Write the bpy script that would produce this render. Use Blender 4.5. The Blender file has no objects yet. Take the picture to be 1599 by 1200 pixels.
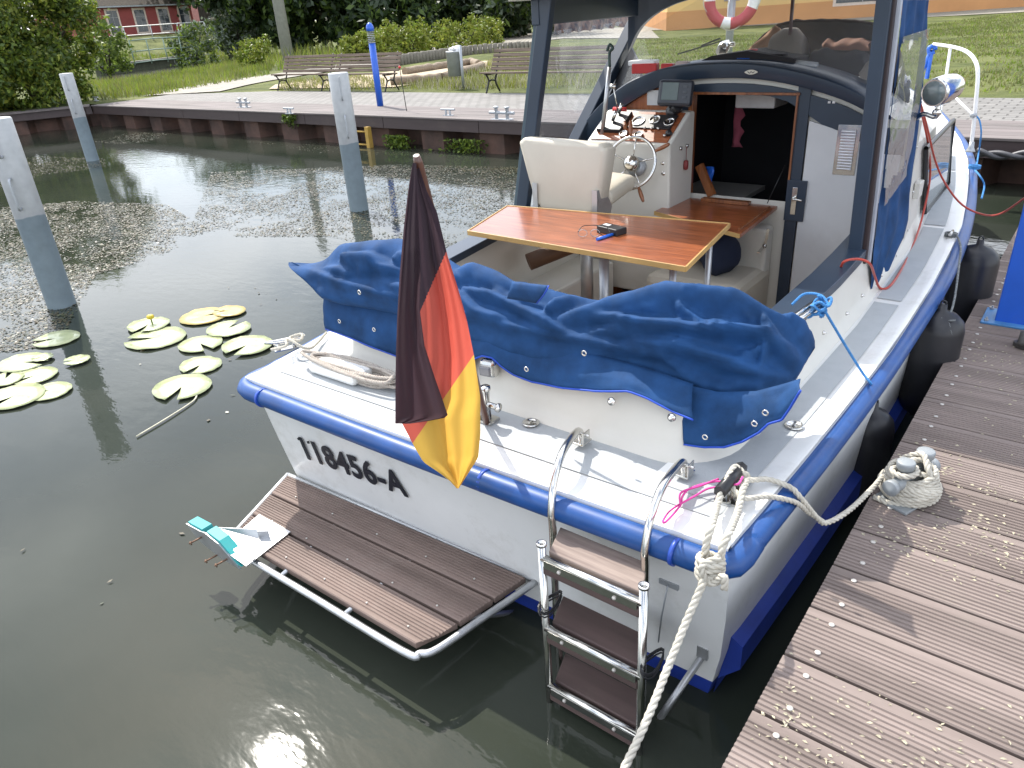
import bpy, bmesh, math, random
from mathutils import Vector, Matrix, noise
from math import sin, cos, pi, radians, sqrt, atan2
random.seed(7)
scene = bpy.context.scene
COL = scene.collection
PW, PH, FL = 1599, 1200, 1144.1
PITCH, ROLL, YAW = 0.46820, -0.06940, 0.68880
CAM = Vector((0, 0, 2.242))
def cam_axes():
    r0 = Vector((1, 0, 0)); f0 = Vector((0, cos(PITCH), -sin(PITCH))); u0 = Vector((0, sin(PITCH), cos(PITCH)))
    r = r0*cos(ROLL)+u0*sin(ROLL); u = -r0*sin(ROLL)+u0*cos(ROLL)
    Z = Matrix.Rotation(YAW, 3, 'Z')
    return Z@r, Z@u, Z@f0
CR, CU, CF = cam_axes()
cam_d = bpy.data.cameras.new("camera"); cam = bpy.data.objects.new("camera", cam_d); COL.objects.link(cam)
M = Matrix.Identity(4)
for i in range(3):
    M[i][0] = CR[i]; M[i][1] = CU[i]; M[i][2] = -CF[i]; M[i][3] = CAM[i]
cam.matrix_world = M
cam_d.sensor_width = 36; cam_d.sensor_fit = 'HORIZONTAL'; cam_d.lens = 36*FL/PW
cam_d.clip_start = 0.05; cam_d.clip_end = 3000
scene.camera = cam
# ---------------- world and sun
SUN_EL, SUN_AZ = radians(50), radians(68)          # azimuth counted from +Y towards -X
SDIR = Vector((-cos(SUN_EL)*sin(SUN_AZ), cos(SUN_EL)*cos(SUN_AZ), sin(SUN_EL)))
w = bpy.data.worlds.new("World"); scene.world = w; w.use_nodes = True
nt = w.node_tree; nt.nodes.clear()
out = nt.nodes.new('ShaderNodeOutputWorld'); bg = nt.nodes.new('ShaderNodeBackground')
sky = nt.nodes.new('ShaderNodeTexSky'); sky.sky_type = 'NISHITA'; sky.sun_disc = False
sky.sun_elevation = SUN_EL; sky.sun_rotation = -SUN_AZ
sky.air_density = 1.0; sky.dust_density = 1.5
tc = nt.nodes.new('ShaderNodeTexCoord'); mp = nt.nodes.new('ShaderNodeMapping'); mp.inputs['Scale'].default_value = (1, 1, 2.2)
ns = nt.nodes.new('ShaderNodeTexNoise'); ns.inputs['Scale'].default_value = 2.1; ns.inputs['Detail'].default_value = 7; ns.inputs['Roughness'].default_value = .55
rp = nt.nodes.new('ShaderNodeValToRGB'); rp.color_ramp.elements[0].position = .40; rp.color_ramp.elements[1].position = .58
mx = nt.nodes.new('ShaderNodeMix'); mx.data_type = 'RGBA'
nt.links.new(tc.outputs['Generated'], mp.inputs['Vector']); nt.links.new(mp.outputs['Vector'], ns.inputs['Vector'])
nt.links.new(ns.outputs['Fac'], rp.inputs['Fac']); nt.links.new(rp.outputs['Color'], mx.inputs[0])
nt.links.new(sky.outputs['Color'], mx.inputs[6]); mx.inputs[7].default_value = (11, 11.4, 12.2, 1)
nt.links.new(mx.outputs[2], bg.inputs['Color']); bg.inputs['Strength'].default_value = 0.15
nt.links.new(bg.outputs[0], out.inputs[0])
sun_d = bpy.data.lights.new("sun", 'SUN'); sun_d.energy = 3.9; sun_d.angle = radians(.5); sun_d.color = (1, .95, .87)
sun = bpy.data.objects.new("sun", sun_d); COL.objects.link(sun)
sun.rotation_mode = 'QUATERNION'; sun.rotation_quaternion = SDIR.to_track_quat('Z', 'Y'); sun.location = (0, 0, 30)
scene.view_settings.view_transform = 'Standard'; scene.view_settings.look = 'None'
scene.view_settings.exposure = 0.72; scene.view_settings.gamma = 1
scene.render.resolution_x = 1024; scene.render.resolution_y = 768
scene.render.engine = 'CYCLES'
scene.cycles.max_bounces = 8; scene.cycles.transparent_max_bounces = 12
scene.cycles.sample_clamp_indirect = 6

# ---------------- helpers
def at(px, py, x=None, y=None, z=None, n=None, p0=None):
    d = CR*((px-PW/2)/FL) - CU*((py-PH/2)/FL) + CF
    if x is not None: t = (x-CAM.x)/d.x
    elif y is not None: t = (y-CAM.y)/d.y
    elif z is not None: t = (z-CAM.z)/d.z
    else: t = (Vector(p0)-CAM).dot(Vector(n))/d.dot(Vector(n))
    return CAM + d*t
def mat(name, c, rough=.6, metal=0, var=.12, sc=6, bump=0, bsc=40, stretch=None, c2=None, spec=.5, coat=0, rv=0, dirt=0, dsc=2.5, dcol=(.16, .14, .1)):
    m = bpy.data.materials.new(name); m.use_nodes = True
    nt = m.node_tree; b = nt.nodes['Principled BSDF']
    b.inputs['Roughness'].default_value = rough; b.inputs['Metallic'].default_value = metal
    b.inputs['Specular IOR Level'].default_value = spec
    if coat: b.inputs['Coat Weight'].default_value = coat; b.inputs['Coat Roughness'].default_value = .12
    tc = nt.nodes.new('ShaderNodeTexCoord'); mp = nt.nodes.new('ShaderNodeMapping')
    nt.links.new(tc.outputs['Object'], mp.inputs['Vector'])
    if stretch: mp.inputs['Scale'].default_value = stretch
    n = nt.nodes.new('ShaderNodeTexNoise'); n.inputs['Scale'].default_value = sc; n.inputs['Detail'].default_value = 6; n.inputs['Roughness'].default_value = .6
    nt.links.new(mp.outputs['Vector'], n.inputs['Vector'])
    r = nt.nodes.new('ShaderNodeValToRGB'); r.color_ramp.elements[0].position = .32; r.color_ramp.elements[1].position = .68
    a = Vector(c[:3]); k = Vector(c2[:3]) if c2 else a
    lo = a*(1-var); hi = k*(1+var)
    r.color_ramp.elements[0].color = (*lo, 1); r.color_ramp.elements[1].color = (*[min(1, v) for v in hi], 1)
    nt.links.new(n.outputs['Fac'], r.inputs['Fac'])
    col = r.outputs['Color']
    if dirt:
        n3 = nt.nodes.new('ShaderNodeTexNoise'); n3.inputs['Scale'].default_value = dsc; n3.inputs['Detail'].default_value = 10; n3.inputs['Roughness'].default_value = .75
        nt.links.new(tc.outputs['Object'], n3.inputs['Vector'])
        r3 = nt.nodes.new('ShaderNodeMapRange'); r3.inputs[1].default_value = .52; r3.inputs[2].default_value = .8; r3.inputs[4].default_value = dirt
        nt.links.new(n3.outputs['Fac'], r3.inputs[0])
        mxx = nt.nodes.new('ShaderNodeMix'); mxx.data_type = 'RGBA'; nt.links.new(r3.outputs[0], mxx.inputs[0])
        nt.links.new(col, mxx.inputs[6]); mxx.inputs[7].default_value = (*dcol, 1); col = mxx.outputs[2]
    nt.links.new(col, b.inputs['Base Color'])
    if rv:
        rr = nt.nodes.new('ShaderNodeMapRange'); rr.inputs[3].default_value = max(0, rough-rv); rr.inputs[4].default_value = min(1, rough+rv)
        nt.links.new(n.outputs['Fac'], rr.inputs[0]); nt.links.new(rr.outputs[0], b.inputs['Roughness'])
    if bump:
        n2 = nt.nodes.new('ShaderNodeTexNoise'); n2.inputs['Scale'].default_value = bsc; n2.inputs['Detail'].default_value = 5
        nt.links.new(mp.outputs['Vector'], n2.inputs['Vector'])
        bp = nt.nodes.new('ShaderNodeBump'); bp.inputs['Strength'].default_value = 1; bp.inputs['Distance'].default_value = bump
        nt.links.new(n2.outputs['Fac'], bp.inputs['Height']); nt.links.new(bp.outputs[0], b.inputs['Normal'])
    return m
def wpos(o):
    v = Vector((0, 0, 0))
    while o: v += o.location; o = o.parent
    return v
def link(name, bm, ms, parent=None, smooth=False, bevel=0, autosm=None, origin=None, solid=0, subs=0):
    """one mesh object from a bmesh given in world coordinates"""
    me = bpy.data.meshes.new(name)
    off = wpos(parent)
    if parent is None:
        if origin is None:
            xs = [v.co for v in bm.verts]
            origin = Vector(((min(v.x for v in xs)+max(v.x for v in xs))/2, (min(v.y for v in xs)+max(v.y for v in xs))/2, min(v.z for v in xs)))
        off = Vector(origin)
    bmesh.ops.translate(bm, verts=bm.verts, vec=-off)
    if smooth:
        for f in bm.faces: f.smooth = True
    bm.to_mesh(me); bm.free()
    o = bpy.data.objects.new(name, me); COL.objects.link(o)
    if parent is None: o.location = off
    else: o.parent = parent
    for m in (ms if isinstance(ms, (list, tuple)) else [ms]): me.materials.append(m)
    if autosm: me.set_sharp_from_angle(angle=radians(autosm))
    if solid:
        md = o.modifiers.new('solid', 'SOLIDIFY'); md.thickness = solid; md.offset = 0
    if bevel:
        md = o.modifiers.new('bevel', 'BEVEL'); md.width = bevel; md.segments = 2; md.limit_method = 'ANGLE'; md.angle_limit = radians(35); md.harden_normals = False
    if subs:
        md = o.modifiers.new('sub', 'SUBSURF'); md.levels = subs; md.render_levels = subs
    return o
def pieces(name, bm, ms, parent, **k):
    """every separate island of the bmesh becomes its own object"""
    bm.verts.index_update(); seen = set(); out = []
    for v0 in list(bm.verts):
        if v0 in seen: continue
        st = [v0]; isl = []; seen.add(v0)
        while st:
            v = st.pop(); isl.append(v)
            for e in v.link_edges:
                u = e.other_vert(v)
                if u not in seen: seen.add(u); st.append(u)
        nb = bmesh.new(); mp = {v: nb.verts.new(v.co) for v in isl}; fs = set(f for v in isl for f in v.link_faces)
        for f in fs:
            nf = nb.faces.new([mp[v] for v in f.verts]); nf.smooth = f.smooth; nf.material_index = f.material_index
        out.append(link(name, nb, ms, parent, **k))
    bm.free(); return out
def tag(o, label=None, cat=None, group=None, kind=None):
    if label: o['label'] = label
    if cat: o['category'] = cat
    if group: o['group'] = group
    if kind: o['kind'] = kind
    return o
def thing(name, loc, label, cat, group=None):
    o = bpy.data.objects.new(name, None); COL.objects.link(o); o.location = loc; o.empty_display_size = .1
    return tag(o, label, cat, group)
def struct(name, bm, m, **k): return tag(link(name, bm, m, **k), kind='structure')
def copy_tree(o, dx, label=None):
    def rec(s, par):
        c = s.copy(); COL.objects.link(c)
        if par: c.parent = par
        for ch in [q for q in bpy.data.objects if q.parent == s]: rec(ch, c)
        return c
    kids = rec(o, None); kids.location = Vector(dx)
    if label: kids['label'] = label
    return kids
def box(bm, c, s, rot=None, mi=0):
    """box centre c, full size s, rot a 3x3 matrix"""
    vs = []
    for i in (-1, 1):
        for j in (-1, 1):
            for k in (-1, 1):
                v = Vector((i*s[0]/2, j*s[1]/2, k*s[2]/2))
                if rot is not None: v = rot@v
                vs.append(bm.verts.new(Vector(c)+v))
    for q in ((0, 1, 3, 2), (4, 6, 7, 5), (0, 4, 5, 1), (2, 3, 7, 6), (0, 2, 6, 4), (1, 5, 7, 3)):
        f = bm.faces.new([vs[i] for i in q]); f.material_index = mi
    return vs
def rotz(a): return Matrix.Rotation(a, 3, 'Z')
def beam(bm, a, b, wd, th, up=(0, 0, 1), mi=0):
    a = Vector(a); b = Vector(b); d = (b-a); L = d.length; d.normalize()
    s = d.cross(Vector(up)).normalized(); u = s.cross(d)
    R = Matrix((d, s, u)).transposed()
    box(bm, (a+b)/2, (L, wd, th), R, mi)
def frames(pts):
    T = []
    n = len(pts)
    for i in range(n):
        a = pts[max(i-1, 0)]; b = pts[min(i+1, n-1)]; t = (b-a)
        T.append(t.normalized() if t.length > 1e-9 else Vector((0, 0, 1)))
    ref = Vector((0, 0, 1)) if abs(T[0].z) < .9 else Vector((1, 0, 0))
    N = [(ref-T[0]*ref.dot(T[0])).normalized()]
    for i in range(1, n):
        v = N[-1]-T[i]*N[-1].dot(T[i]); N.append(v.normalized() if v.length > 1e-6 else N[-1])
    return T, N
def tube(bm, pts, r, seg=8, cap=True, mi=0, closed=False):
    pts = [Vector(p) for p in pts]
    if closed: pts = pts+[pts[0]]
    T, N = frames(pts); rings = []
    for i, p in enumerate(pts):
        rr = r[i] if isinstance(r, (list, tuple)) else r
        B = T[i].cross(N[i])
        rings.append([bm.verts.new(p+(N[i]*cos(2*pi*k/seg)+B*sin(2*pi*k/seg))*rr) for k in range(seg)])
    for i in range(len(rings)-1):
        for k in range(seg):
            f = bm.faces.new((rings[i][k], rings[i][(k+1) % seg], rings[i+1][(k+1) % seg], rings[i+1][k])); f.smooth = True; f.material_index = mi
    if cap and not closed:
        for q in (list(reversed(rings[0])), rings[-1]):
            f = bm.faces.new(q); f.material_index = mi
def spline(pts, n=8):
    pts = [Vector(p) for p in pts]
    P = [pts[0]*2-pts[1]]+pts+[pts[-1]*2-pts[-2]]; o = []
    for i in range(1, len(P)-2):
        for k in range(n):
            t = k/n; a, b, c, d = P[i-1:i+3]
            o.append(.5*((2*b)+(c-a)*t+(2*a-5*b+4*c-d)*t*t+(3*b-a-3*c+d)*t**3))
    o.append(pts[-1]); return o
def resample(pts, step):
    o = [pts[0]]; acc = 0
    for a, b in zip(pts, pts[1:]):
        L = (b-a).length; 
        if L < 1e-9: continue
        d = step-acc
        while d <= L: o.append(a+(b-a)*(d/L)); d += step
        acc = (acc+L) % step if acc+L >= step else acc+L
        acc = L-(d-step) if d > step-1e-12 and L >= step-0 else acc
    o.append(pts[-1]); return o
def resamp(pts, step):
    Ls = [0]
    for a, b in zip(pts, pts[1:]): Ls.append(Ls[-1]+(b-a).length)
    n = max(2, int(Ls[-1]/step)); o = []; j = 0
    for i in range(n+1):
        s = Ls[-1]*i/n
        while j < len(Ls)-2 and Ls[j+1] < s: j += 1
        t = (s-Ls[j])/max(1e-9, Ls[j+1]-Ls[j]); o.append(pts[j]+(pts[j+1]-pts[j])*min(1, t))
    return o
def rope(bm, ctrl, r, strands=3, pitch=6.5, seg=6, mi=0, sm=8, alt=None):
    """laid rope: strands twisted round the path; alt gives every nth strand another material"""
    base = resamp(spline(ctrl, sm), r*.75)
    T, N = frames(base); L = 0; cs = [[] for _ in range(strands)]
    for i, p in enumerate(base):
        if i: L += (p-base[i-1]).length
        B = T[i].cross(N[i])
        for s in range(strands):
            a = 2*pi*(L/(pitch*r)+s/strands)
            cs[s].append(p+(N[i]*cos(a)+B*sin(a))*r*.5)
    for s in range(strands): tube(bm, cs[s], r*.55, seg, mi=(1 if alt and s % alt == 0 else mi))
def lathe(bm, prof, c, seg=24, axis='Z', R=None, mi=0, smooth=True):
    """prof: list of (radius, height)"""
    c = Vector(c); rings = []
    for r, h in prof:
        ring = []
        for k in range(seg):
            a = 2*pi*k/seg; v = Vector((r*cos(a), r*sin(a), h))
            if R is not None: v = R@v
            ring.append(bm.verts.new(c+v))
        rings.append(ring)
    for a, b in zip(rings, rings[1:]):
        for k in range(seg):
            f = bm.faces.new((a[k], a[(k+1) % seg], b[(k+1) % seg], b[k])); f.smooth = smooth; f.material_index = mi
    for q in (list(reversed(rings[0])), rings[-1]):
        if prof[0][0] > 1e-5:
            try: f = bm.faces.new(q); f.material_index = mi
            except ValueError: pass
def align(d, up=(0, 0, 1)):
    d = Vector(d).normalized(); return d.to_track_quat('Z', 'Y').to_matrix()
def quad(bm, vs, mi=0):
    f = bm.faces.new([bm.verts.new(Vector(v)) for v in vs]); f.material_index = mi; return f
def prism(bm, pts, vec, mi=0):
    """closed polygon pushed along vec"""
    a = [bm.verts.new(Vector(p)) for p in pts]; b = [bm.verts.new(Vector(p)+Vector(vec)) for p in pts]
    f = bm.faces.new(a); f.material_index = mi; f = bm.faces.new(list(reversed(b))); f.material_index = mi
    for i in range(len(a)):
        j = (i+1) % len(a); f = bm.faces.new((a[i], b[i], b[j], a[j])); f.material_index = mi
    bmesh.ops.recalc_face_normals(bm, faces=bm.faces)
def sheet(bm, rows, mi=0, smooth=True):
    R = [[bm.verts.new(Vector(p)) for p in r] for r in rows]
    for a, b in zip(R, R[1:]):
        for k in range(len(a)-1):
            f = bm.faces.new((a[k], a[k+1], b[k+1], b[k])); f.smooth = smooth; f.material_index = mi
    return R
def BM(): return bmesh.new()
def nz(*p): return noise.noise(Vector(p))
def lerp(a, b, t): return a+(b-a)*t
def interp(tab, x):
    if x <= tab[0][0]: return tab[0][1]
    for (a, p), (b, q) in zip(tab, tab[1:]):
        if x <= b:
            t = (x-a)/(b-a); return p+(q-p)*t if not isinstance(p, Vector) else p.lerp(q, t)
    return tab[-1][1]
def scatter(name, m, items, parent=None, **tg):
    """many small polygons as one mesh. items: list of vertex tuples (3 or 4 points)"""
    vs = []; fs = []
    off = wpos(parent) if parent else Vector((0, 0, 0))
    for it in items:
        b = len(vs); vs += [tuple(Vector(p)-off) for p in it]; fs.append(tuple(range(b, b+len(it))))
    me = bpy.data.meshes.new(name); me.from_pydata(vs, [], fs); me.update()
    o = bpy.data.objects.new(name, me); COL.objects.link(o)
    if parent: o.parent = parent
    for q in (m if isinstance(m, list) else [m]): me.materials.append(q)
    if isinstance(m, list):
        me.polygons.foreach_set('material_index', [random.randrange(len(m)) for _ in fs])
    if tg: tag(o, **tg)
    return o
def leaf(p, s, up=.4):
    d = Vector((random.gauss(0, 1), random.gauss(0, 1), random.gauss(0, 1)+up)).normalized()
    t = d.orthogonal().normalized(); t = Matrix.Rotation(random.uniform(0, 6.28), 3, d)@t; b = d.cross(t)
    s *= random.uniform(.6, 1.3)
    return (p-t*s, p-b*s*.45, p+t*s, p+b*s*.45)
# ---------------- materials
def foliage(name, c, c2, rough=.5, trans=.35):
    m = mat(name, c, rough, var=.25, sc=.9, c2=c2, spec=.35)
    nt = m.node_tree; b = nt.nodes['Principled BSDF']; o = nt.nodes['Material Output']
    t = nt.nodes.new('ShaderNodeBsdfTranslucent'); mixs = nt.nodes.new('ShaderNodeMixShader'); mixs.inputs[0].default_value = trans
    cl = b.inputs['Base Color'].links[0].from_socket; nt.links.new(cl, t.inputs['Color'])
    nt.links.new(b.outputs[0], mixs.inputs[1]); nt.links.new(t.outputs[0], mixs.inputs[2]); nt.links.new(mixs.outputs[0], o.inputs[0])
    return m
def clear(name, tint=(.9, .92, .93), gl=.06, rough=.04, milk=.06, wav=0):
    m = bpy.data.materials.new(name); m.use_nodes = True; nt = m.node_tree; nt.nodes.clear()
    o = nt.nodes.new('ShaderNodeOutputMaterial'); tr = nt.nodes.new('ShaderNodeBsdfTransparent'); tr.inputs[0].default_value = (*tint, 1)
    g = nt.nodes.new('ShaderNodeBsdfGlossy'); g.inputs['Roughness'].default_value = rough
    df = nt.nodes.new('ShaderNodeBsdfDiffuse'); df.inputs['Color'].default_value = (.75, .77, .78, 1)
    tcg = nt.nodes.new('ShaderNodeTexCoord')
    n = nt.nodes.new('ShaderNodeTexNoise'); n.inputs['Scale'].default_value = 5; nt.links.new(tcg.outputs['Object'], n.inputs['Vector'])
    if wav:
        bp = nt.nodes.new('ShaderNodeBump'); bp.inputs['Distance'].default_value = wav
        nt.links.new(n.outputs['Fac'], bp.inputs['Height']); nt.links.new(bp.outputs[0], g.inputs['Normal'])
    a = nt.nodes.new('ShaderNodeMixShader'); b = nt.nodes.new('ShaderNodeMixShader'); b.inputs[0].default_value = milk
    a.inputs[0].default_value = gl; nt.links.new(tr.outputs[0], a.inputs[1]); nt.links.new(g.outputs[0], a.inputs[2])
    nt.links.new(a.outputs[0], b.inputs[1]); nt.links.new(df.outputs[0], b.inputs[2]); nt.links.new(b.outputs[0], o.inputs[0])
    return m
GEL = mat('gelcoat_white', (.74, .74, .72), .34, var=.04, sc=3, coat=.25, dirt=.55, dsc=5, dcol=(.42, .4, .34))
GEL2 = mat('cabin_cream', (.62, .6, .54), .45, var=.04, sc=4, dirt=.25, dsc=4, dcol=(.35, .32, .26))
GREYP = mat('nonskid_grey', (.38, .4, .41), .7, var=.06, sc=18, bump=.0015, bsc=350, dirt=.3, dsc=9, dcol=(.25, .24, .22))
BLUE = mat('rub_rail_blue', (.004, .056, .22), .45, var=.18, sc=9, coat=.1, rv=.12, dirt=.35, dsc=14, dcol=(.04, .12, .3))
ANTI = mat('antifouling_blue', (.01, .035, .26), .6, var=.2, sc=7, dirt=.4, dsc=6, dcol=(.02, .05, .16))
CANV = mat('canvas_blue', (.006, .038, .112), .78, var=.16, sc=7, bump=.0006, bsc=500, spec=.25, c2=(.012, .058, .17), dirt=.2, dsc=6, dcol=(.03, .07, .13))
CANVE = mat('canvas_edge', (.01, .06, .42), .6)
NAVY = mat('paint_dark_blue', (.018, .032, .055), .4, var=.1, sc=5, coat=.15)
CHROME = mat('stainless', (.62, .61, .58), .18, 1, var=.08, sc=14, rv=.1, dirt=.25, dsc=22, dcol=(.3, .22, .15))
ALU = mat('aluminium', (.5, .51, .52), .42, .85, var=.1, sc=12, rv=.1)
def wood(name, c, c2, st=(1.2, 16, 16), rough=.35, coat=.3):
    return mat(name, c, rough, var=.18, sc=3.2, c2=c2, stretch=st, coat=coat, bump=.0004, bsc=14)
TEAK = wood('varnished_mahogany', (.18, .05, .018), (.31, .095, .035), rough=.28, coat=.35)
TEAKD = wood('wood_trim', (.16, .05, .018), (.25, .09, .03), (16, 16, 1.2))
EDGEW = mat('table_edge', (.45, .28, .1), .5, var=.15)
WPC = mat('composite_board', (.158, .122, .106), .75, var=.16, sc=1.6, stretch=(.6, 6, 6), c2=(.208, .165, .146), bump=.001, bsc=60, dirt=.3, dsc=7, dcol=(.2, .18, .14))
WPCP = mat('platform_board', (.14, .098, .08), .75, var=.2, sc=1.6, stretch=(.6, 6, 6), c2=(.19, .138, .116), bump=.001, bsc=60, dirt=.45, dsc=7, dcol=(.24, .2, .17))
WPCQ = mat('quay_board', (.115, .1, .092), .8, var=.2, sc=1.2, stretch=(.4, 4, 4), c2=(.15, .126, .12), dirt=.3, dsc=2, dcol=(.2, .18, .15))
VINYL = mat('cream_vinyl', (.5, .46, .38), .5, var=.04, sc=5, bump=.0015, bsc=14)
BLACK = mat('black_rubber', (.014, .014, .017), .42, var=.2, sc=8, dirt=.3, dsc=9, dcol=(.05, .05, .055))
BLKP = mat('black_plastic', (.012, .012, .014), .35, var=.1)
GALV = mat('galvanised_steel', (.38, .4, .42), .5, .55, var=.1, sc=9, rv=.1, dirt=.3, dsc=8)
ROPEW = mat('rope_white', (.5, .47, .4), .85, var=.14, sc=30, bump=.0008, bsc=260, spec=.2, dirt=.25, dsc=20)
ROPEG = mat('rope_red_fleck', (.3, .2, .18), .85, var=.7, sc=60, c2=(.12, .03, .03))
LBLUE = mat('rope_light_blue', (.05, .22, .5), .8, var=.2, sc=60)
RED = mat('cable_red', (.42, .05, .03), .4)
PINK = mat('cord_pink', (.62, .05, .28), .6)
GLASSC = clear('clear_vinyl', milk=.10, tint=(.88, .9, .92), gl=.05, wav=.01)
GLASSW = clear('windscreen_glass', milk=.09, tint=(.95, .95, .94), gl=.04)
POSTB = mat('blue_post_paint', (.012, .1, .52), .4, var=.08, coat=.2, dirt=.15, dsc=4)
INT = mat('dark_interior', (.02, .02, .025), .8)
DFAB = mat('dark_fabric', (.022, .02, .022), .9, bump=.002, bsc=30)
GFAB = mat('grey_fabric', (.2, .18, .16), .9, bump=.004, bsc=12)
REDP = mat('red_plastic', (.5, .03, .03), .4)
WHITEP = mat('white_plastic', (.75, .75, .75), .4)
BLUEP = mat('blue_plastic', (.02, .12, .55), .35)
LETTER = mat('black_lettering', (.01, .012, .02), .5, var=.05)
# ================= WATER AND LAND
def water_mat():
    m = bpy.data.materials.new('murky_water'); m.use_nodes = True; nt = m.node_tree; b = nt.nodes['Principled BSDF']
    b.inputs['Roughness'].default_value = .045; b.inputs['IOR'].default_value = 1.333
    b.inputs['Specular IOR Level'].default_value = .5
    tc = nt.nodes.new('ShaderNodeTexCoord')
    n = nt.nodes.new('ShaderNodeTexNoise'); n.inputs['Scale'].default_value = .6; n.inputs['Detail'].default_value = 4
    nt.links.new(tc.outputs['Object'], n.inputs['Vector'])
    r = nt.nodes.new('ShaderNodeValToRGB'); r.color_ramp.elements[0].color = (.022, .028, .02, 1); r.color_ramp.elements[1].color = (.037, .042, .032, 1)
    r.color_ramp.elements[0].position = .35; r.color_ramp.elements[1].position = .65
    nt.links.new(n.outputs['Fac'], r.inputs['Fac']); nt.links.new(r.outputs['Color'], b.inputs['Base Color'])
    mp = nt.nodes.new('ShaderNodeMapping'); mp.inputs['Scale'].default_value = (1, 2.2, 1); mp.inputs['Rotation'].default_value = (0, 0, .6)
    nt.links.new(tc.outputs['Object'], mp.inputs['Vector'])
    n1 = nt.nodes.new('ShaderNodeTexNoise'); n1.inputs['Scale'].default_value = 5; n1.inputs['Detail'].default_value = 3
    n2 = nt.nodes.new('ShaderNodeTexNoise'); n2.inputs['Scale'].default_value = 26; n2.inputs['Detail'].default_value = 2
    n3 = nt.nodes.new('ShaderNodeTexNoise'); n3.inputs['Scale'].default_value = .35
    for q in (n1, n2, n3): nt.links.new(mp.outputs['Vector'], q.inputs['Vector'])
    ml = nt.nodes.new('ShaderNodeMath'); ml.operation = 'MULTIPLY'; nt.links.new(n2.outputs['Fac'], ml.inputs[0]); ml.inputs[1].default_value = .06
    ad = nt.nodes.new('ShaderNodeMath'); nt.links.new(n1.outputs['Fac'], ad.inputs[0]); nt.links.new(ml.outputs[0], ad.inputs[1])
    mm = nt.nodes.new('ShaderNodeMath'); mm.operation = 'MULTIPLY'; nt.links.new(ad.outputs[0], mm.inputs[0])
    mr = nt.nodes.new('ShaderNodeMapRange'); mr.inputs[1].default_value = .4; mr.inputs[2].default_value = .65; mr.inputs[3].default_value = .3; nt.links.new(n3.outputs['Fac'], mr.inputs[0])
    nt.links.new(mr.outputs[0], mm.inputs[1])
    bp = nt.nodes.new('ShaderNodeBump'); bp.inputs['Strength'].default_value = 1; bp.inputs['Distance'].default_value = .0026
    nt.links.new(mm.outputs[0], bp.inputs['Height']); nt.links.new(bp.outputs[0], b.inputs['Normal'])
    return m
bm = BM(); quad(bm, [(-400, -200, 0), (300, -200, 0), (300, 300, 0), (-400, 300, 0)]); struct('water', bm, water_mat(), origin=(0, 0, 0))
ZQ = .6
YQ = 10.38                          # quay edge line
XC = -23.3                          # corner of the quay
def grass_mat(name, a, b, sc=1.3): return mat(name, a, .9, var=.25, sc=sc, c2=b, bump=.03, bsc=30, spec=.15)
GRASS = grass_mat('grass_ground', (.06, .08, .022), (.12, .13, .045), .8)
PAVE = bpy.data.materials.new('paving_cobbles'); PAVE.use_nodes = True
def brickmat(m, c1, c2, mo, bw, bh, ms, scale=1, rough=.8, off=.5):
    nt = m.node_tree; b = nt.nodes['Principled BSDF']; b.inputs['Roughness'].default_value = rough
    tc = nt.nodes.new('ShaderNodeTexCoord'); br = nt.nodes.new('ShaderNodeTexBrick'); br.offset = off
    br.inputs['Color1'].default_value = (*c1, 1); br.inputs['Color2'].default_value = (*c2, 1); br.inputs['Mortar'].default_value = (*mo, 1)
    br.inputs['Scale'].default_value = scale; br.inputs['Mortar Size'].default_value = ms; br.inputs['Brick Width'].default_value = bw; br.inputs['Row Height'].default_value = bh
    br.inputs['Mortar Smooth'].default_value = .4
    nt.links.new(tc.outputs['Object'], br.inputs['Vector'])
    n = nt.nodes.new('ShaderNodeTexNoise'); n.inputs['Scale'].default_value = 1.1; n.inputs['Detail'].default_value = 8; nt.links.new(tc.outputs['Object'], n.inputs['Vector'])
    mr = nt.nodes.new('ShaderNodeMapRange'); mr.inputs[3].default_value = .7; mr.inputs[4].default_value = 1.25; nt.links.new(n.outputs['Fac'], mr.inputs[0])
    mx = nt.nodes.new('ShaderNodeMix'); mx.data_type = 'RGBA'; mx.blend_type = 'MULTIPLY'; mx.inputs[0].default_value = 1
    nt.links.new(br.outputs['Color'], mx.inputs[6]); nt.links.new(mr.outputs[0], mx.inputs[7]); nt.links.new(mx.outputs[2], b.inputs['Base Color'])
    bp = nt.nodes.new('ShaderNodeBump'); bp.inputs['Distance'].default_value = .008; bp.invert = True
    nt.links.new(br.outputs['Fac'], bp.inputs['Height']); nt.links.new(bp.outputs[0], b.inputs['Normal'])
brickmat(PAVE, (.17, .162, .15), (.21, .2, .185), (.09, .085, .075), .26, .17, .016)
PATH = bpy.data.materials.new('path_cobbles'); PATH.use_nodes = True
brickmat(PATH, (.27, .25, .21), (.33, .3, .26), (.15, .14, .1), .3, .22, .03)
# far ground sheet with a hole for the basin: built as strips; the bank behind the pond rises to the left
def land_z(x, y):
    """height of the land behind the quay"""
    k = max(0, min(1, (-x-62)/12)); k = k*k*(3-2*k)
    k2 = max(0, min(1, (y-62)/40))
    return ZQ-.02 + 1.9*k + .8*k2*k2
rows = []
ys = [YQ+.35+t*t*0.9 for t in [i*.25 for i in range(0, 76)]]
bm = BM()
for y in ys:
    rows.append([(x, y, land_z(x, y)) for x in [-330+i*5 for i in range(0, 107)]])
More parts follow.
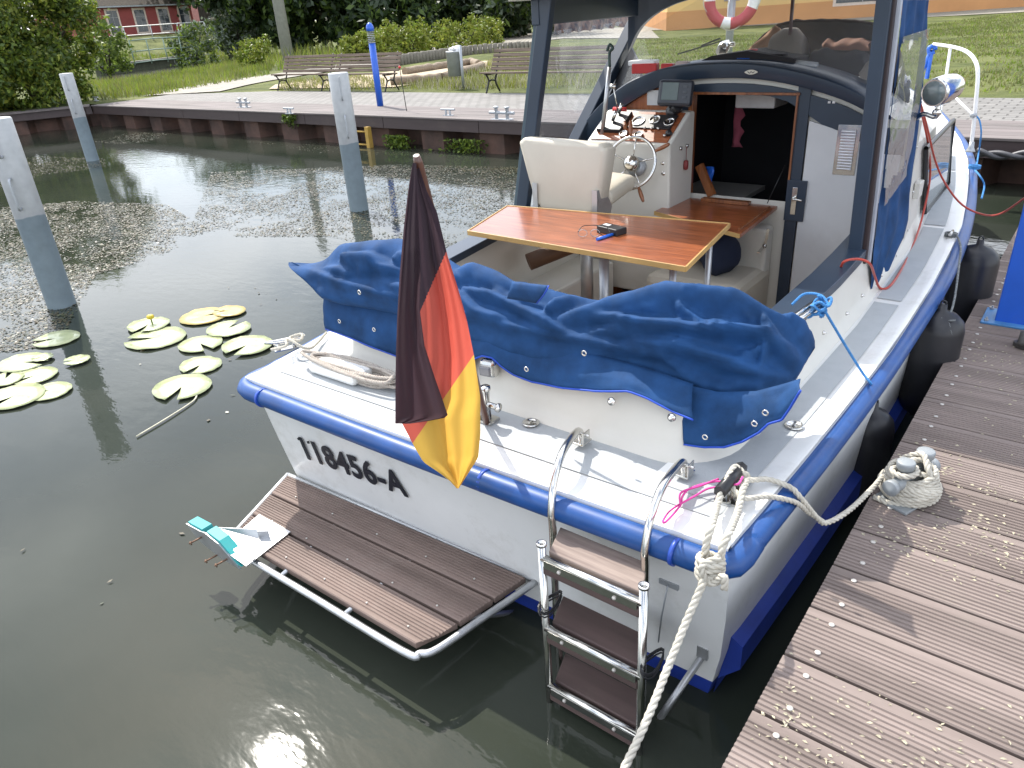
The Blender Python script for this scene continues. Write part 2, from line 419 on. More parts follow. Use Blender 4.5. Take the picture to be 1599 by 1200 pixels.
# left wing of the land (west of the corner), down to the lower left
R0 = sheet(bm, rows)
struct('ground', bm, GRASS, smooth=True, origin=(0, 0, 0))
bm = BM(); rows = []
def edge_x(y): return XC-1.0-(YQ-y)*.46
for y in [YQ+.35-.6*i for i in range(0, 90)]:
    rows.append([(edge_x(y)-.3-d, y, ZQ-.02) for d in (0, 1, 3, 8, 20, 60, 200)])
sheet(bm, rows); struct('ground', bm, GRASS, origin=(0, 0, 0))
# paving strip, quay deck strip
bm = BM(); quad(bm, [(-23.6, 11.78, ZQ), (20, 11.78, ZQ), (20, 14.15, ZQ), (-19.9, 14.15, ZQ), (-23.9, 13.0, ZQ)]); struct('pavement', bm, PAVE, origin=(0, 0, 0))
pts = spline([(-23.6, 13.2, 0), (-25.5, 16.5, 0), (-27, 22, 0), (-30, 32, 0), (-34, 43, 0), (-33, 51, 0), (-24, 52.5, 0), (-12, 54, 0), (6, 57, 0), (25, 60, 0)], 8)
bm = BM(); T, N = frames(pts); rr = []
for i, p in enumerate(pts):
    s = Vector((T[i].y, -T[i].x, 0)); wd = 1.3 if i < 34 else 2.0+min(2.5, (i-34)*.12)
    rr.append([Vector((q.x, q.y, land_z(q.x, q.y)+.03)) for q in (p-s*wd, p-s*wd*.3, p+s*wd*.3, p+s*wd)])
sheet(bm, rr); struct('path', bm, PATH, origin=(0, 0, 0))
bm = BM(); quad(bm, [at(640, 78, z=.62), at(800, 54, z=.62), at(1010, 40, z=.62), at(1030, 60, z=.62), at(880, 60, z=.62), at(800, 70, z=.62), at(690, 88, z=.62)]); struct('path', bm, PATH, origin=(0, 0, 0))
# quay deck boards
bm = BM()
for i in range(6):
    y0 = YQ-.02+i*.236
    x = XC-.3
    while x < 14:
        L = 4.0; box(bm, (x+L/2, y0+.112, ZQ-.012), (L-.008, .224, .03)); x += L
brd = struct('quay_deck', bm, WPCQ, bevel=.004)
# the west wing of the quay: a coping of the same boards
bm = BM()
a = Vector((XC-.25, YQ-.1, ZQ-.012)); b = Vector((edge_x(-14)+.1, -14, ZQ-.012)); d = (b-a).normalized(); s = Vector((-d.y, d.x, 0))
if s.x > 0: s = -s
for i in range(3): beam(bm, a+s*(.12+.23*i), b+s*(.12+.23*i), .222, .03)
struct('quay_deck', bm, WPCQ)
# fascia and sheet piling
PILE = mat('rusty_sheet_pile', (.055, .03, .022), .75, var=.35, sc=2.2, c2=(.085, .045, .032), dirt=.6, dsc=2, dcol=(.03, .03, .022), bump=.004, bsc=20)
FASC = mat('brown_fascia', (.05, .034, .033), .55, var=.15, sc=1.5, stretch=(.4, 5, 5), dirt=.2)
def quaywall(a, b, inward, nm, lab):
    a = Vector(a); b = Vector(b); d = (b-a); L = d.length; d.normalize(); s = Vector(inward)
    t = thing(nm, a+(b-a)*.5-Vector((0, 0, .0)), lab, 'quay wall'); t.location.z = -1
    bm = BM(); x = 0
    while x < L:
        l = min(2.45, L-x); p = a+d*x; q = a+d*(x+l-.012)
        beam(bm, p+s*.03+Vector((0, 0, .47)), q+s*.03+Vector((0, 0, .47)), .06, .2, mi=0); x += 2.45
    link('fascia_board', bm, FASC, t, bevel=.004)
    bm = BM(); prof = []; x = 0; k = 0
    while x < L:
        prof += [(x, .12), (x+.56, .12), (x+.72, .5), (x+1.3, .5)]; x += 1.46
    rows = []
    for z in (.4, .1, .03, -1): rows.append([a+d*u+s*v+Vector((0, 0, z)) for u, v in prof if u <= L+1])
    sheet(bm, rows, smooth=False); link('sheet_piling', bm, PILE, t)
    return t
quaywall((XC-.3, YQ, 0), (14, YQ, 0), (0, 1, 0), 'quay_wall', 'long brown quay wall with corrugated rusty sheet piling across the basin')
quaywall((edge_x(-14), -14, 0), (XC-.3, YQ-.02, 0), (-.909, .418, 0), 'quay_wall', 'short brown quay wall running off below the big leafy bush')
# ================= PIER
XE = -.386; BW = .2227; Y0 = 1.138
pier = thing('pier', (1.2, 3, -.5), 'brown composite-board pier alongside the boat, grooved planks crossing it', 'pier')
def grooved(bm, x0, x1, y0, wd, zt, axis='X', th=.028, n=10, mi=0, flat=.03):
    """one grooved board whose length runs along X"""
    prof = [(0.002, zt-th), (0.002, zt-.004), (.006, zt)]
    gw = (wd-flat-.012)/n
    for i in range(n):
        g = y = .012+i*gw
        prof += [(g, zt), (g+.003, zt-.0045), (g+gw*.38, zt-.0045), (g+gw*.38+.003, zt)]
    prof += [(wd-.006, zt), (wd-.002, zt-.004), (wd-.002, zt-th)]
    A = [bm.verts.new((x0, y0+u, v)) for u, v in prof]; B = [bm.verts.new((x1, y0+u, v)) for u, v in prof]
    for i in range(len(prof)-1):
        f = bm.faces.new((A[i], B[i], B[i+1], A[i+1])); f.material_index = mi
    bm.faces.new(A[::-1]); bm.faces.new(B)
bm = BM(); k = -3
while Y0+k*BW < 10.3:
    grooved(bm, XE, 2.6, Y0+k*BW+.003, BW-.006, .6); k += 1
link('deck_boards', bm, WPC, pier)
bm = BM()
for x in (XE+.09, 1.1, 2.45): box(bm, (x, 5, .49), (.12, 11, .16))
box(bm, (XE+.02, 5, .5), (.03, 11, .13))
link('edge_beam', bm, FASC, pier)
bm = BM()
for y in (0.2, 3.4, 6.6, 9.8):
    for x in (XE+.25, 2.3): lathe(bm, [(.1, -1.5), (.1, .41)], (x, y, 0), 16)
pieces('pier_pile', bm, GALV, pier)
SCREW = mat('screw_washer', (.5, .47, .43), .5, .3)
bm = BM(); k = -1
while Y0+k*BW < 8:
    for dy in (.05, .175):
        p = Vector((XE+.075, Y0+k*BW+dy, .6015)); lathe(bm, [(.0085, 0), (.0085, .0015), (.0035, .0016)], p, 12); lathe(bm, [(.0034, .0012), (.0, .00125)], p, 8, mi=1)
    k += 1
link('screw', bm, [SCREW, BLKP], pier)['kind'] = 'stuff'
# husks blown on to the boards
HUSK = mat('seed_husk', (.4, .36, .26), .8, var=.3, sc=40)
items = []
cl = [(random.uniform(-.3, 1.4), random.uniform(1.0, 4.5), random.uniform(.05, .3)) for _ in range(26)]+[(.02, 2.45, .12), (.12, 2.35, .15), (-.2, 2.25, .1), (-.28, 1.35, .1), (0, 1.5, .15), (0.1, 3.6, .2), (-.05, 3.9, .2)]*2
for cx, cy, s in cl:
    for _ in range(random.randint(20, 44)):
        p = Vector((random.gauss(cx, s), random.gauss(cy, s*.6), .6015))
        if p.x < XE+.01: continue
        a = random.uniform(0, 6.28) if random.random() < .4 else random.gauss(0, .4)
        l = random.uniform(.003, .009); wv = l*random.uniform(.25, .5)
        u = Vector((cos(a), sin(a), random.uniform(-.1, .2)))*l; v = Vector((-sin(a), cos(a), random.uniform(0, .5)))*wv
        items.append((p-u, p-v+Vector((0, 0, .001)), p+u, p+v+Vector((0, 0, .002))))
scatter('seed_husks', HUSK, items, label='tiny tan seed husks scattered over the pier planks', cat='plant litter', kind='stuff')
# blue square post on the pier
pb = at(1568, 505, z=.6)
t = thing('blue_post', (pb.x+.03, pb.y+.06, .6), 'blue square steel post bolted through a base plate to the pier', 'post')
c = Vector((pb.x+.03, pb.y+.06, .6)); 
bm = BM(); box(bm, c+Vector((0, 0, 1.1)), (.15, .15, 2.2), rotz(.0)); link('shaft', bm, POSTB, t, bevel=.006)
bm = BM(); box(bm, c+Vector((0, 0, .006)), (.27, .24, .012)); link('base_plate', bm, mat('base_plate_blue', (.06, .2, .42), .5, var=.2), t, bevel=.003)
bm = BM()
for sx in (-1, 1):
    for sy in (-1, 1): lathe(bm, [(.011, 0), (.011, .009), (.005, .011), (.005, .02)], c+Vector((sx*.11, sy*.095, .012)), 6, smooth=False); 
pieces('bolt', bm, GALV, t)
# sandal at the right edge
c = at(1592, 545, z=.6)
t = thing('sandal', (c.x, c.y, .6), 'dark brown sandal lying at the edge of the frame beside the blue post', 'sandal')
SHOE = mat('sandal_brown', (.06, .055, .05), .6, bump=.001, bsc=60)
def footprint(c, ang, L, W, z): 
    o = []
    for k in range(28):
        a = 2*pi*k/28; x = cos(a)*L/2; wv = W/2*(1.0+.18*cos(a)); y = sin(a)*wv
        o.append(Vector((c.x+x*cos(ang)-y*sin(ang), c.y+x*sin(ang)+y*cos(ang), z)))
    return o
sc_ = Vector((c.x+.1, c.y+.02, 0))
bm = BM(); prism(bm, footprint(sc_, radians(175), .27, .1, .602), (0, 0, .025)); link('sole', bm, SHOE, t, bevel=.006)
bm = BM(); rows = []
for i in range(9):
    u = i/8; xx = -.115+.15*u; h = .055+.028*u-.03*max(0, u-.7); rows.append([sc_+Vector((xx, .048*cos(pi*k/10), .625+h*sin(pi*k/10))) for k in range(11)])
sheet(bm, rows); link('strap', bm, SHOE, t, solid=.005)
# double bollard with the rope wound on it
c = at(1414, 778, z=.6); bc = c
t = thing('pier_bollard', c, 'grey cast double bollard on the pier wound with white rope', 'bollard')
BOLL = mat('bollard_grey', (.27, .29, .3), .5, .2, var=.08, sc=12)
bm = BM(); pdir = Vector((.35, .94, 0)); pins = [c-pdir*.045, c+pdir*.07]
for q in pins: lathe(bm, [(.036, .0), (.036, .012), (.026, .03), (.022, .14), (.027, .145), (.03, .15), (.031, .168), (.029, .173), (.026, .175), (0, .1755)], q, 20)
pieces('bollard_pin', bm, BOLL, t)
bm = BM(); box(bm, c+Vector((0, .01, .006)), (.13, .21, .012), rotz(-.35)); link('base_plate', bm, BOLL, t, bevel=.003)
bm = BM(); a = pins[0]-pdir*.055+Vector((0, 0, .09)); b = pins[1]+pdir*.05+Vector((0, 0, .09)); tube(bm, [a, b], .024, 16)
for q, dd in ((a, -1), (b, 1)): lathe(bm, [(.024, -.008), (.028, 0), (.029, .016), (.026, .019), (0, .0195)], q, 18, R=align((b-a)*dd))
link('cross_bar', bm, BOLL, t)
# ================= POSTS in the water
def mooring_post(x, y, h, lab, r=.115):
    t = thing('mooring_post', (x, y, 0), lab, 'mooring post', 'grey steel mooring posts standing in the basin')
    P1 = POSTM
    bm = BM(); lathe(bm, [(r, -2), (r, -.3), (r, 0), (r, h*.3), (r, h*.62), (r, h-.01), (r-.008, h), (0, h+.003)], (x, y, 0), 32); link('pile', bm, P1, t)
    bm = BM(); d = Vector((.85, -.53, 0)).normalized(); s = Vector((.75, -.6, 0)).normalized()
    for z0 in (h-.3, h-.75):
        p = Vector((x, y, 0))+s*r
        tube(bm, spline([p+Vector((0, 0, z0)), p+s*.05+Vector((0, 0, z0)), p+s*.055+Vector((0, 0, z0+.08)), p+s*.05+Vector((0, 0, z0+.24)), p+s*(.0 if z0 < h-.5 else .05)+Vector((0, 0, z0+.26))], 4), .011, 8)
    pieces('rope_hook', bm, GALV, t)
    return t
m = bpy.data.materials.new('post_two_tone'); m.use_nodes = True; nt = m.node_tree; b = nt.nodes['Principled BSDF']; b.inputs['Roughness'].default_value = .5; b.inputs['Metallic'].default_value = .1
tc = nt.nodes.new('ShaderNodeTexCoord'); sp = nt.nodes.new('ShaderNodeSeparateXYZ'); nt.links.new(tc.outputs['Object'], sp.inputs[0])
n = nt.nodes.new('ShaderNodeTexNoise'); n.inputs['Scale'].default_value = 5; nt.links.new(tc.outputs['Object'], n.inputs['Vector'])
ma = nt.nodes.new('ShaderNodeMath'); ma.operation = 'MULTIPLY_ADD'; ma.inputs[1].default_value = .12; nt.links.new(n.outputs['Fac'], ma.inputs[0]); nt.links.new(sp.outputs['Z'], ma.inputs[2])
r = nt.nodes.new('ShaderNodeValToRGB'); r.color_ramp.interpolation = 'LINEAR'
E = r.color_ramp.elements; E[0].position = .0; E[0].color = (.05, .05, .04, 1); E[1].position = .03; E[1].color = (.19, .24, .265, 1)
e = E.new(.515); e.color = (.15, .19, .215, 1); e = E.new(.52); e.color = (.34, .35, .355, 1); e = E.new(1); e.color = (.42, .43, .43, 1)
ms = nt.nodes.new('ShaderNodeMath'); ms.operation = 'DIVIDE'; ms.inputs[1].default_value = 1.78; nt.links.new(ma.outputs[0], ms.inputs[0]); nt.links.new(ms.outputs[0], r.inputs['Fac'])
n2 = nt.nodes.new('ShaderNodeTexNoise'); n2.inputs['Scale'].default_value = 12; n2.inputs['Detail'].default_value = 8; nt.links.new(tc.outputs['Object'], n2.inputs['Vector'])
mr = nt.nodes.new('ShaderNodeMapRange'); mr.inputs[3].default_value = .75; mr.inputs[4].default_value = 1.2; nt.links.new(n2.outputs['Fac'], mr.inputs[0])
mx = nt.nodes.new('ShaderNodeMix'); mx.data_type = 'RGBA'; mx.blend_type = 'MULTIPLY'; mx.inputs[0].default_value = 1
nt.links.new(r.outputs['Color'], mx.inputs[6]); nt.links.new(mr.outputs[0], mx.inputs[7]); nt.links.new(mx.outputs[2], b.inputs['Base Color'])
POSTM = m
for px, lab in (((97, 477), 'grey mooring post nearest the lily pads, cut by the left edge of the picture'), ((145, 251), 'farthest and thinnest-looking grey mooring post, in front of the leafy bush'), ((561, 328), 'grey mooring post in front of the park benches, tall pile with rope hooks')):
    p = at(*px, z=0); mooring_post(p.x, p.y+.0, 1.71, lab, .125)
# ================= QUAY FURNITURE
def cleat(p, kind, lab, grp):
    t = thing('quay_cleat', p, lab, 'mooring cleat', grp); bm = BM()
    if kind == 2:
        for dx in (-.12, .12): lathe(bm, [(.03, 0), (.03, .18), (.045, .19), (.045, .21), (.02, .22)], p+Vector((dx, 0, 0)), 12)
        tube(bm, [p+Vector((-.27, 0, .11)), p+Vector((.27, 0, .11))], .028, 10); 
        box(bm, p+Vector((0, 0, .006)), (.42, .14, .012))
    else:
        for dx in (-.05, .05): lathe(bm, [(.022, 0), (.018, .1)], p+Vector((dx, 0, 0)), 10)
        tube(bm, [p+Vector((-.17, 0, .11)), p+Vector((.17, 0, .11))], .02, 10); box(bm, p+Vector((0, 0, .006)), (.2, .1, .012))
    link('cleat_body', bm, GALV, t, bevel=.002)
cleat(at(381, 168, z=ZQ), 2, 'galvanised double bollard on the quay left of the benches', 'double bollards on the quay edge')
cleat(at(784, 187, z=ZQ), 2, 'galvanised double bollard on the quay beside the wheelhouse post', 'double bollards on the quay edge')
cleat(at(452, 178, z=ZQ), 1, 'small steel cleat on the quay with a green weed under it, below the benches', 'small cleats on the quay edge')
cleat(at(700, 181, z=ZQ), 1, 'small steel cleat on the quay below the litter bin', 'small cleats on the quay edge')
cleat(at(150, 158, z=ZQ), 1, 'small steel cleat at the corner of the quay beside the leafy bush', 'small cleats on the quay edge')
# benches
BW1 = mat('weathered_bench_wood', (.1, .07, .05), .8, var=.3, sc=2.5, stretch=(.6, 12, 12), c2=(.16, .12, .09)); BIRON = mat('bench_iron', (.012, .014, .013), .5)
def bench(xl, xr, y, lab):
    cx = (xl+xr)/2; W_ = xr-xl
    t = thing('park_bench', (cx, y, ZQ), lab, 'bench', 'slatted park benches facing the basin')
    # faces the water (towards -y): back at +y
    for i in range(4):
        bm = BM(); box(bm, (cx, y-.22+i*.105, ZQ+.44-.008*i), (W_, .085, .035)); link('seat_slat', bm, BW1, t, bevel=.005)
    for i in range(5):
        bm = BM(); f = i/4; box(bm, (cx, y+.2+.16*f, ZQ+.5+.37*f), (W_, .03, .075), Matrix.Rotation(-.35, 3, 'X')); link('back_slat', bm, BW1, t, bevel=.005)
    for x in (xl+.16, xr-.16):
        bm = BM()
        def st(ps, r=.022): tube(bm, spline([(x, y+a, ZQ+b) for a, b in ps], 5), r, 6)
        st([(-.24, 0), (-.17, .14), (-.12, .27), (-.2, .4)]); st([(.27, 0), (.16, .16), (.13, .27), (.2, .42)]); st([(-.13, .24), (0, .27), (.13, .24)], .018)
        st([(-.25, .41), (0, .4), (.17, .41)], .02); st([(.17, .41), (.24, .55), (.4, .93)], .022)
        link('iron_frame', bm, BIRON, t)
    return t
bl = at(430, 144, z=ZQ)
bench(-20.1, -17.75, 14.45, 'slatted park bench on the left of the pair behind the blue lamp')
bench(-17.65, -15.1, 14.4, 'slatted park bench right behind the blue lamp, beside the other of the pair')
bench(-11.9, -8.3, 14.3, 'weathered slatted park bench seen partly through the wheelhouse side window')
# blue bollard lamp
c = at(594, 166, z=ZQ); t = thing('bollard_lamp', c, 'bright blue bollard lamp with domed cap and louvred light on the quay', 'lamp')
bm = BM(); lathe(bm, [(.07, 0), (.07, 1.25)], c, 20); link('shaft', bm, POSTB, t)
bm = BM()
for i in range(7): lathe(bm, [(.05, 1.25+i*.034), (.078, 1.255+i*.034), (.078, 1.262+i*.034), (.05, 1.27+i*.034)], c, 20)
link('louvre', bm, GALV, t)
bm = BM(); lathe(bm, [(.082, 1.48), (.082, 1.54), (.07, 1.59), (.04, 1.63), (0, 1.645)], c, 20); link('cap', bm, POSTB, t)
# litter bin
c = at(724, 139, z=ZQ); t = thing('litter_bin', c, 'grey steel litter bin overflowing with white rubbish, hung on a post', 'litter bin')
bm = BM(); tube(bm, [c, c+Vector((0, 0, 1.0))], .035, 10); link('post', bm, GALV, t)
b2 = c+Vector((-.26, .05, 0))
bm = BM(); lathe(bm, [(.2, .3), (.2, .85), (.215, .86), (.2, .88), (.17, .86)], b2, 24); link('bin_drum', bm, GALV, t)
bm = BM()
for _ in range(9):
    p = b2+Vector((random.uniform(-.1, .1), random.uniform(-.1, .1), .9+random.uniform(0, .06))); bmesh.ops.create_icosphere(bm, subdivisions=2, radius=random.uniform(.04, .08), matrix=Matrix.Translation(p))
for v in bm.verts: v.co += Vector((nz(*(v.co*23)), nz(*(v.co*19+Vector((5, 5, 5)))), nz(*(v.co*21)*1) if False else 0))*.03
link('rubbish', bm, WHITEP, t)
# street lamp post far left
c = at(449, 84, z=1.0); t = thing('street_lamp', c, 'tall tapering pale concrete lamp post in front of the dark trees', 'lamp post')
sc1 = (c-CAM).length
bm = BM(); lathe(bm, [(sc1*.007, -.5), (sc1*.0055, 9), (sc1*.005, 9.1)], c, 14); link('pole', bm, mat('pale_concrete', (.3, .3, .29), .8, var=.1), t)
bm = BM(); tube(bm, spline([c+Vector((0, 0, 9)), c+Vector((.3, 0, 9.5)), c+Vector((1.2, 0, 9.7))], 5), .06, 8); box(bm, c+Vector((1.6, 0, 9.68)), (.8, .3, .15)); link('lamp_head', bm, GALV, t)
# thin reed marker stick between lamp and bin
c = at(635, 174, z=ZQ); t = thing('marker_stick', c, 'thin upright stick with a red ball tip at the quay edge', 'stick')
bm = BM(); tube(bm, [c, c+Vector((-.05, 0, .8))], .008, 6); link('shaft', bm, BIRON, t)
bm = BM(); bmesh.ops.create_icosphere(bm, subdivisions=2, radius=.028, matrix=Matrix.Translation(c+Vector((-.05, 0, .82)))); link('tip', bm, REDP, t, smooth=True)
# yellow quay ladder behind the middle post
t = thing('quay_ladder', (-12.2, YQ+.05, 0), 'yellow steel ladder on the sheet piling behind the middle mooring post', 'ladder'); YEL = mat('ladder_yellow', (.42, .26, .05), .6, var=.2, dirt=.3)
p = at(545, 205, y=YQ-.05); q = at(578, 208, y=YQ-.05)
for k in (p, q):
    bm = BM(); box(bm, (k.x, YQ-.1, .05), (.09, .1, .7)); link('stile', bm, YEL, t)
for z in (.3, .05, -.2):
    bm = BM(); tube(bm, [(p.x, YQ-.1, z), (q.x, YQ-.1, z)], .018, 6); link('rung', bm, YEL, t)
# sandbox with log edging and palisade
t = None
SAND = mat('sand', (.42, .34, .23), .95, var=.12, sc=3)
bm = BM(); pts = [at(x_, y_, z=ZQ+.012) for x_, y_ in ((420, 139), (615, 136), (700, 124), (770, 106), (790, 96), (760, 95), (640, 108), (560, 118), (430, 132))]
f = bm.faces.new([bm.verts.new(p) for p in pts]); struct('sand', bm, SAND, origin=(0, 0, 0))
LOG = mat('old_log', (.22, .17, .12), .85, var=.25, sc=3, stretch=(1, 6, 6), bump=.01, bsc=12)
logs = [((610, 128), (690, 122), 'long pale log edging the front of the sandbox'), ((690, 122), (752, 103), 'pale log on the right end of the sandbox edge'), ((632, 112), (690, 103), 'log at the back of the sandbox under the palisade'), ((735, 96), (748, 101), 'short log stub at the sandbox corner'), ((690, 103), (738, 97), 'brown log at the back of the sandbox behind the bin')]
for a, b, lab in logs:
    A_ = at(*a, z=ZQ+.1); B_ = at(*b, z=ZQ+.1); bm = BM(); pts = [A_.lerp(B_, i/8)+Vector((0, nz(i*.7, a[0], 0)*.08, nz(i*.9, 3, a[1])*.05)) for i in range(9)]
    tube(bm, pts, [.13+.02*nz(i, 2, 3) for i in range(9)], 12); tag(link('edging_log', bm, LOG), lab, 'log', 'logs round the sandbox')
PAL = mat('palisade_grey', (.2, .18, .15), .85, var=.2, sc=4)
t = thing('palisade', at(700, 90, z=ZQ), 'low grey palisade of upright stakes behind the sandbox', 'palisade'); bm = BM()
pts = [at(595, 106, z=ZQ), at(660, 96, z=ZQ), at(735, 85, z=ZQ), at(800, 80, z=ZQ), at(830, 79, z=ZQ)]
pl = resamp(pts, .24)
for i, p in enumerate(pl): lathe(bm, [(.11, -.1), (.11, .36+.04*nz(i*1.3, 0, 0)), (.09, .39+.04*nz(i*1.3, 0, 0))], p, 8)
link('stakes', bm, PAL, t)
# ================= BUILDINGS
REDW = mat('red_brick_paint', (.27, .06, .055), .85, var=.15, sc=1.2, bump=.004, bsc=20); TRIM = mat('window_trim', (.6, .5, .42), .8); ROOF = mat('roof_tile', (.032, .022, .017), .85, var=.4, sc=2, stretch=(3, 3, 9), bump=.04, bsc=6, c2=(.05, .038, .022)); GLZ = mat('window_glass', (.03, .04, .05), .08, spec=.8); PINKW = mat('pink_render', (.5, .24, .22), .85); YELW = mat('yellow_render', (.62, .42, .17), .85, var=.05, sc=.8); ORW = mat('orange_plinth', (.5, .25, .1), .85, var=.08, sc=.8)
def house(name, A_, dirv, L, D, hw, zr, wallm, lab, wins, ridge=3.2, roof=True, plinth=None):
    """A_: near left base corner, dirv: unit vector along the front"""
    u = Vector(dirv).normalized(); v = Vector((-u.y, u.x, 0)); A_ = Vector(A_)
    if v.dot(A_-CAM) < 0: v = -v
    t = thing(name, A_+u*L/2+v*D/2, lab, 'building')
    Rm = Matrix((u, v, Vector((0, 0, 1)))).transposed(); c = A_+u*L/2+v*D/2
    bm = BM(); box(bm, c+Vector((0, 0, hw/2-1)), (L, D, hw+2), Rm); link('wall', bm, wallm, t)
    if plinth:
        bm = BM(); box(bm, c+Vector((0, 0, plinth/2-1)), (L+.1, D+.1, plinth+2), Rm); link('plinth', bm, ORW, t)
    for s0, w0, z0, h0 in wins:
        p = A_+u*(s0+w0/2)+Vector((0, 0, z0+h0/2))
        bm = BM(); box(bm, p, (w0+.35, .12, h0+.35), Rm); wn = link('window', bm, TRIM, t)
        bm = BM(); box(bm, p-v*.05, (w0, .06, h0), Rm); link('pane', bm, GLZ, wn)
        bm = BM(); box(bm, p-v*.09, (.04, .03, h0), Rm); box(bm, p-v*.09+Vector((0, 0, h0*.2)), (w0, .03, .035), Rm); link('frame', bm, mat('sash_grey', (.3, .3, .29), .6), wn)
    if roof:
        bm = BM(); e = .5
        a = [A_-u*e-v*e+Vector((0, 0, hw)), A_+u*(L+e)-v*e+Vector((0, 0, hw)), A_+u*(L+e)+v*(D+e)+Vector((0, 0, hw)), A_-u*e+v*(D+e)+Vector((0, 0, hw))]
        r1 = (a[0]+a[3])/2+Vector((0, 0, ridge)); r2 = (a[1]+a[2])/2+Vector((0, 0, ridge))
        V = [bm.verts.new(q) for q in a+[r1, r2]]
        for q in ((0, 1, 5, 4), (2, 3, 4, 5), (0, 4, 3), (1, 2, 5), (3, 2, 1, 0)): bm.faces.new([V[i] for i in q])
        link('roof', bm, ROOF, t)
        bm = BM(); beam(bm, a[0]+Vector((0, 0, -.08))-v*.05, a[1]+Vector((0, 0, -.08))-v*.05, .16, .12); link('gutter', bm, GALV, t)
    return t
def atd(px, py, dist):
    d = (CR*((px-PW/2)/FL) - CU*((py-PH/2)/FL) + CF).normalized(); return CAM+d*dist
a = atd(140, 60, 84); b = atd(306, 47, 90); zb = min(a.z, b.z)
u = (b-a); u.z = 0; L = u.length; u.normalize(); a.z = zb-.6
def wins_at(pxs, a, u, h0, hh, ww, hz):
    o = []
    for px in pxs:
        d = (CR*((px[0]-PW/2)/FL) - CU*((px[1]-PH/2)/FL) + CF); n = Vector((-u.y, u.x, 0)); t_ = (a-CAM).dot(n)/d.dot(n); q = CAM+d*t_
        s0 = (q-a).dot(u); o.append((s0-ww/2, ww, hz, hh))
    return o
house('red_house', a, u, L, 9, 3.15, 0, REDW, 'low red house with white-framed windows under a dark tiled roof', wins_at([(179, 40), (221, 37), (257, 33), (289, 31)], a, u, 0, 1.9, 1.0, .85), ridge=4)
a2 = atd(296, 46, 104); b2 = atd(420, 38, 104); u2 = b2-a2; u2.z = 0; L2 = u2.length; u2.normalize(); a2.z = zb-.6
house('pink_house', a2, u2, L2, 9, 6.5, 0, PINKW, 'pink rendered house half hidden behind the dark trees', wins_at([(334, 24), (354, 22)], a2, u2, 0, 1.5, 1.1, 2.0), ridge=4)
# yellow building behind, running along the path on the right
ya = at(1041, 48, z=ZQ+.0); yb = at(1599, 11, z=ZQ+.0); uu = yb-ya; uu.z = 0; LY = uu.length+20; uu.normalize()
yt = house('yellow_building', ya, uu, LY, 14, 7.5, 0, YELW, 'long yellow rendered building with an orange-brown plinth behind the path', wins_at([(1345, 10), (1440, 4)], ya, uu, 0, 2.6, 3.2, .9)+[(LY-18, 3, 1, 2.4)], ridge=4, plinth=1.05)
# ================= BANK, RAILINGS, FOOTBRIDGE
RAILM = mat('railing_galvanised', (.42, .43, .42), .5, .4)
t = thing('handrail', atd(220, 55, 80), 'long two-bar steel handrail on the bank in front of the red house', 'railing')
bm = BM(); n = 10
top = [atd(lerp(150, 360, i/n), lerp(45.5, 31.5, i/n), 80) for i in range(n+1)]; low = [p-Vector((0, 0, .7)) for p in top]
tube(bm, top, .045, 6); tube(bm, low, .04, 6)
for p in top[::2]: tube(bm, [p, p-Vector((0, 0, 1.4))], .05, 6)
link('rails', bm, RAILM, t)
t = thing('green_railing', atd(250, 80, 48), 'low pale green mesh railing above the pond wall', 'railing'); bm = BM()
top = [atd(201, 64, 48), atd(240, 60, 49), atd(303, 57, 50)]; 
for q in (0, -.55, -1.1): tube(bm, [p+Vector((0, 0, q)) for p in top], .03, 6)
for i in range(5): p = top[0].lerp(top[2], i/4); tube(bm, [p, p-Vector((0, 0, 1.2))], .03, 6)
link('rails', bm, mat('railing_green', (.18, .25, .2), .6), t)
CONC = mat('old_concrete', (.2, .19, .17), .9, var=.25, sc=3, dirt=.4)
bm = BM(); a = at(150, 103, z=1.0); b = at(297, 86, z=1.0); d = (b-a).normalized(); 
beam(bm, a+Vector((0, 0, -.05)), b+Vector((0, 0, -.05)), .5, .12); t = thing('pond_wall', (a+b)/2-Vector((0, 0, 1)), 'low concrete wall with flat coping at the far side of the weedy pond', 'wall'); link('coping', bm, CONC, t)
bm = BM(); beam(bm, a+Vector((0, 0, -.6)), b+Vector((0, 0, -.6)), .3, .98); link('wall_face', bm, mat('wet_concrete', (.06, .065, .04), .9, var=.3), t)
# weedy pond behind the quay, lying in the grass
pond = [at(x_, y_, z=ZQ+.02) for x_, y_ in ((120, 122), (150, 104), (200, 99), (297, 90), (400, 86), (380, 96), (290, 112), (200, 123), (160, 128))]
bm = BM(); bm.faces.new([bm.verts.new(p) for p in pond]); struct('water', bm, bpy.data.materials['murky_water'], origin=(0, 0, 0))
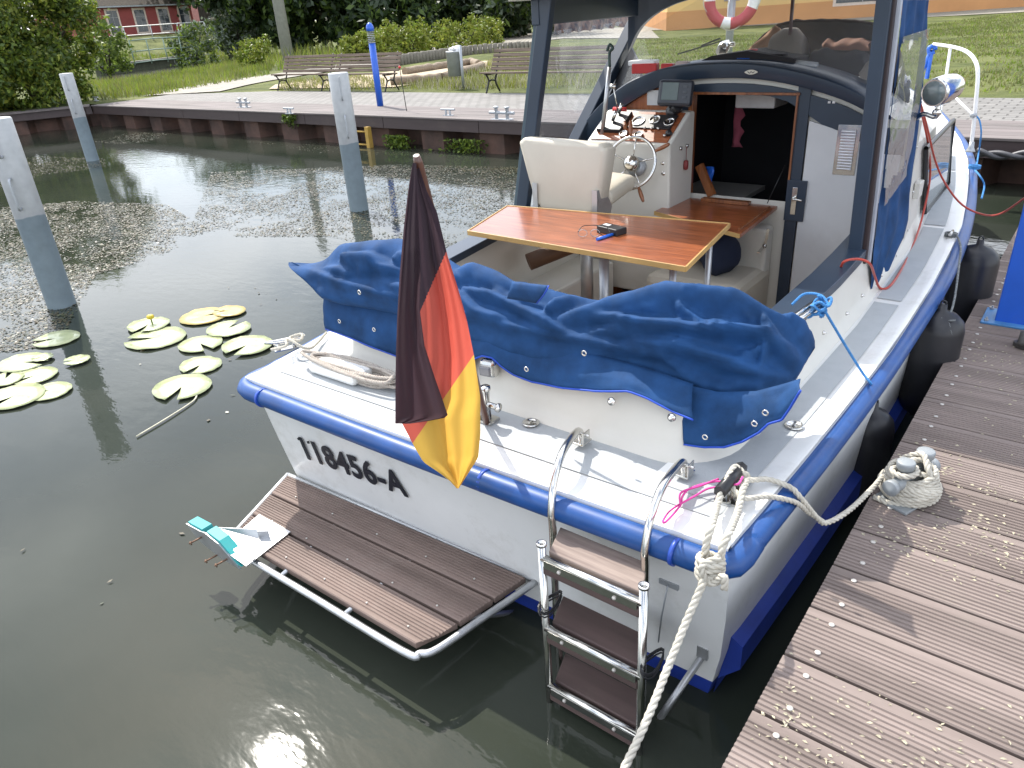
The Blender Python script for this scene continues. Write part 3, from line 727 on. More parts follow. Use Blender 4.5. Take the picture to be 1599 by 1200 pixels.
# ================= VEGETATION
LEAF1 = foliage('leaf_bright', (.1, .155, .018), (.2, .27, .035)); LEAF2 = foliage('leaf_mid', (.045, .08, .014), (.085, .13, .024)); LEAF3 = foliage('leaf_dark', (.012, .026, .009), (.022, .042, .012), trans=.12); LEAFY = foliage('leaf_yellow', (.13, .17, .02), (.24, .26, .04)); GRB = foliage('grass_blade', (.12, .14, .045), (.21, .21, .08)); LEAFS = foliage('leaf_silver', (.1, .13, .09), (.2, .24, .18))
BARK = mat('bark', (.05, .04, .03), .9, var=.3, bump=.02, bsc=12)
def blobs(cs, n, s, shell=.55):
    out = []; tot = sum(r[0]*r[1]+r[1]*r[2]+r[0]*r[2] for _, r in cs)
    for c, r in cs:
        m_ = int(n*(r[0]*r[1]+r[1]*r[2]+r[0]*r[2])/tot)
        subs = []
        for _ in range(max(6, int(30*m_/n*3))):
            d = Vector((random.gauss(0, 1), random.gauss(0, 1), random.gauss(0, 1))).normalized(); q = random.uniform(shell, 1)
            subs.append((c+Vector((d.x*r[0]*q, d.y*r[1]*q, d.z*r[2]*q)), random.uniform(.18, .36)*min(r)))
        for _ in range(m_):
            cc, rr_ = random.choice(subs); d = Vector((random.gauss(0, 1), random.gauss(0, 1), random.gauss(0, 1)))
            p = cc+d*rr_*.55
            if p.z < .5: p.z = .5+random.random()*.3
            out.append(leaf(p, s))
    return out
def tree(name, cs, n, s, ms, base, lab, cat='tree', grp=None, trunk=.2, th=None):
    t = thing(name, base, lab, cat, grp)
    scatter('crown', ms, blobs(cs, n, s), t)
    bm = BM(); base = Vector(base)
    for c, r in cs[:6]:
        m_ = base.lerp(c, .5)+Vector((nz(c.x, 1, 1), nz(c.y, 2, 2), .2)); tube(bm, spline([base-Vector((0, 0, .3)), m_, c], 5), [trunk*(1-.07*i) for i in range(11)], 7)
    link('trunk', bm, BARK, t); return t
# big leafy bush at the left on the west wing
def bushc(lst): return [(Vector(a), b) for a, b in lst]
c0 = at(50, 172, z=ZQ)
v = lambda px, py, d: atd(px, py, d)
D0 = (c0-CAM).length
cs = [(v(40, 120, D0+1.5), (2.2, 1.8, 1.6)), (v(-30, 60, D0+1.5), (2.4, 2, 1.8)), (v(60, 50, D0+2), (1.7, 1.6, 1.4)), (v(95, 110, D0+2), (1.1, 1.2, 1.3)), (v(20, 5, D0+2), (2.2, 2, 1.5)), (v(105, 40, D0+2.3), (.9, .9, .8)), (v(-60, 150, D0+1), (2, 1.6, 1.2))]
tree('leafy_bush', cs, 52000, .085, [LEAF1, LEAFY, LEAF2, LEAF2], (c0.x-2, c0.y+1, ZQ), 'big sunlit leafy bush overhanging the quay corner at the left', 'bush', trunk=.1)
# far dark trees
def far_tree(px, py, d, rx, rz, n, ms, lab, s=.3, grp='dark trees beyond the benches'):
    c = v(px, py, d); g = Vector((c.x, c.y, .6))
    cs = [(c+Vector((random.uniform(-.5, .5)*rx, random.uniform(-.3, .3)*rx, random.uniform(-.4, .5)*rz)), (rx*random.uniform(.4, .65), rx*.5, rz*random.uniform(.4, .6))) for _ in range(7)]
    tree('broadleaf_tree', cs, n, s, ms, g, lab, 'tree', grp, trunk=.25)
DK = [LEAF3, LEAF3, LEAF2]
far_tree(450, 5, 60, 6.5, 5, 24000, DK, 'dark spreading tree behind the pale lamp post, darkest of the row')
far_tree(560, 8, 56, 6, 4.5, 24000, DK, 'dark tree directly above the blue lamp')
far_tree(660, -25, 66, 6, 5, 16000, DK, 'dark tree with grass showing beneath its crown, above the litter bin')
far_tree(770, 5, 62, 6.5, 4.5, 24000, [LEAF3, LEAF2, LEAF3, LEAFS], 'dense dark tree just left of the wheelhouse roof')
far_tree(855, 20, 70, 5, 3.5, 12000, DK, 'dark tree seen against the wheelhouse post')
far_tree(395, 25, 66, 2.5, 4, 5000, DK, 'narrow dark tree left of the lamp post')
c = v(318, 14, 88); t = thing('bare_trunk_tree', (c.x, c.y, .6), 'tree with a thick bare trunk beside the red house', 'tree'); bm = BM(); tube(bm, spline([v(322, 44, 88)-Vector((0, 0, 1)), v(318, 15, 88), v(300, -60, 88)], 4), .55, 9); link('trunk', bm, BARK, t); scatter('crown', DK, blobs([(v(310, -60, 88), (7, 6, 4.5))], 4000, .35), t)
# silver bush and green bushes on the bank
def bush(px, py, d, r, n, ms, lab, s=.12, nm='bush'):
    c = v(px, py, d); cs = [(c, (r, r*.8, r*.7)), (c-Vector((0, 0, r*.45)), (r*1.05, r*.8, r*.4)), (c+Vector((r*.5, .2, r*.35)), (r*.5, r*.5, r*.5)), (c-Vector((r*.5, .1, -.1)), (r*.6, r*.5, r*.5))]
    tree(nm, cs, n, s, ms, (c.x, c.y, max(.55, c.z-r*.7)), lab, 'bush', trunk=.05)
bush(370, 45, 62, 2.1, 5000, [LEAFS, LEAF2], 'silvery grey-green bush at the end of the handrail', .16)
bush(395, 85, 42, 1.0, 2500, [LEAFY, LEAF1], 'small bright green bush left of the benches', .09)
bush(300, 72, 50, 1.5, 3000, [LEAF1, LEAF2, LEAFS], 'loose bush growing over the green railing', .11)
bush(160, 75, 44, 1.5, 3000, [LEAF2, LEAF1], 'low dark bush beside the pond wall', .1)
for i, (px, py, d, r) in enumerate(((590, 68, 40, 1.2), (640, 64, 42, 1.2), (680, 60, 44, 1.2), (730, 55, 47, 1.3), (560, 75, 40, .9), (760, 52, 50, 1.2))):
    bush(px, py, d, r, 2200, [LEAFY, LEAF1, LEAFY], ['yellow-green shrub just right of the blue lamp head', 'yellow-green shrub behind the left rim of the sandbox', 'yellow-green shrub behind the litter bin to its left', 'yellow-green shrub directly behind the litter bin', 'yellow-green shrub behind the blue lamp column', 'yellow-green shrub at the right end of the row by the path'][i], .1, 'shrub')
# grass and reeds
def blades(poly, n, h, wd=.012, zf=None, lean=.25):
    o = []; xs = [p.x for p in poly]; ys_ = [p.y for p in poly]
    def inside(x, y):
        c = False; j = len(poly)-1
        for i in range(len(poly)):
            a, b = poly[i], poly[j]
            if (a.y > y) != (b.y > y) and x < (b.x-a.x)*(y-a.y)/(b.y-a.y)+a.x: c = not c
            j = i
        return c
    while len(o) < n:
        x = random.uniform(min(xs), max(xs)); y = random.uniform(min(ys_), max(ys_))
        if not inside(x, y): n -= .3; continue
        if nz(x*.5, y*.5, 3) < random.uniform(-.6, .25): n -= .2; continue
        z = zf(x, y) if zf else ZQ; hh = h*random.uniform(.4, 1.3); a = random.uniform(0, 6.28); u = Vector((cos(a), sin(a), 0))*wd*random.uniform(.7, 1.4)
        l = Vector((random.gauss(0, lean), random.gauss(0, lean), 1))*hh; b = Vector((x, y, z))
        o.append((b-u, b+u, b+l))
    return o
G = lambda *p: [at(x_, y_, z=ZQ) for x_, y_ in p]
scatter('grass_tufts', [GRB, LEAF1, LEAFY], blades(G((130, 160), (240, 150), (420, 118), (430, 100), (400, 92), (280, 114), (170, 128), (120, 130)), 16000, .26, .02), label='sunlit grass and weeds along the near bank of the pond', cat='grass', kind='stuff')
scatter('reeds', [LEAFY, GRB, LEAF1], blades(G((290, 95), (430, 86), (520, 80), (560, 100), (420, 112), (400, 86), (330, 72), (290, 80)), 12000, .75, .03, land_z), label='yellow-green reeds and tall grass at the pond edge', cat='reeds', kind='stuff')
scatter('grass_tufts', [GRB, LEAFY, HUSK], blades(G((600, 140), (700, 141), (830, 139), (940, 140), (950, 120), (830, 88), (780, 90), (740, 112), (680, 128)), 13000, .2, .012), label='dry grass and seed heads between the sandbox and the right-hand bench', cat='grass', kind='stuff')
scatter('grass_tufts', [GRB, HUSK, LEAFY], blades(G((435, 142), (600, 141), (600, 125), (540, 118), (440, 128)), 4000, .14, .012), label='thin dry grass growing under the pair of benches', cat='grass', kind='stuff')
scatter('grass_tufts', [GRB, LEAF1, GRB], blades(G((950, 142), (1599, 146), (1599, 20), (1400, 45), (1000, 62)), 42000, .07, .02), label='short mown lawn between the paving and the yellow building', cat='lawn', kind='stuff')
scatter('grass_tufts', [LEAF1, GRB, LEAFY], blades([v(150, 92, 60), v(300, 84, 60), v(300, 60, 74), v(150, 62, 74)], 6000, .3, .05, land_z), label='green grass on the bank below the red house', cat='grass', kind='stuff')
# plants on the quay wall
for (px, py), s_, lab in (((622, 212), .3, 'small fern hanging on the sheet piling left of centre'), ((728, 218), .38, 'larger fern hanging on the sheet piling below the small cleat'), ((455, 179), .18, 'little green weed sprouting beneath the quay cleat')):
    p = at(px, py, y=YQ+.05); its = [leaf(p+Vector((random.gauss(0, s_*.6), random.gauss(-.04, .05), -abs(random.gauss(0, s_*.5)))), .04) for _ in range(500)]
    scatter('fern_foliage', [LEAF2, LEAF1], its, label=lab, cat='plant')
# lifebuoy on its post
LR = v(1143, 0, 22); gl = Vector((LR.x, LR.y, ZQ))
t = thing('lifebuoy', LR-Vector((0, 0, .42)), 'red and white lifebuoy with grab line hung on a post behind the boat', 'lifebuoy'); n_ = (CAM-LR); n_.z = 0; n_.normalize(); sd = n_.cross(Vector((0, 0, 1)))
R_ = .55
bm = BM(); ring = [LR+(sd*cos(2*pi*k/48)+Vector((0, 0, 1))*sin(2*pi*k/48))*R_ for k in range(48)]; tube(bm, ring, .14, 14, closed=True); 
for f in bm.faces:
    c_ = f.calc_center_median()-LR; a_ = atan2(c_.z, c_.dot(sd)); f.material_index = 1 if (a_ % (pi/2)) < .42 else 0
link('ring', bm, [mat('buoy_red', (.42, .07, .08), .6), WHITEP], t)
bm = BM(); tube(bm, [LR+(sd*cos(2*pi*k/48)+Vector((0, 0, 1))*sin(2*pi*k/48))*(R_+.1+.06*cos(8*pi*k/48))+n_*.08 for k in range(48)], .012, 6, closed=True); link('grab_line', bm, ROPEW, t)
t = thing('lifebuoy_post', gl-n_*.1, 'grey post carrying the lifebuoy', 'post'); bm = BM(); tube(bm, [gl-n_*.17, gl-n_*.17+Vector((0, 0, 1.9))], .1, 12); link('shaft', bm, GALV, t)
bm = BM(); tube(bm, [LR-n_*.16-sd*.2, LR-n_*.16+sd*.2], .03, 8); link('hanger', bm, GALV, t)
# ================= WATER PLANTS
PAD = mat('lily_pad', (.27, .31, .14), .3, var=.12, sc=6, c2=(.4, .43, .24), coat=.25, bump=.004, bsc=9, dirt=.4, dsc=12, dcol=(.3, .22, .08)); PADY = mat('lily_pad_yellowing', (.34, .33, .12), .4, var=.15, sc=6, c2=(.42, .28, .08), dirt=.8, dsc=9, dcol=(.3, .12, .03))
pads = [(88, 529, .30, 1, 'light lily pad crossed by the shadow of the near mooring post'), (35, 566, .32, 0, 'big lily pad at the upper left of the left cluster'), (66, 558, .14, 0, 'small round lily pad tucked against the big upper left one'), (55, 587, .25, 0, 'narrow pointed lily pad in the middle of the left cluster'), (8, 592, .22, 0, 'lily pad cut by the left picture edge, middle row'), (120, 562, .16, 1, 'small half-sunk lily pad touching the reflection of the near post'), (78, 611, .24, 0, 'lily pad at the lower right end of the left cluster'), (22, 619, .34, 0, 'largest lily pad of the left cluster, at its bottom'), (232, 507, .29, 1, 'lily pad with the yellow flower bud standing on it'), (318, 494, .33, 2, 'yellowing lily pad on the left of the browning pair'), (358, 486, .25, 2, 'browned lily pad at the far right of the upper row'), (357, 513, .30, 1, 'long green lily pad below the browning pair'), (243, 528, .4, 0, 'wide lily pad just below the flower'), (313, 537, .28, 0, 'oval lily pad in the middle of the right cluster'), (386, 539, .33, 0, 'lily pad nearest the boat at the right of the cluster'), (313, 570, .27, 0, 'heart-shaped lily pad above the big lowest one'), (284, 604, .34, 1, 'big pale lily pad at the bottom of the right cluster')]
for i, (px, py, dd, k, lab) in enumerate(pads):
    p = at(px, py, z=.012+.004*(i % 3)); bm = BM(); R_ = dd*.66; a0 = random.uniform(0, 6.28); el = random.uniform(.8, .95)
    cen = bm.verts.new(p+Vector((0, 0, .002))); rings = []
    for rr_ in (.33, .66, 1):
        ring = []
        for q in range(37):
            a = a0+.2+(2*pi-.4)*q/36; r_ = R_*rr_*(1+.03*nz(cos(a)*2+i, sin(a)*2, 1))
            if rr_ == 1 and q in (0, 36): r_ *= 1.02
            ring.append(bm.verts.new(p+Vector((cos(a)*r_, sin(a)*r_*el, .006*nz(cos(a)*3*rr_, sin(a)*3, i)+(.012*max(0, nz(cos(a)*2, sin(a)*2, i+9)) if rr_ == 1 else 0)))))
        rings.append(ring)
    for q in range(36): bm.faces.new((cen, rings[0][q], rings[0][q+1]))
    for a, b in zip(rings, rings[1:]):
        for q in range(36): bm.faces.new((a[q], b[q], b[q+1], a[q+1]))
    o = link('lily_pad', bm, PADY if k == 2 else PAD, smooth=True, solid=.002); tag(o, lab, 'lily pad', 'floating lily pads')
p = at(238, 506, z=.02); t = thing('water_lily_flower', p, 'round yellow water-lily bud above a floating pad', 'flower')
bm = BM(); tube(bm, [p-Vector((0, 0, .05)), p+Vector((0, 0, .05))], .006, 6); link('stem', bm, LEAF1, t)
YF = mat('lily_yellow', (.55, .42, .03), .5); bm = BM()
for k in range(6):
    a = k*pi/3; R3 = Matrix.Rotation(a, 4, 'Z'); bmesh.ops.create_icosphere(bm, subdivisions=2, radius=.02, matrix=Matrix.Translation(p+Vector((cos(a)*.012, sin(a)*.012, .066))))
link('petals', bm, YF, t, smooth=True)
bm = BM(); a = at(304, 622, z=.01); b = at(213, 682, z=.01); tube(bm, spline([at(308, 617, z=.01), at(300, 628, z=.01), at(258, 655, z=.012), b], 5), .006, 6); tag(link('reed_stalk', bm, mat('pale_stalk', (.5, .48, .36), .6)), 'pale cut stalk floating below the lowest lily pad', 'reed stalk')
# floating weed
WEED = mat('pond_weed', (.032, .026, .01), .38, var=.4, sc=5, c2=(.075, .058, .024), spec=.4); WEED2 = mat('pond_weed_green', (.045, .055, .02), .32, var=.3, sc=5, spec=.5)
Wt = lambda *p: [at(x_, y_, z=0) for x_, y_ in p]
patches = [(Wt((-60, 330), (120, 315), (260, 320), (330, 360), (250, 400), (150, 430), (90, 540), (-60, 560)), 26000, .45), (Wt((330, 270), (620, 258), (830, 262), (800, 350), (720, 400), (620, 395), (520, 370), (360, 370), (300, 350)), 27000, .28), (Wt((-20, 255), (60, 245), (165, 248), (165, 262), (60, 275), (0, 300), (-20, 300)), 4000, .8), (Wt((150, 222), (200, 208), (272, 208), (230, 222), (180, 226)), 900, .8), (Wt((380, 222), (560, 225), (760, 235), (700, 245), (500, 240)), 500, .3), (Wt((0, 640), (420, 600), (440, 700), (330, 840), (300, 1190), (0, 1190)), 5, .9), (Wt((120, 540), (430, 420), (470, 520), (380, 640), (150, 700)), 22, .9)]
its = []
for poly, n, den in patches:
    xs = [p.x for p in poly]; ys_ = [p.y for p in poly]; cnt = 0; tries = 0
    while cnt < n and tries < n*30:
        tries += 1; x = random.uniform(min(xs), max(xs)); y = random.uniform(min(ys_), max(ys_)); c_ = False; j = len(poly)-1
        for i in range(len(poly)):
            a, b = poly[i], poly[j]
            if (a.y > y) != (b.y > y) and x < (b.x-a.x)*(y-a.y)/(b.y-a.y)+a.x: c_ = not c_
            j = i
        if not c_ or (nz(x*1.1, y*1.4, 8)+.6*nz(x*4, y*5, 2)) < random.uniform(-.5, .3)-den*.4+.1: continue
        cnt += 1; s_ = random.uniform(.006, .021); p = Vector((x, y, .004+random.random()*.006)); a = random.uniform(0, 6.28)
        u = Vector((cos(a), sin(a), random.uniform(-.15, .15)))*s_; v_ = Vector((-sin(a), cos(a), random.uniform(-.15, .15)))*s_*random.uniform(.3, .8)
        its.append((p-u, p-v_, p+u, p+v_))
scatter('floating_weed', [WEED, WEED2, WEED], its, label='brown-green water weed floating in glittering mats on the basin', cat='water weed', kind='stuff')
# twisted dark chain line hanging at the quay on the far right
a = at(1525, 238, y=9.6); b = at(1620, 240, y=9.6); bm = BM(); rope(bm, [a, a.lerp(b, .5)-Vector((0, 0, .03)), b], .05, 2, 9); tag(link('mooring_chain', bm, mat('dark_chain', (.08, .08, .085), .5, .4)), 'dark twisted mooring chain stretched along the quay at the far right', 'chain')
# ================= THE BOAT
boat = thing('motorboat', (-1.82, 5.2, 0), 'white cabin motorboat with blue rub rail moored stern-first towards the viewer along the pier', 'boat')
def cx(y): return -1.77-.022*(y-1.7)
HB = [(1.66, 1.165), (2.4, 1.225), (3.2, 1.275), (4.2, 1.295), (5.0, 1.27), (5.8, 1.19), (6.6, 1.06), (7.3, .88), (8.0, .63), (8.6, .37), (9.0, .16), (9.25, .03)]
SH = [(1.66, .80), (2.5, .83), (3.5, .87), (4.5, .92), (5.5, .98), (6.5, 1.05), (7.5, 1.13), (8.5, 1.23), (9.25, 1.3)]
def hb(y): return interp(HB, y)
def sh(y): return interp(SH, y)
def ty(z): return 1.70+(.8-z)*.16     # transom plane at the starboard corner
TSK = .028
NT = Vector((TSK, -1, -.16)).normalized()
P0T = Vector((-.6, 1.698, .8))
def rimx(y, side, d=0): return cx(y)+side*(hb(y)-d)
PR = [(1, 1.0), (.995, .82), (.985, .55), (.97, .3), (.945, .1), (.93, 0), (.65, -.35)]   # (fraction of half beam, height fraction of sheer)
yst = [1.66, 1.9, 2.2, 2.6, 3.2, 3.8, 4.5, 5.2, 5.9, 6.5, 7.1, 7.6, 8.1, 8.5, 8.8, 9.05, 9.25]
def hull_pt(y, side, k):
    f, h = PR[k]; z = sh(y)*h if h > 0 else h
    bowk = max(0, (y-6.5)/2.75); b = hb(y)*(f-(1-f)*bowk*1.4)
    b = max(b, .005); yy = y-.5*bowk*(1-h)*.9
    if y < 1.7: yy = ty(z)+TSK*(cx(y)+side*b+.6)
    return Vector((cx(y)+side*b, yy, z))
bm = BM()
for side in (-1, 1):
    R_ = sheet(bm, [[hull_pt(y, side, k) for k in range(len(PR))] for y in yst])
tr = []
for i in range(9):
    t_ = i/8; tr.append([hull_pt(1.66, -1, k).lerp(hull_pt(1.66, 1, k), t_)for k in range(len(PR))])
sheet(bm, tr); bmesh.ops.remove_doubles(bm, verts=bm.verts, dist=.002); bmesh.ops.recalc_face_normals(bm, faces=bm.faces)
for f in bm.faces:
    f.smooth = True
    if f.calc_center_median().z < .075: f.material_index = 1
link('hull', bm, [GEL, ANTI], boat, autosm=38)
# boot strake along the sides (blue), proud of the hull
bm = BM()
for side in (-1, 1):
    rows = []
    for y in [1.84+i*.25 for i in range(22)]:
        a = hull_pt(y, side, 3); n_ = Vector((side, 0, 0)); z0 = .24+.012*(y-1.8)
        rows.append([Vector((a.x, a.y, z0+.06)), Vector((a.x+side*.045, a.y, z0+.035)), Vector((a.x+side*.045, a.y, z0-.07)), Vector((a.x-side*.03, a.y, z0-.16)), Vector((a.x-side*.05, a.y, z0-.3))])
    sheet(bm, rows, smooth=False)
    f = bm.faces.new([bm.verts.new(p) for p in rows[0]])
link('spray_strake', bm, ANTI, boat)
# rub rail
def railpts(side, o=.018, y1=9.2): return [Vector((rimx(y, side, -o), y, sh(y)-.045)) for y in [1.74, 2, 2.4, 3, 3.6, 4.2, 4.8, 5.4, 6, 6.6, 7.2, 7.8, 8.3, 8.8, 9.1] if y <= y1]
for side in (-1, 1):
    bm = BM(); tube(bm, resamp(spline(railpts(side), 6), .08), .039, 12); link('rub_rail', bm, BLUE, boat)
bm = BM(); L_ = Vector((rimx(1.66, -1, -.02), 1.60, .755)); Rr = Vector((rimx(1.66, 1, -.02), 1.665, .755))
pts = [Vector((L_.x+.0, 1.78, .757)), Vector((L_.x-.004, 1.66, .756)), L_+Vector((.05, -.012, 0))]+[L_.lerp(Rr, t_)+Vector((0, -.018-.012*sin(pi*t_), 0)) for t_ in (.1, .25, .4, .55, .7, .85, .93)]+[Rr+Vector((-.04, -.018, 0)), Vector((Rr.x+.002, 1.69, .756)), Vector((Rr.x+.004, 1.80, .757))]
tube(bm, resamp(spline(pts, 6), .04), [.042 for _ in range(200)][:len(resamp(spline(pts, 6), .04))], 14); link('stern_rub_rail', bm, BLUE, boat)
bm = BM()
for fx in (.08, .62, .93): 
    p = L_.lerp(Rr, fx)+Vector((0, -.026, 0)); tube(bm, [p-Vector((.007, 0, 0)), p+Vector((.007, 0, 0))], .0445, 16)
pieces('rail_joint', bm, mat('rail_joint_blue', (.02, .07, .38), .35), boat)
# deck: white sheet round the cockpit
bm = BM()
COX = .985; CIX = .87            # coaming outer/inner half widths at deck
def cw(y): return interp([(1.9, .93), (2.3, .975), (3.4, 1.035), (4.6, 1.04), (5.5, .98), (6.5, .84), (7.3, .6)], y)
Y_AFT = 2.02; RC = .2
ydk = [1.70, 1.8, 1.9, 2.0, 2.05, 2.15, 2.3, 2.6, 3.0, 3.5, 4.0, 4.5, 5.0, 5.5, 6, 6.5, 7.0, 7.5, 8, 8.4, 8.8, 9.1]
for side in (-1, 1):
    sheet(bm, [[Vector((rimx(y, side, d), y, sh(y)+dz)) for d, dz in ((.0, -.03), (.004, 0.004), (.03, .006), (.05, 0), (max(.06, hb(y)-cw(min(y, 7.3))+.12) if y < 7.3 else max(.03, hb(y)), 0))] for y in ydk])
rows = [[Vector((lerp(rimx(1.66, -1, .0), rimx(1.66, 1, .0), i/12), yy-(.012*sin(pi*i/12)+.065*(1-i/12))*(1 if yy < 1.8 else 0), sh(1.7)+dz)) for i in range(13)] for yy, dz in ((1.672, -.04), (1.675, .002), (1.70, .005), (1.735, 0.002), (1.9, .001), (2.12, .001))]
sheet(bm, rows)
link('deck', bm, GEL, boat, autosm=50)
# grey non-skid panels
bm = BM()
def padq(pts): f = bm.faces.new([bm.verts.new(p) for p in pts]); return f
zz = sh(1.8)+.0034
padq([Vector((lerp(rimx(1.7, -1, .1), rimx(1.7, 1, .1), t_), 1.785-.055*(1-t_), zz)) for t_ in (0, .25, .5, .75, 1)]+[Vector((rimx(1.7, 1, .085), 1.82, zz)), Vector((rimx(2.0, 1, .1), 2.02, zz)), Vector((cx(2)+.86, 2.12, zz)), Vector((cx(2)+.8, 2.03, zz)), Vector((cx(2)+.72, 1.985, zz)), Vector((cx(2)-.78, 1.975, zz)), Vector((rimx(2, -1, .1), 2.0, zz))])
link('deck_panel', bm, GREYP, boat)
divs = [1.84]
for px, py in ((1396, 467.5), (1464, 367), (1499, 297)): divs.append(at(px, py, z=.9).y)
divs += [6.6]
for side in (-1, 1):
    for a, b in zip(divs, divs[1:]):
        bm = BM(); a += .025; b -= .025
        ysx = [a+(b-a)*i/6 for i in range(7)]
        if a < 2.3: ysx = [1.86, 2.0, 2.1, 2.2, 2.3]+[y for y in ysx if y > 2.35]
        inn = lambda y: (.1 if a > 2.2 else .04)
        rows = [[Vector((rimx(y, side, .085), y, sh(y)+.0035)), Vector((cx(y)+side*(cw(y)+.055-.12*max(0, min(1, (2.3-y)/.25))), y, sh(y)+.0035))] for y in ysx]
        sheet(bm, rows); link('deck_panel', bm, GREYP, boat)
# coaming swept round the cockpit
path = []
for y in (5.0, 4.5, 4.0, 3.5, 3.0, 2.6, 2.35): path.append((cx(y)+cw(y), y))
c_ = (cx(2.25)+cw(2.25)-RC, Y_AFT+RC)
for i in range(0, 9): a = -pi/2*i/8; path.append((c_[0]+RC*cos(a), c_[1]+RC*sin(a)))
c2_ = (cx(2.25)-cw(2.25)+RC, Y_AFT+RC)
for i in range(1, 6): path.append((lerp(c_[0], c2_[0], i/6), Y_AFT))
for i in range(0, 9): a = -pi/2-pi/2*i/8; path.append((c2_[0]+RC*cos(a), c2_[1]+RC*sin(a)))
for y in (2.35, 2.6, 3.0, 3.5, 4.0, 4.5, 5.0): path.append((cx(y)-cw(y), y))
def offp(path, i, d):
    a = Vector(path[max(0, i-1)]); b = Vector(path[min(len(path)-1, i+1)]); t_ = (b-a).normalized(); n_ = Vector((-t_.y, t_.x))   # left of travel = outwards?
    return Vector(path[i])-n_*d if False else Vector(path[i])+Vector((t_.y, -t_.x))*(-d)
prof = [(.045, -.02), (.04, .004), (.018, .02), (.004, .06), (-.015, .14), (-.035, .225), (-.045, .235), (-.115, .235), (-.125, .225), (-.13, .1), (-.135, -.55)]
rows = []
for i, (x, y) in enumerate(path):
    row = []
    top = interp([(2.0, -.02), (2.3, -.01), (2.7, 0.0), (5, .0)], y)
    for d, h in prof:
        q = offp(path, i, d); row.append(Vector((q.x, q.y, sh(y)+h+(top if h > .15 else 0))))
    rows.append(row)
bm = BM(); sheet(bm, rows); bmesh.ops.recalc_face_normals(bm, faces=bm.faces); link('coaming', bm, GEL2, boat, autosm=60)
for side in (-1, 1):
    bm = BM(); rows = []
    for y in (2.75, 3.0, 3.3, 3.6, 3.8, 4.2, 4.48):
        xo = cx(y)+side*(cw(y)-.03); z = sh(y)+.238
        rows.append([Vector((xo+side*.012, y, z-.03)), Vector((xo+side*.012, y, z+.012)), Vector((xo-side*.12, y, z+.012)), Vector((xo-side*.12, y, z-.03))])
    sheet(bm, rows, smooth=False); bm.faces.new([bm.verts.new(p) for p in rows[0]]); link('coaming_cap', bm, NAVY, boat, bevel=.004)
# little snap hooks on the coaming side
bm = BM()
for px, py in ((1285, 520), (1321, 490), (1345, 462), (1376, 430), (1240, 590)):
    p = at(px, py, x=-.745); lathe(bm, [(.009, 0), (.008, .006), (.003, .007), (.003, .014)], p, 10, R=align((1, 0, .1)))
for px, py in ((955, 627), (1049, 652)):
    p = at(px, py, y=2.0); lathe(bm, [(.016, 0), (.015, .005), (.006, .006), (.006, .018), (0, .019)], p, 12, R=align((0, -1, .2)))
pieces('canvas_stud', bm, CHROME, boat)
# cockpit inside
SOLE = wood('cockpit_sole', (.16, .07, .03), (.22, .1, .045), (12, 1.2, 12), rough=.5, coat=.1)
bm = BM(); box(bm, (cx(3.3), 3.35, .26), (1.9, 2.5, .04)); link('cockpit_sole', bm, SOLE, boat)
bm = BM(); box(bm, (-2.62, 3.2, .5), (.34, 1.9, .42)); link('side_locker', bm, GEL2, boat, bevel=.02)
bm = BM(); 
p0 = at(1010, 400, y=4.0); 
box(bm, (-1.81, 4.22, .50), (.62, .54, .46)); link('seat_locker', bm, VINYL, boat, bevel=.05)
bm = BM(); box(bm, (-1.96, 4.42, .62), (.9, .12, .72)); link('locker_panel', bm, GEL2, boat, bevel=.02)
# hinge on the locker
bm = BM(); h0 = at(1200, 358, y=4.355); h1 = at(1194, 384, y=4.35); h2 = at(1184, 395, y=4.2)
beam(bm, h0, h1, .018, .004, up=(0, -1, 0)); beam(bm, h1, h2, .018, .004, up=(0, 0, 1)); lathe(bm, [(.012, -.01), (.012, .01)], h1, 10, R=align((1, 0, 0))); link('strap_hinge', bm, CHROME, boat)
# ---- bulkhead at y = 4.5
YB = 4.5
def B(px, py, dy=0): return at(px, py, y=YB+dy)
ARCHO = [(884, 262), (893, 232), (915, 195), (945, 160), (985, 128), (1030, 109), (1080, 100), (1130, 97), (1180, 98), (1230, 105), (1280, 117), (1320, 131), (1355, 149), (1385, 171)]
ARCHI = [(905, 262), (922, 232), (942, 205), (968, 175), (1003, 150), (1040, 133), (1082, 124), (1130, 121), (1180, 122), (1230, 129), (1278, 141), (1318, 154), (1352, 170), (1380, 190)]
ao = spline([B(*p) for p in ARCHO], 3); ai = spline([B(*p) for p in ARCHI], 3)
bm = BM(); rows = []
for o_, i_ in zip(ao, ai): rows.append([i_+Vector((0, .02, 0)), i_+Vector((0, -.05, 0)), i_+Vector((0, -.055, .01)), o_+Vector((0, -.055, -.008)), o_+Vector((0, -.045, 0)), o_+Vector((0, .25, .012))])
sheet(bm, rows); link('arch_trim', bm, NAVY, boat, autosm=40)
# fill between the arch and the hatch frame (white), with a hatch hole
HX0, HX1 = B(1075, 240).x, B(1243, 240).x; 
hzt = B(1165, 143).z; hz0 = B(1150, 308).z
def arcz(x, tab):
    return interp([(p.x, p.z) for p in tab], x)
bm = BM()
def panel(bm, xa, xb, zlo, ztop, y, n=10, mi=0):
    rows = []
    for i in range(n+1):
        x = lerp(xa, xb, i/n); zl = zlo(x) if callable(zlo) else zlo; zt = ztop(x) if callable(ztop) else ztop
        rows.append([(x, y, zl), (x, y, zt)])
    sheet(bm, rows, mi=mi, smooth=False)
topf = lambda x: arcz(x, ai)+.01
panel(bm, HX0-.0, HX1, hzt-.0, topf, YB)
panel(bm, HX1, -.8, .28, lambda x: max(.3, arcz(x, ai)+.01), YB)
panel(bm, HX0, HX1, .28, hz0, YB)
panel(bm, HX0-.12, HX0, .28, topf, YB)
link('bulkhead', bm, GEL2, boat)
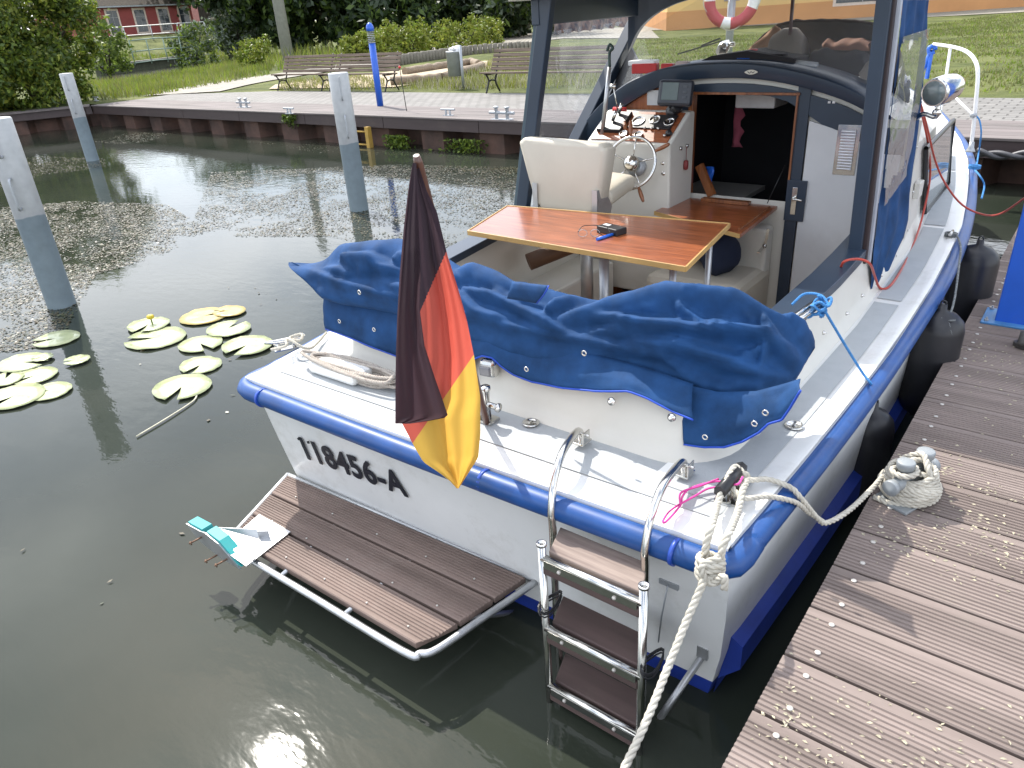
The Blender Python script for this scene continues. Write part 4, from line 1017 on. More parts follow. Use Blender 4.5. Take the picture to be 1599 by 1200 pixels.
bm = BM(); panel(bm, ai[0].x-.3, HX0-.12, .28, lambda x: arcz(x, ai)+.01, YB); link('veneer_panel', bm, wood('bulkhead_veneer', (.3, .1, .035), (.36, .13, .05), (16, 16, 1.2)), boat)
# frame of the hatch
def framebar(bm, a, b, w_, y, th=.02): beam(bm, Vector((a[0], y, a[1])), Vector((b[0], y, b[1])), th, w_, up=(0, 0, 1) if abs(a[1]-b[1]) < abs(a[0]-b[0]) else (1, 0, 0))
bm = BM(); tz = hzt+.03
rows = []
for i in range(13):
    x = lerp(HX0-.035, -.86, i/12); z = arcz(x, ai)
    hb_2 = .055+.085*max(0, min(1, (x-HX1+.1)/.25)); rows.append([(x, YB-.012, z-.03-hb_2), (x, YB-.03, z-.03-hb_2), (x, YB-.03, z-.03), (x, YB-.012, z-.03)])
sheet(bm, rows, smooth=False)
box(bm, (HX0-.018, YB-.022, (tz+.3)/2-.05), (.045, .025, tz-.3))
box(bm, (HX1+.02, YB-.022, (tz+.3)/2), (.07, .025, tz-.3))
link('hatch_frame', bm, NAVY, boat, bevel=.002)
bm = BM(); box(bm, (HX0+.022, YB-.018, (hzt+hz0)/2), (.03, .06, hzt-hz0)); box(bm, (HX1-.012, YB-.02, (hzt+hz0)/2), (.012, .05, hzt-hz0))
box(bm, ((HX0+HX1)/2, YB-.018, hzt-.008), (HX1-HX0, .06, .014)); link('hatch_jamb', bm, TEAKD, boat, bevel=.002)
# door panel
bm = BM(); rows = []
for i in range(9):
    x = lerp(HX1+.065, -.87, i/8); rows.append([(x, YB-.026, .3), (x, YB-.026, arcz(x, ai)-.03-.135)])
sheet(bm, rows, smooth=False); door = link('door', bm, mat('door_grey', (.56, .57, .58), .5, var=.03, dirt=.15), boat, solid=.012)
dp = at(1242, 314, y=YB-.04)
bm = BM(); box(bm, dp, (.115, .012, .24)); link('lock_plate', bm, NAVY, door, bevel=.002)
bm = BM(); box(bm, dp+Vector((-.006, -.009, 0)), (.03, .005, .16)); tube(bm, spline([dp+Vector((-.006, -.01, .02)), dp+Vector((-.006, -.045, .02)), dp+Vector((.02, -.05, .02)), dp+Vector((.05, -.045, .015))], 4), .007, 8); link('handle', bm, CHROME, door, bevel=.002)
vc = at(1322, 235, y=YB-.035)
bm = BM(); box(bm, vc, (.12, .004, .27)); lv = link('louvre_vent', bm, CHROME, door, bevel=.001)
bm = BM()
for i in range(14):
    z = vc.z-.1+i*.0155; rows = []
    for j in range(7): a = pi*j/6; rows.append([(vc.x-.038, vc.y-.003-.009*sin(a), z+.006*cos(a)), (vc.x+.038, vc.y-.003-.009*sin(a), z+.006*cos(a))])
    sheet(bm, rows)
link('louvre_slats', bm, mat('slat_metal', (.75, .76, .8), .3, .6), boat)
bm = BM()
for px in (1295, 1302): box(bm, at(px, 160, y=YB-.032), (.014, .006, .012))
pieces('white_marker', bm, WHITEP, boat)
# builder's plate
bp_ = at(1173, 113, y=YB-.06); bm = BM(); pts = [bp_+Vector((.035*cos(a*pi/12)*(1+.12*cos(4*a*pi/12)), 0, .013*sin(a*pi/12))) for a in range(24)]; prism(bm, pts, (0, -.003, 0)); pl_ = link('badge', bm, mat('badge_cream', (.6, .58, .5), .4), boat)
bm = BM(); tube(bm, spline([bp_+Vector((-.02, -.004, .004)), bp_+Vector((-.008, -.004, -.006)), bp_+Vector((.0, -.004, .003)), bp_+Vector((.012, -.004, -.004)), bp_+Vector((.02, -.004, .004))], 4), .0018, 5); link('badge_mark', bm, LETTER, boat)
# cabin interior seen through the hatch
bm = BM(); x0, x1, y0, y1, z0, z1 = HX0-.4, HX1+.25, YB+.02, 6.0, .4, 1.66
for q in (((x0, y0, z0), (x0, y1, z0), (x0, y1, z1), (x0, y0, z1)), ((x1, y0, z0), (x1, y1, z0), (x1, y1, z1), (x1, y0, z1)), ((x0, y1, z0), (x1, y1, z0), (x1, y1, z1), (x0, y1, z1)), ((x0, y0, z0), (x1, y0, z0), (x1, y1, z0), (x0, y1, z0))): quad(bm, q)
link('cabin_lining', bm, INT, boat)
bm = BM(); box(bm, at(1190, 153, y=5.0)+Vector((0, 0, 0)), (.26, .25, .1)); link('overhead_locker', bm, WHITEP, boat, bevel=.01)
bm = BM(); p = at(1153, 185, y=5.1); rows = [[p+Vector((.02*k*(1+.3*sin(i*2))-.03, .01*sin(k*2+i), .16-.035*i)) for k in range(4)] for i in range(11)]; sheet(bm, rows); tag(link('hand_towel', bm, mat('pink_towel', (.35, .08, .12), .9), smooth=True, solid=.006), 'pink towel hanging in the dark companionway', 'towel')
bm = BM(); box(bm, at(1120, 300, y=5.0), (.5, .5, .03)); link('inner_step', bm, mat('grey_step', (.3, .29, .27), .7), boat)
bm = BM(); a = at(1092, 258, y=4.52); b = at(1112, 306, y=4.5); beam(bm, a, b, .03, .05); link('hatch_prop', bm, TEAKD, boat)
bm = BM(); p = at(1106, 268, y=4.62); rows = [[p+Vector((.018*k-.02+.01*sin(i), .01*sin(k+i), .03-.02*i)) for k in range(4)] for i in range(7)]; sheet(bm, rows); tag(link('blue_cloth', bm, BLUEP, smooth=True, solid=.006), 'small blue and white cloth hanging inside the hatch by the wooden prop', 'cloth')
# folded-down hatch board as a shelf
fz = 1.1; fpts = [at(1022, 330, z=fz), at(1156, 366, z=fz), at(1219, 319, z=fz), at(1092, 296, z=fz)]
for p in (fpts[2], fpts[3]): p.y = YB-.04
bm = BM(); prism(bm, fpts, (0, 0, -.022)); sh_ = link('folding_shelf', bm, TEAK, boat, bevel=.002)
bm = BM(); a = fpts[3].lerp(fpts[2], .25)+Vector((0, -.05, .012)); b = fpts[3].lerp(fpts[2], .75)+Vector((0, -.05, .012)); beam(bm, a, b, .05, .02); a = fpts[1].lerp(fpts[2], .1)+Vector((-.03, 0, .006)); b = fpts[1].lerp(fpts[2], .9)+Vector((-.03, 0, .006)); beam(bm, a, b, .012, .012); link('shelf_batten', bm, TEAKD, sh_, bevel=.002)
bm = BM(); prism(bm, [fpts[0]+Vector((0, -.003, .001)), fpts[1]+Vector((0, -.003, .001)), fpts[1]+Vector((0, -.003, -.023)), fpts[0]+Vector((0, -.003, -.023))], (0, -.003, 0)); link('shelf_edge', bm, EDGEW, sh_)
bm = BM(); tube(bm, [at(1226, 258, y=YB-.02), at(1198, 318, z=fz+.02)], .003, 6); link('shelf_stay', bm, BLKP, boat)
# helm console
cfz = []
def CP(px, py, y): return at(px, py, y=y)
c_tl = CP(951, 178, 4.42); c_tr = CP(1080, 180, 4.42); c_bl = CP(941, 212, 4.16); c_br = CP(1042, 226, 4.16)
c_lz = .85
bm = BM()
prism(bm, [Vector((c_tr.x, 4.47, .5)), Vector((c_tr.x, 4.47, c_tr.z+.02)), Vector((c_tr.x, 4.40, c_tr.z+.02)), Vector((c_tr.x, 4.14, c_br.z)), Vector((c_tr.x, 4.16, .95)), Vector((c_tr.x, 4.2, .5))], (c_tl.x-c_tr.x, 0, 0))
con = link('helm_console', bm, GEL2, boat, bevel=.012)
n1 = Vector((c_tr.x, 4.40, c_tr.z+.02)); n2 = Vector((c_tr.x, 4.14, c_br.z)); su = (n1-n2).normalized(); sn = Vector((0, -su.z, su.y)); sn = sn if sn.z > 0 else -sn
slen = (n1-n2).length; o0 = Vector((c_tl.x, n2.y, n2.z)); wx = c_tr.x-c_tl.x
def D(u, v, h=0): return o0+Vector((wx*u, 0, 0))+su*slen*v+sn*h
Rs = Matrix((Vector((1, 0, 0)), su, sn)).transposed()
bm = BM(); box(bm, D(.5, .5, .004), (wx*.92, slen*.9, .008), Rs); dash = link('dash_panel', bm, TEAK, boat, bevel=.003)
bm = BM(); box(bm, D(.66, .62, .012), (wx*.5, slen*.42, .01), Rs); link('instrument_plate', bm, BLKP, dash, bevel=.002)
bm = BM(); box(bm, D(.22, .55, .018), (wx*.3, slen*.6, .03), Rs); link('throttle_box', bm, BLKP, dash, bevel=.006)
for u, v, r_ in ((.5, .6, .042), (.68, .66, .036), (.86, .6, .034), (.42, .2, .028), (.6, .2, .028)):
    bm = BM(); lathe(bm, [(r_, .012), (r_, .024), (r_*.86, .026), (r_*.84, .018)], D(u, v), 28, R=Rs); g_ = link('gauge', bm, CHROME, dash)
    bm = BM(); lathe(bm, [(r_*.84, .0175), (0, .018)], D(u, v), 24, R=Rs); link('dial', bm, mat('dial_face', (.03, .03, .035), .15), g_)
    bm = BM(); beam(bm, D(u, v, .02), D(u+.02*cos(r_*90), v+.06, .02)+Vector((.3*r_, 0, .0)), .002, .002); link('needle', bm, WHITEP, g_)
for u, v in ((.62, .4), (.7, .4), (.78, .4), (.9, .2)):
    bm = BM(); lathe(bm, [(.009, .01), (.009, .024), (.005, .028)], D(u, v), 12, R=Rs); link('switch', bm, CHROME, dash)
bm = BM(); lathe(bm, [(.02, .008), (.018, .03), (0, .031)], D(.93, .28), 14, R=Rs); link('knob', bm, BLKP, dash)
bm = BM(); a = D(.2, .8, .02); b = a+Vector((-.01, -.04, .17)); tube(bm, [a, b], .005, 8); tube(bm, [b-Vector((.04, 0, 0)), b+Vector((.02, 0, 0))], .014, 10); link('throttle_lever', bm, CHROME, dash)
bm = BM(); a = D(.12, .9, .03); tube(bm, [a, a+Vector((.09, .0, .0))], .016, 10); link('red_grip', bm, REDP, dash)
bm = BM(); a = D(.36, .5, .03); b = D(.5, .1, .09); tube(bm, [a, b], .012, 10); link('wood_lever', bm, TEAKD, dash)
for u, v in ((.35, .75), (.34, .5)):
    bm = BM(); tube(bm, [D(u-.12, v, .04), D(u-.08, v+.1, .09)], .011, 10); link('chrome_lever', bm, CHROME, dash)
# fish finder and its bracket
fc = at(1055, 146, y=4.33); Rf = Matrix.Rotation(radians(-12), 3, 'X')@Matrix.Rotation(radians(8), 3, 'Z')
bm = BM(); box(bm, fc, (.21, .06, .15), Rf); ff = link('fishfinder', bm, mat('plotter_body', (.03, .035, .045), .35), boat, bevel=.018)
bm = BM(); box(bm, fc+Rf@Vector((-.025, -.032, .008)), (.1, .004, .1), Rf); link('screen', bm, mat('lcd_grey', (.1, .13, .12), .15), ff, bevel=.002)
bm = BM()
for i in range(3): box(bm, fc+Rf@Vector((.065, -.032, .035-.03*i)), (.025, .004, .014), Rf)
pieces('button', bm, mat('button_grey', (.06, .07, .08), .5), ff)
bm = BM(); tube(bm, [fc+Vector((.02, 0, -.07)), D(.82, .98, .0)], .03, 12); lathe(bm, [(.05, 0), (.045, .03), (.02, .045)], D(.82, .97, .0), 16, R=Rs); link('bracket', bm, BLKP, ff)
bm = BM(); p = at(1025, 153, y=4.47); box(bm, p, (.13, .003, .09)); link('notice', bm, mat('paper_grey', (.55, .56, .56), .6), boat)
# keys with red float on the console side, small switches on its front
kx = c_tr.x+.004
bm = BM()
for px, py in ((1062, 232), (1072, 228)): lathe(bm, [(.012, 0), (.01, .01), (0, .011)], at(px, py, x=kx), 12, R=align((1, 0, 0)))
pieces('ignition_switch', bm, CHROME, boat)
bm = BM(); p = at(1071, 258, x=kx+.012); lathe(bm, [(.004, -.03), (.014, -.025), (.016, 0), (.014, .025), (.004, .03)], p, 12); tube(bm, [p+Vector((0, 0, .03)), at(1072, 230, x=kx+.01)], .002, 5); tag(link('key_float', bm, mat('dark_red', (.2, .03, .03), .6), smooth=False), 'dark red key float hanging from the ignition on the console side', 'key fob')
bm = BM()
for px, py in ((1035, 255), (1036, 271)): lathe(bm, [(.014, 0), (.012, .006), (.005, .007), (.005, .014)], at(px, py, y=4.15), 14, R=align((0, -1, 0)))
pieces('deck_switch', bm, CHROME, boat)
# steering wheel
wc = at(985, 255, y=4.03); wn = Vector((.12, -1, .42)).normalized(); wa = wn.cross(Vector((0, 0, 1))).normalized(); wb = wa.cross(wn)
WR = .155
wheel = BM(); tube(wheel, [wc+(wa*cos(2*pi*k/48)+wb*sin(2*pi*k/48))*WR for k in range(48)], .0095, 10, closed=True); wl = link('steering_wheel', wheel, CHROME, boat)
bm = BM()
for k in range(5):
    a = radians(94+72*k); d_ = wa*cos(a)+wb*sin(a); tube(bm, [wc-wn*.015+d_*.03, wc+d_*WR], .0045, 8)
link('spoke', bm, CHROME, wl)
Rw = align(wn)
bm = BM(); lathe(bm, [(.05, -.02), (.048, .0), (.04, .02), (.022, .033), (0, .037)], wc, 24, R=Rw); link('hub', bm, CHROME, wl)
for ang in (100, 28, -62):
    a = radians(ang); d_ = (-wa*cos(a) if wa.dot(CR) < 0 else wa*cos(a))+wb*sin(a); bm = BM()
    p = [wc+d_*(WR+s_) for s_ in (.005, .03, .06, .09, .1)]; tube(bm, p, [.008, .012, .013, .01, .006], 10); link('wheel_handle', bm, TEAKD, wl)
bm = BM(); tube(bm, [wc-wn*.02, wc-wn*.12], .022, 12); lathe(bm, [(.06, -.11), (.06, -.1), (.03, -.08)], wc, 20, R=Rw); link('steering_shaft', bm, GALV, wl)
# helm seat
SY = 3.57
s_tl = at(806, 214, y=SY); s_tr = at(948, 226, y=SY); s_br = at(930, 342, y=SY-.03); s_bl = at(836, 328, y=SY-.03)
def rsheetbox(q, th, r_, name, par, nseg=10, mi=VINYL, tilt=None):
    """cushion between four corners, thickness th along +y, softened"""
    bm = BM(); nrm = (q[1]-q[0]).cross(q[3]-q[0]).normalized()
    if nrm.y < 0: nrm = -nrm
    rows = []
    for layer, (ins, dep) in enumerate(((.03, 0), (.008, .008), (0, .03), (0, th-.03), (.008, th-.008), (.03, th))):
        ring = []
        c_ = sum(q, Vector())/4
        per = []
        for e in range(4):
            a, b = q[e], q[(e+1) % 4]; 
            for t_ in ((.0, .03, .07, .5, .93, .97)): per.append((a.lerp(b, t_), e, t_))
        for p, e, t_ in per:
            ux = (q[1]-q[0]).normalized(); 
            d_ = (c_-p); k = ins/max(.05, d_.length)
            pp = p+d_*k
            if t_ == 0: pp = pp+(c_-p).normalized()*.035
            if t_ in (.03, .97): pp = pp+(c_-p).normalized()*.016
            if t_ in (.07, .93): pp = pp+(c_-p).normalized()*.004
            ring.append(bm.verts.new(pp+nrm*dep))
        rows.append(ring)
    for a, b in zip(rows, rows[1:]):
        for k in range(len(a)): bm.faces.new((a[k], a[(k+1) % len(a)], b[(k+1) % len(a)], b[k]))
    bm.faces.new(rows[0][::-1]); bm.faces.new(rows[-1]); bmesh.ops.recalc_face_normals(bm, faces=bm.faces)
    for f in bm.faces: f.smooth = True
    return link(name, bm, mi, par, autosm=50)
seat = rsheetbox([s_tl, s_tr, s_br, s_bl], .13, .02, 'helm_seat', boat)
qz = s_br.z+.06
sq = [Vector((s_bl.x+.04, SY+.08, qz)), Vector((s_br.x-.01, SY+.08, qz)), Vector((s_br.x+.03, SY+.34, qz+.05)), Vector((s_bl.x+.03, SY+.34, qz+.05))]
bm = BM(); prof_ = []
rows = []
for i in range(9):
    t_ = i/8; y = lerp(SY+.1, SY+.40, t_); zt = qz+.02+.05*t_-.09*max(0, t_-.75)*(t_-.75)*16*.3; rows.append([Vector((lerp(s_bl.x+.03, s_br.x+.02, k/6), y, zt+(.012*sin(pi*k/6)))) for k in range(7)])
sheet(bm, rows); link('seat_cushion', bm, VINYL, seat, solid=.1, bevel=.03)
bm = BM()
for bx, px in ((s_br+Vector((.008, .05, .06)), 0), (s_bl+Vector((-.008, .05, .06)), 1)):
    bm = BM(); prism(bm, [bx+Vector((0, -.045, -.11)), bx+Vector((0, .07, -.11)), bx+Vector((0, .11, -.02)), bx+Vector((0, .03, .09)), bx+Vector((0, -.045, .1))], (.006 if px == 0 else -.006, 0, 0))
    box(bm, bx+Vector((-.012 if px == 0 else .012, -.052, 0)), (.035, .004, .2))
    link('seat_bracket', bm, ALU, seat)
bm = BM(); sc0 = (s_bl+s_br)/2; tube(bm, [(sc0.x, SY+.2, .28), (sc0.x, SY+.2, sc0.z)], .04, 16); link('seat_pedestal', bm, ALU, seat)
# fender / bottle things under the table
bm = BM(); lathe(bm, [(.035, 0), (.036, .12), (.03, .17), (.014, .2), (.014, .21)], at(990, 452, z=.45), 16); bt = tag(link('drink_bottle', bm, clear('bottle_plastic', tint=(.8, .85, .85)), None), 'clear bottle with a red cap standing under the table', 'bottle')
bm = BM(); lathe(bm, [(.017, .205), (.017, .23), (0, .231)], at(990, 452, z=.45), 14); link('cap', bm, REDP, bt)
bm = BM(); bmesh.ops.create_icosphere(bm, subdivisions=3, radius=.16, matrix=Matrix.Translation(at(1000, 430, z=.5)))
for v in bm.verts: v.co += Vector((nz(*(v.co*7)), nz(*(v.co*8+Vector((3, 3, 3)))), .0))*.07; v.co.z = .5+(v.co.z-.5)*.9
tag(link('dark_bag', bm, mat('bag_navy', (.01, .014, .03), .85), smooth=True), 'dark navy bag stowed under the table', 'bag')
bm = BM(); bmesh.ops.create_icosphere(bm, subdivisions=3, radius=.13, matrix=Matrix.Translation(at(1122, 395, y=4.2)))
for v in bm.verts: v.co += Vector((nz(*(v.co*9)), nz(*(v.co*8+Vector((3, 3, 3)))), nz(*(v.co*6))))*.05
tag(link('navy_jacket', bm, mat('jacket_navy', (.012, .02, .05), .85), smooth=True), 'crumpled navy jacket on the locker behind the table legs', 'jacket')
bm = BM(); tube(bm, [at(825, 410, y=3.3), at(925, 370, y=3.6)], .05, 14); tag(link('rolled_mat', bm, mat('brown_roll', (.12, .06, .03), .6)), 'brown roll stowed beside the left locker under the table', 'roll')
# ---- wheelhouse: posts, header, roof, side window, windscreen, curtain
HZ = 2.17
def barq(bm, a, b, w_, d_):   # upright bar with rectangular section, width along x w_, along y d_
    a = Vector(a); b = Vector(b); A = [bm.verts.new(a+Vector((sx*w_/2, sy*d_/2, 0))) for sx, sy in ((-1, -1), (1, -1), (1, 1), (-1, 1))]; Bv = [bm.verts.new(b+Vector((sx*w_/2, sy*d_/2, 0))) for sx, sy in ((-1, -1), (1, -1), (1, 1), (-1, 1))]
    bm.faces.new(A[::-1]); bm.faces.new(Bv)
    for i in range(4): bm.faces.new((A[i], A[(i+1) % 4], Bv[(i+1) % 4], Bv[i]))
PY = 3.7
lb = at(808, 322, y=PY); lt = at(853, -15, y=PY-.02); rb = at(1352, 402, y=PY); rt = at(1408, -15, y=PY)
bm = BM(); barq(bm, lb+Vector((.03, 0, -.08)), lt+Vector((.02, 0, .02)), .085, .05); link('aft_post', bm, NAVY, boat, bevel=.006)
bm = BM(); barq(bm, lb+Vector((-.03, .02, -.08)), lt+Vector((-.04, .02, .02)), .03, .05); link('post_trim', bm, mat('paint_slate', (.06, .09, .11), .45), boat, bevel=.004)
def rbar(nm, pb0, pt0, w_, d_, dy, m_):
    bm = BM(); barq(bm, at(pb0, 398, y=PY+dy)-Vector((0, 0, .04)), at(pt0, -15, y=PY+dy), w_, d_); link(nm, bm, m_, boat, bevel=.004)
rbar('aft_post', 1336, 1384, .062, .05, 0, NAVY)
rbar('post_trim', 1350, 1396, .03, .04, .012, mat('trim_dark_brown', (.03, .018, .018), .5))
rbar('curtain_track', 1357, 1406, .026, .02, .03, mat('track_grey', (.42, .44, .49), .4, .3))
# windscreen frame
fx0 = -2.9
def FR(px, py, y): return at(px, py, y=y)
fl0 = at(884, 245, x=-2.93); fl1 = at(1010, 0, x=-2.72)
bm = BM(); beam(bm, fl0-Vector((0, .03, .05)), fl1, .07, .085, up=(1, 0, 0)); link('windscreen_post', bm, NAVY, boat, bevel=.006)
bm = BM(); beam(bm, at(895, 226, x=-2.89), at(988, 62, x=-2.75), .012, .022, up=(1, 0, 0)); link('post_strip', bm, mat('strip_white', (.45, .45, .45), .5), boat)
# wing panel between post and arch
bm = BM(); prism(bm, [at(905, 228, y=4.6), at(986, 75, y=4.78), at(1000, 104, y=4.7), at(1003, 124, y=4.6), at(930, 195, y=4.58)], (0, .02, 0)); link('wing_panel', bm, BLKP, boat)
# upper front arch
fa = spline([at(985, 80, y=4.82), at(1005, 42, y=4.88), at(1040, 14, y=4.93), at(1090, -3, y=4.97), at(1160, -10, y=5.0), at(1260, -12, y=5.0), at(1350, -5, y=4.97), at(1408, 20, y=4.9)], 5)
bm = BM(); rows = [[p+Vector((0, 0, 0)), p+Vector((0, -.04, 0)), Vector((p.x, p.y-.04, max(p.z+.05, 2.38))), Vector((p.x, p.y, max(p.z+.05, 2.38)))] for p in fa]; sheet(bm, rows, smooth=False); link('windscreen_frame', bm, NAVY, boat)
# header along the left side and roof
bm = BM(); ha = at(850, 12, x=-2.66); hb_ = at(1005, -6, x=-2.66); h0_ = Vector((-2.66, PY-.05, 2.235)); h1_ = Vector((-2.7, 4.95, 2.235)); beam(bm, h0_, h1_, .05, .13); link('side_header', bm, NAVY, boat, bevel=.005)
bm = BM(); beam(bm, Vector((-.9, PY-.05, 2.27)), Vector((-.95, 4.95, 2.27)), .05, .1); link('side_header', bm, NAVY, boat, bevel=.005)
bm = BM(); rows = []
for i in range(8):
    y = lerp(3.52, 5.05, i/7); rows.append([Vector((lerp(-2.74, -.86, k/12), y, 2.31+.13*sin(pi*k/12))) for k in range(13)])
sheet(bm, rows); link('wheelhouse_roof', bm, GEL2, boat, solid=.03)
bm = BM(); box(bm, (-1.8, 3.55, 2.36), (1.8, .05, .07)); link('roof_edge', bm, NAVY, boat)
# left side window: blue canvas rim with clear vinyl
def LX(px, py): 
    return at(px, py, n=(1, 0, .22), p0=(-2.9, 4, 1.2))
wl_pts = [LX(858, 50), LX(984, 32), LX(897, 236), LX(830, 330)]
bm = BM(); rows = []
for i in range(13):
    t_ = i/12; a = wl_pts[0].lerp(wl_pts[3], t_); b = wl_pts[1].lerp(wl_pts[2], t_); rows.append([a.lerp(b, k/10)+Vector((.006*sin(k*1.1+i*.7), 0, 0)) for k in range(11)])
sheet(bm, rows); link('side_window', bm, GLASSC, boat)
bm = BM(); rows = []
for i in range(21):
    t_ = i/20; a = LX(lerp(860, 988, t_), lerp(26, 8, t_)); b = LX(lerp(866, 980, t_), lerp(54, 41, t_)+2*sin(i*2.1)); rows.append([a.lerp(b, k/5)+Vector((.012*sin(i*1.9+k*.8), 0, 0)) for k in range(6)])
sheet(bm, rows); link('window_valance', bm, mat('valance_navy', (.02, .02, .05), .35, var=.6, sc=30, c2=(.12, .07, .05)), boat)
bm = BM(); rows = []
for i in range(13):
    t_ = i/12; a = LX(lerp(915, 838, t_), lerp(190, 322, t_)); b = LX(lerp(932, 872, t_), lerp(192, 322, t_)); rows.append([a.lerp(b, k/4)+Vector((.01*sin(i*1.5+k), 0, 0)) for k in range(5)])
sheet(bm, rows); link('window_rim', bm, mat('rim_navy', (.01, .015, .05), .25, var=.4), boat)
bm = BM(); panel(bm, -2.93, -2.72, 1.0, 1.45, 4.28); link('window_corner', bm, BLKP, boat)
# boat hook and pole standing in the corner
t = thing('boat_hook', at(944, 205, y=4.2), 'grey boat hook standing upright beside the side window', 'boat hook'); bm = BM(); a = at(940, 212, y=4.2); b = at(952, 105, y=4.2); tube(bm, [a, b], .013, 10); link('pole', bm, ALU, t)
bm = BM(); tube(bm, spline([b, b+Vector((0, 0, .08)), at(957, 76, y=4.2), at(952, 70, y=4.2), at(948, 80, y=4.2)], 5), .009, 8); link('hook', bm, mat('hook_green', (.02, .05, .045), .4), t)
# windscreen pane
bm = BM(); w_ = [at(912, 222, y=4.6), at(1000, 52, y=4.84), at(1090, 0, y=4.93), at(1200, -8, y=4.96), at(1400, -5, y=4.94), at(1392, 170, y=4.62), at(1240, 106, y=4.62), at(1080, 101, y=4.62), at(985, 128, y=4.62)]
f = bm.faces.new([bm.verts.new(p) for p in w_]); bmesh.ops.triangulate(bm, faces=bm.faces); link('windscreen', bm, GLASSW, boat)
bm = BM(); a = at(1239, -10, y=4.9); b = at(1236, 40, y=4.9); beam(bm, a, b-Vector((0, 0, .25)), .015, .02, up=(0, 1, 0)); link('windscreen_mullion', bm, mat('mullion', (.1, .05, .05), .5), boat)
# right-hand side curtain with clear panel
def RX(px, py): return at(px, py, n=(1, 0, .05), p0=(-.775, 3.8, 1.1))
oL = [(1410, 0), (1400, 100), (1388, 200), (1375, 300), (1364, 395), (1357, 470)]; oR = [(1452, 0), (1443, 100), (1432, 200), (1421, 300), (1413, 372), (1366, 466)]
def xr(tab, y): return interp([(b, a) for a, b in tab], y)
bm = BM(); rows = []
for i in range(97):
    y = 470*i/96; l = xr(oL, y); r = xr([(1452, 0), (1443, 100), (1432, 200), (1420, 300), (1419, 345), (1412, 372), (1395, 410), (1386, 432), (1370, 452), (1358, 470)], y)
    r = max(r, l+1); rows.append([RX(lerp(l, r, k/28), y)+Vector((.008*sin(k*.65+y*.012)*min(1, k/8)+.004*nz(k*.4, y*.03, 1), 0, 0)) for k in range(29)])
R_ = sheet(bm, rows)
vl = [(1404, 58), (1396, 120), (1387, 180), (1380, 250), (1375, 322)]; vr = [(1446, 45), (1438, 110), (1424, 200), (1416, 240), (1410, 275)]
kill = []
bm.faces.ensure_lookup_table()
for i, f in enumerate(bm.faces):
    r_, k = divmod(i, 28); y = 470*(r_+.5)/96; l = xr(oL, y); r = xr([(1452, 0), (1443, 100), (1432, 200), (1420, 300), (1419, 345), (1412, 372), (1395, 410), (1386, 432), (1370, 452), (1358, 470)], y); px = lerp(l, r, (k+.5)/28)
    if y > interp([(1400, 70), (1445, 58)], px) and y < interp([(1375, 306), (1410, 259), (1420, 250)], px) and px > xr(vl, y)+4.5 and px < xr(vr, y)-4.5: kill.append(f)
bmesh.ops.delete(bm, geom=kill, context='FACES')
cur = link('side_curtain', bm, CANV, boat)
bm = BM(); rows = []
for i in range(61):
    t_ = i/60; a = vl[0][0], lerp(58, 322, t_); b = 0, lerp(45, 275, t_); xa = xr(vl, a[1]); xb = xr(vr, b[1])
    rows.append([RX(lerp(xa, xb, k/20), lerp(a[1], b[1], k/20))+Vector((.006+.006*nz(k*.25, t_*7, 3)+.003*nz(k*.6, t_*16, 8)+.010, 0, 0)) for k in range(21)])
sheet(bm, rows); link('curtain_window', bm, clear('curtain_vinyl', tint=(.66, .67, .68), gl=.38, milk=.1, rough=.04, wav=.02), cur)
bm = BM()
for px, py in ((1437, 160), (1430, 230), (1424, 300), (1416, 360), (1398, 400), (1378, 440)):
    p = RX(px, py); lathe(bm, [(.007, 0), (.006, .005), (0, .006)], p+Vector((.004, 0, 0)), 8, R=align((1, 0, 0)))
pieces('snap', bm, CHROME, cur)
# coachroof and cabin sides, forward of the bulkhead
bm = BM(); rows = []
for y in (4.5, 5.0, 5.6, 6.2, 6.8, 7.3):
    t_ = (y-4.5)/2.8; c_ = cx(y); w0 = cw(y)+.01; hz_ = lerp(1.58, 1.42, t_); tz_ = lerp(1.80, 1.60, t_)
    wt = w0-.06-.14*t_
    rows.append([Vector((c_-w0, y, sh(y))), Vector((c_-w0+.03, y, hz_-.1)), Vector((c_-wt+.08, y, hz_+.02))]+[Vector((c_+wt*.86*cos(pi-pi*k/8), y, hz_+.02+(tz_-hz_)*sin(pi*k/8))) for k in range(1, 8)]+[Vector((c_+wt-.08, y, hz_+.02)), Vector((c_+w0-.03, y, hz_-.1)), Vector((c_+w0, y, sh(y)))])
sheet(bm, rows, smooth=True)
fr_ = rows[-1]; bm.faces.new([bm.verts.new(p+Vector((0, .0, 0))) for p in fr_])
link('coachroof', bm, GEL2, boat, autosm=40)
# forward side window with dark frame
wx_ = lambda px, py: at(px, py, x=-.81)
q = [wx_(1446, 232), wx_(1489, 188), wx_(1481, 285), wx_(1444, 334)]
bm = BM(); tube(bm, q, .014, 6, closed=True); link('cabin_window_frame', bm, BLKP, boat)
bm = BM(); bm.faces.new([bm.verts.new(p) for p in q]); link('cabin_window', bm, mat('tinted_window', (.2, .22, .22), .05, spec=1), boat)
bm = BM(); box(bm, at(1434, 296, x=-.79), (.03, .1, .09)); link('latch_block', bm, GEL2, boat, bevel=.004)
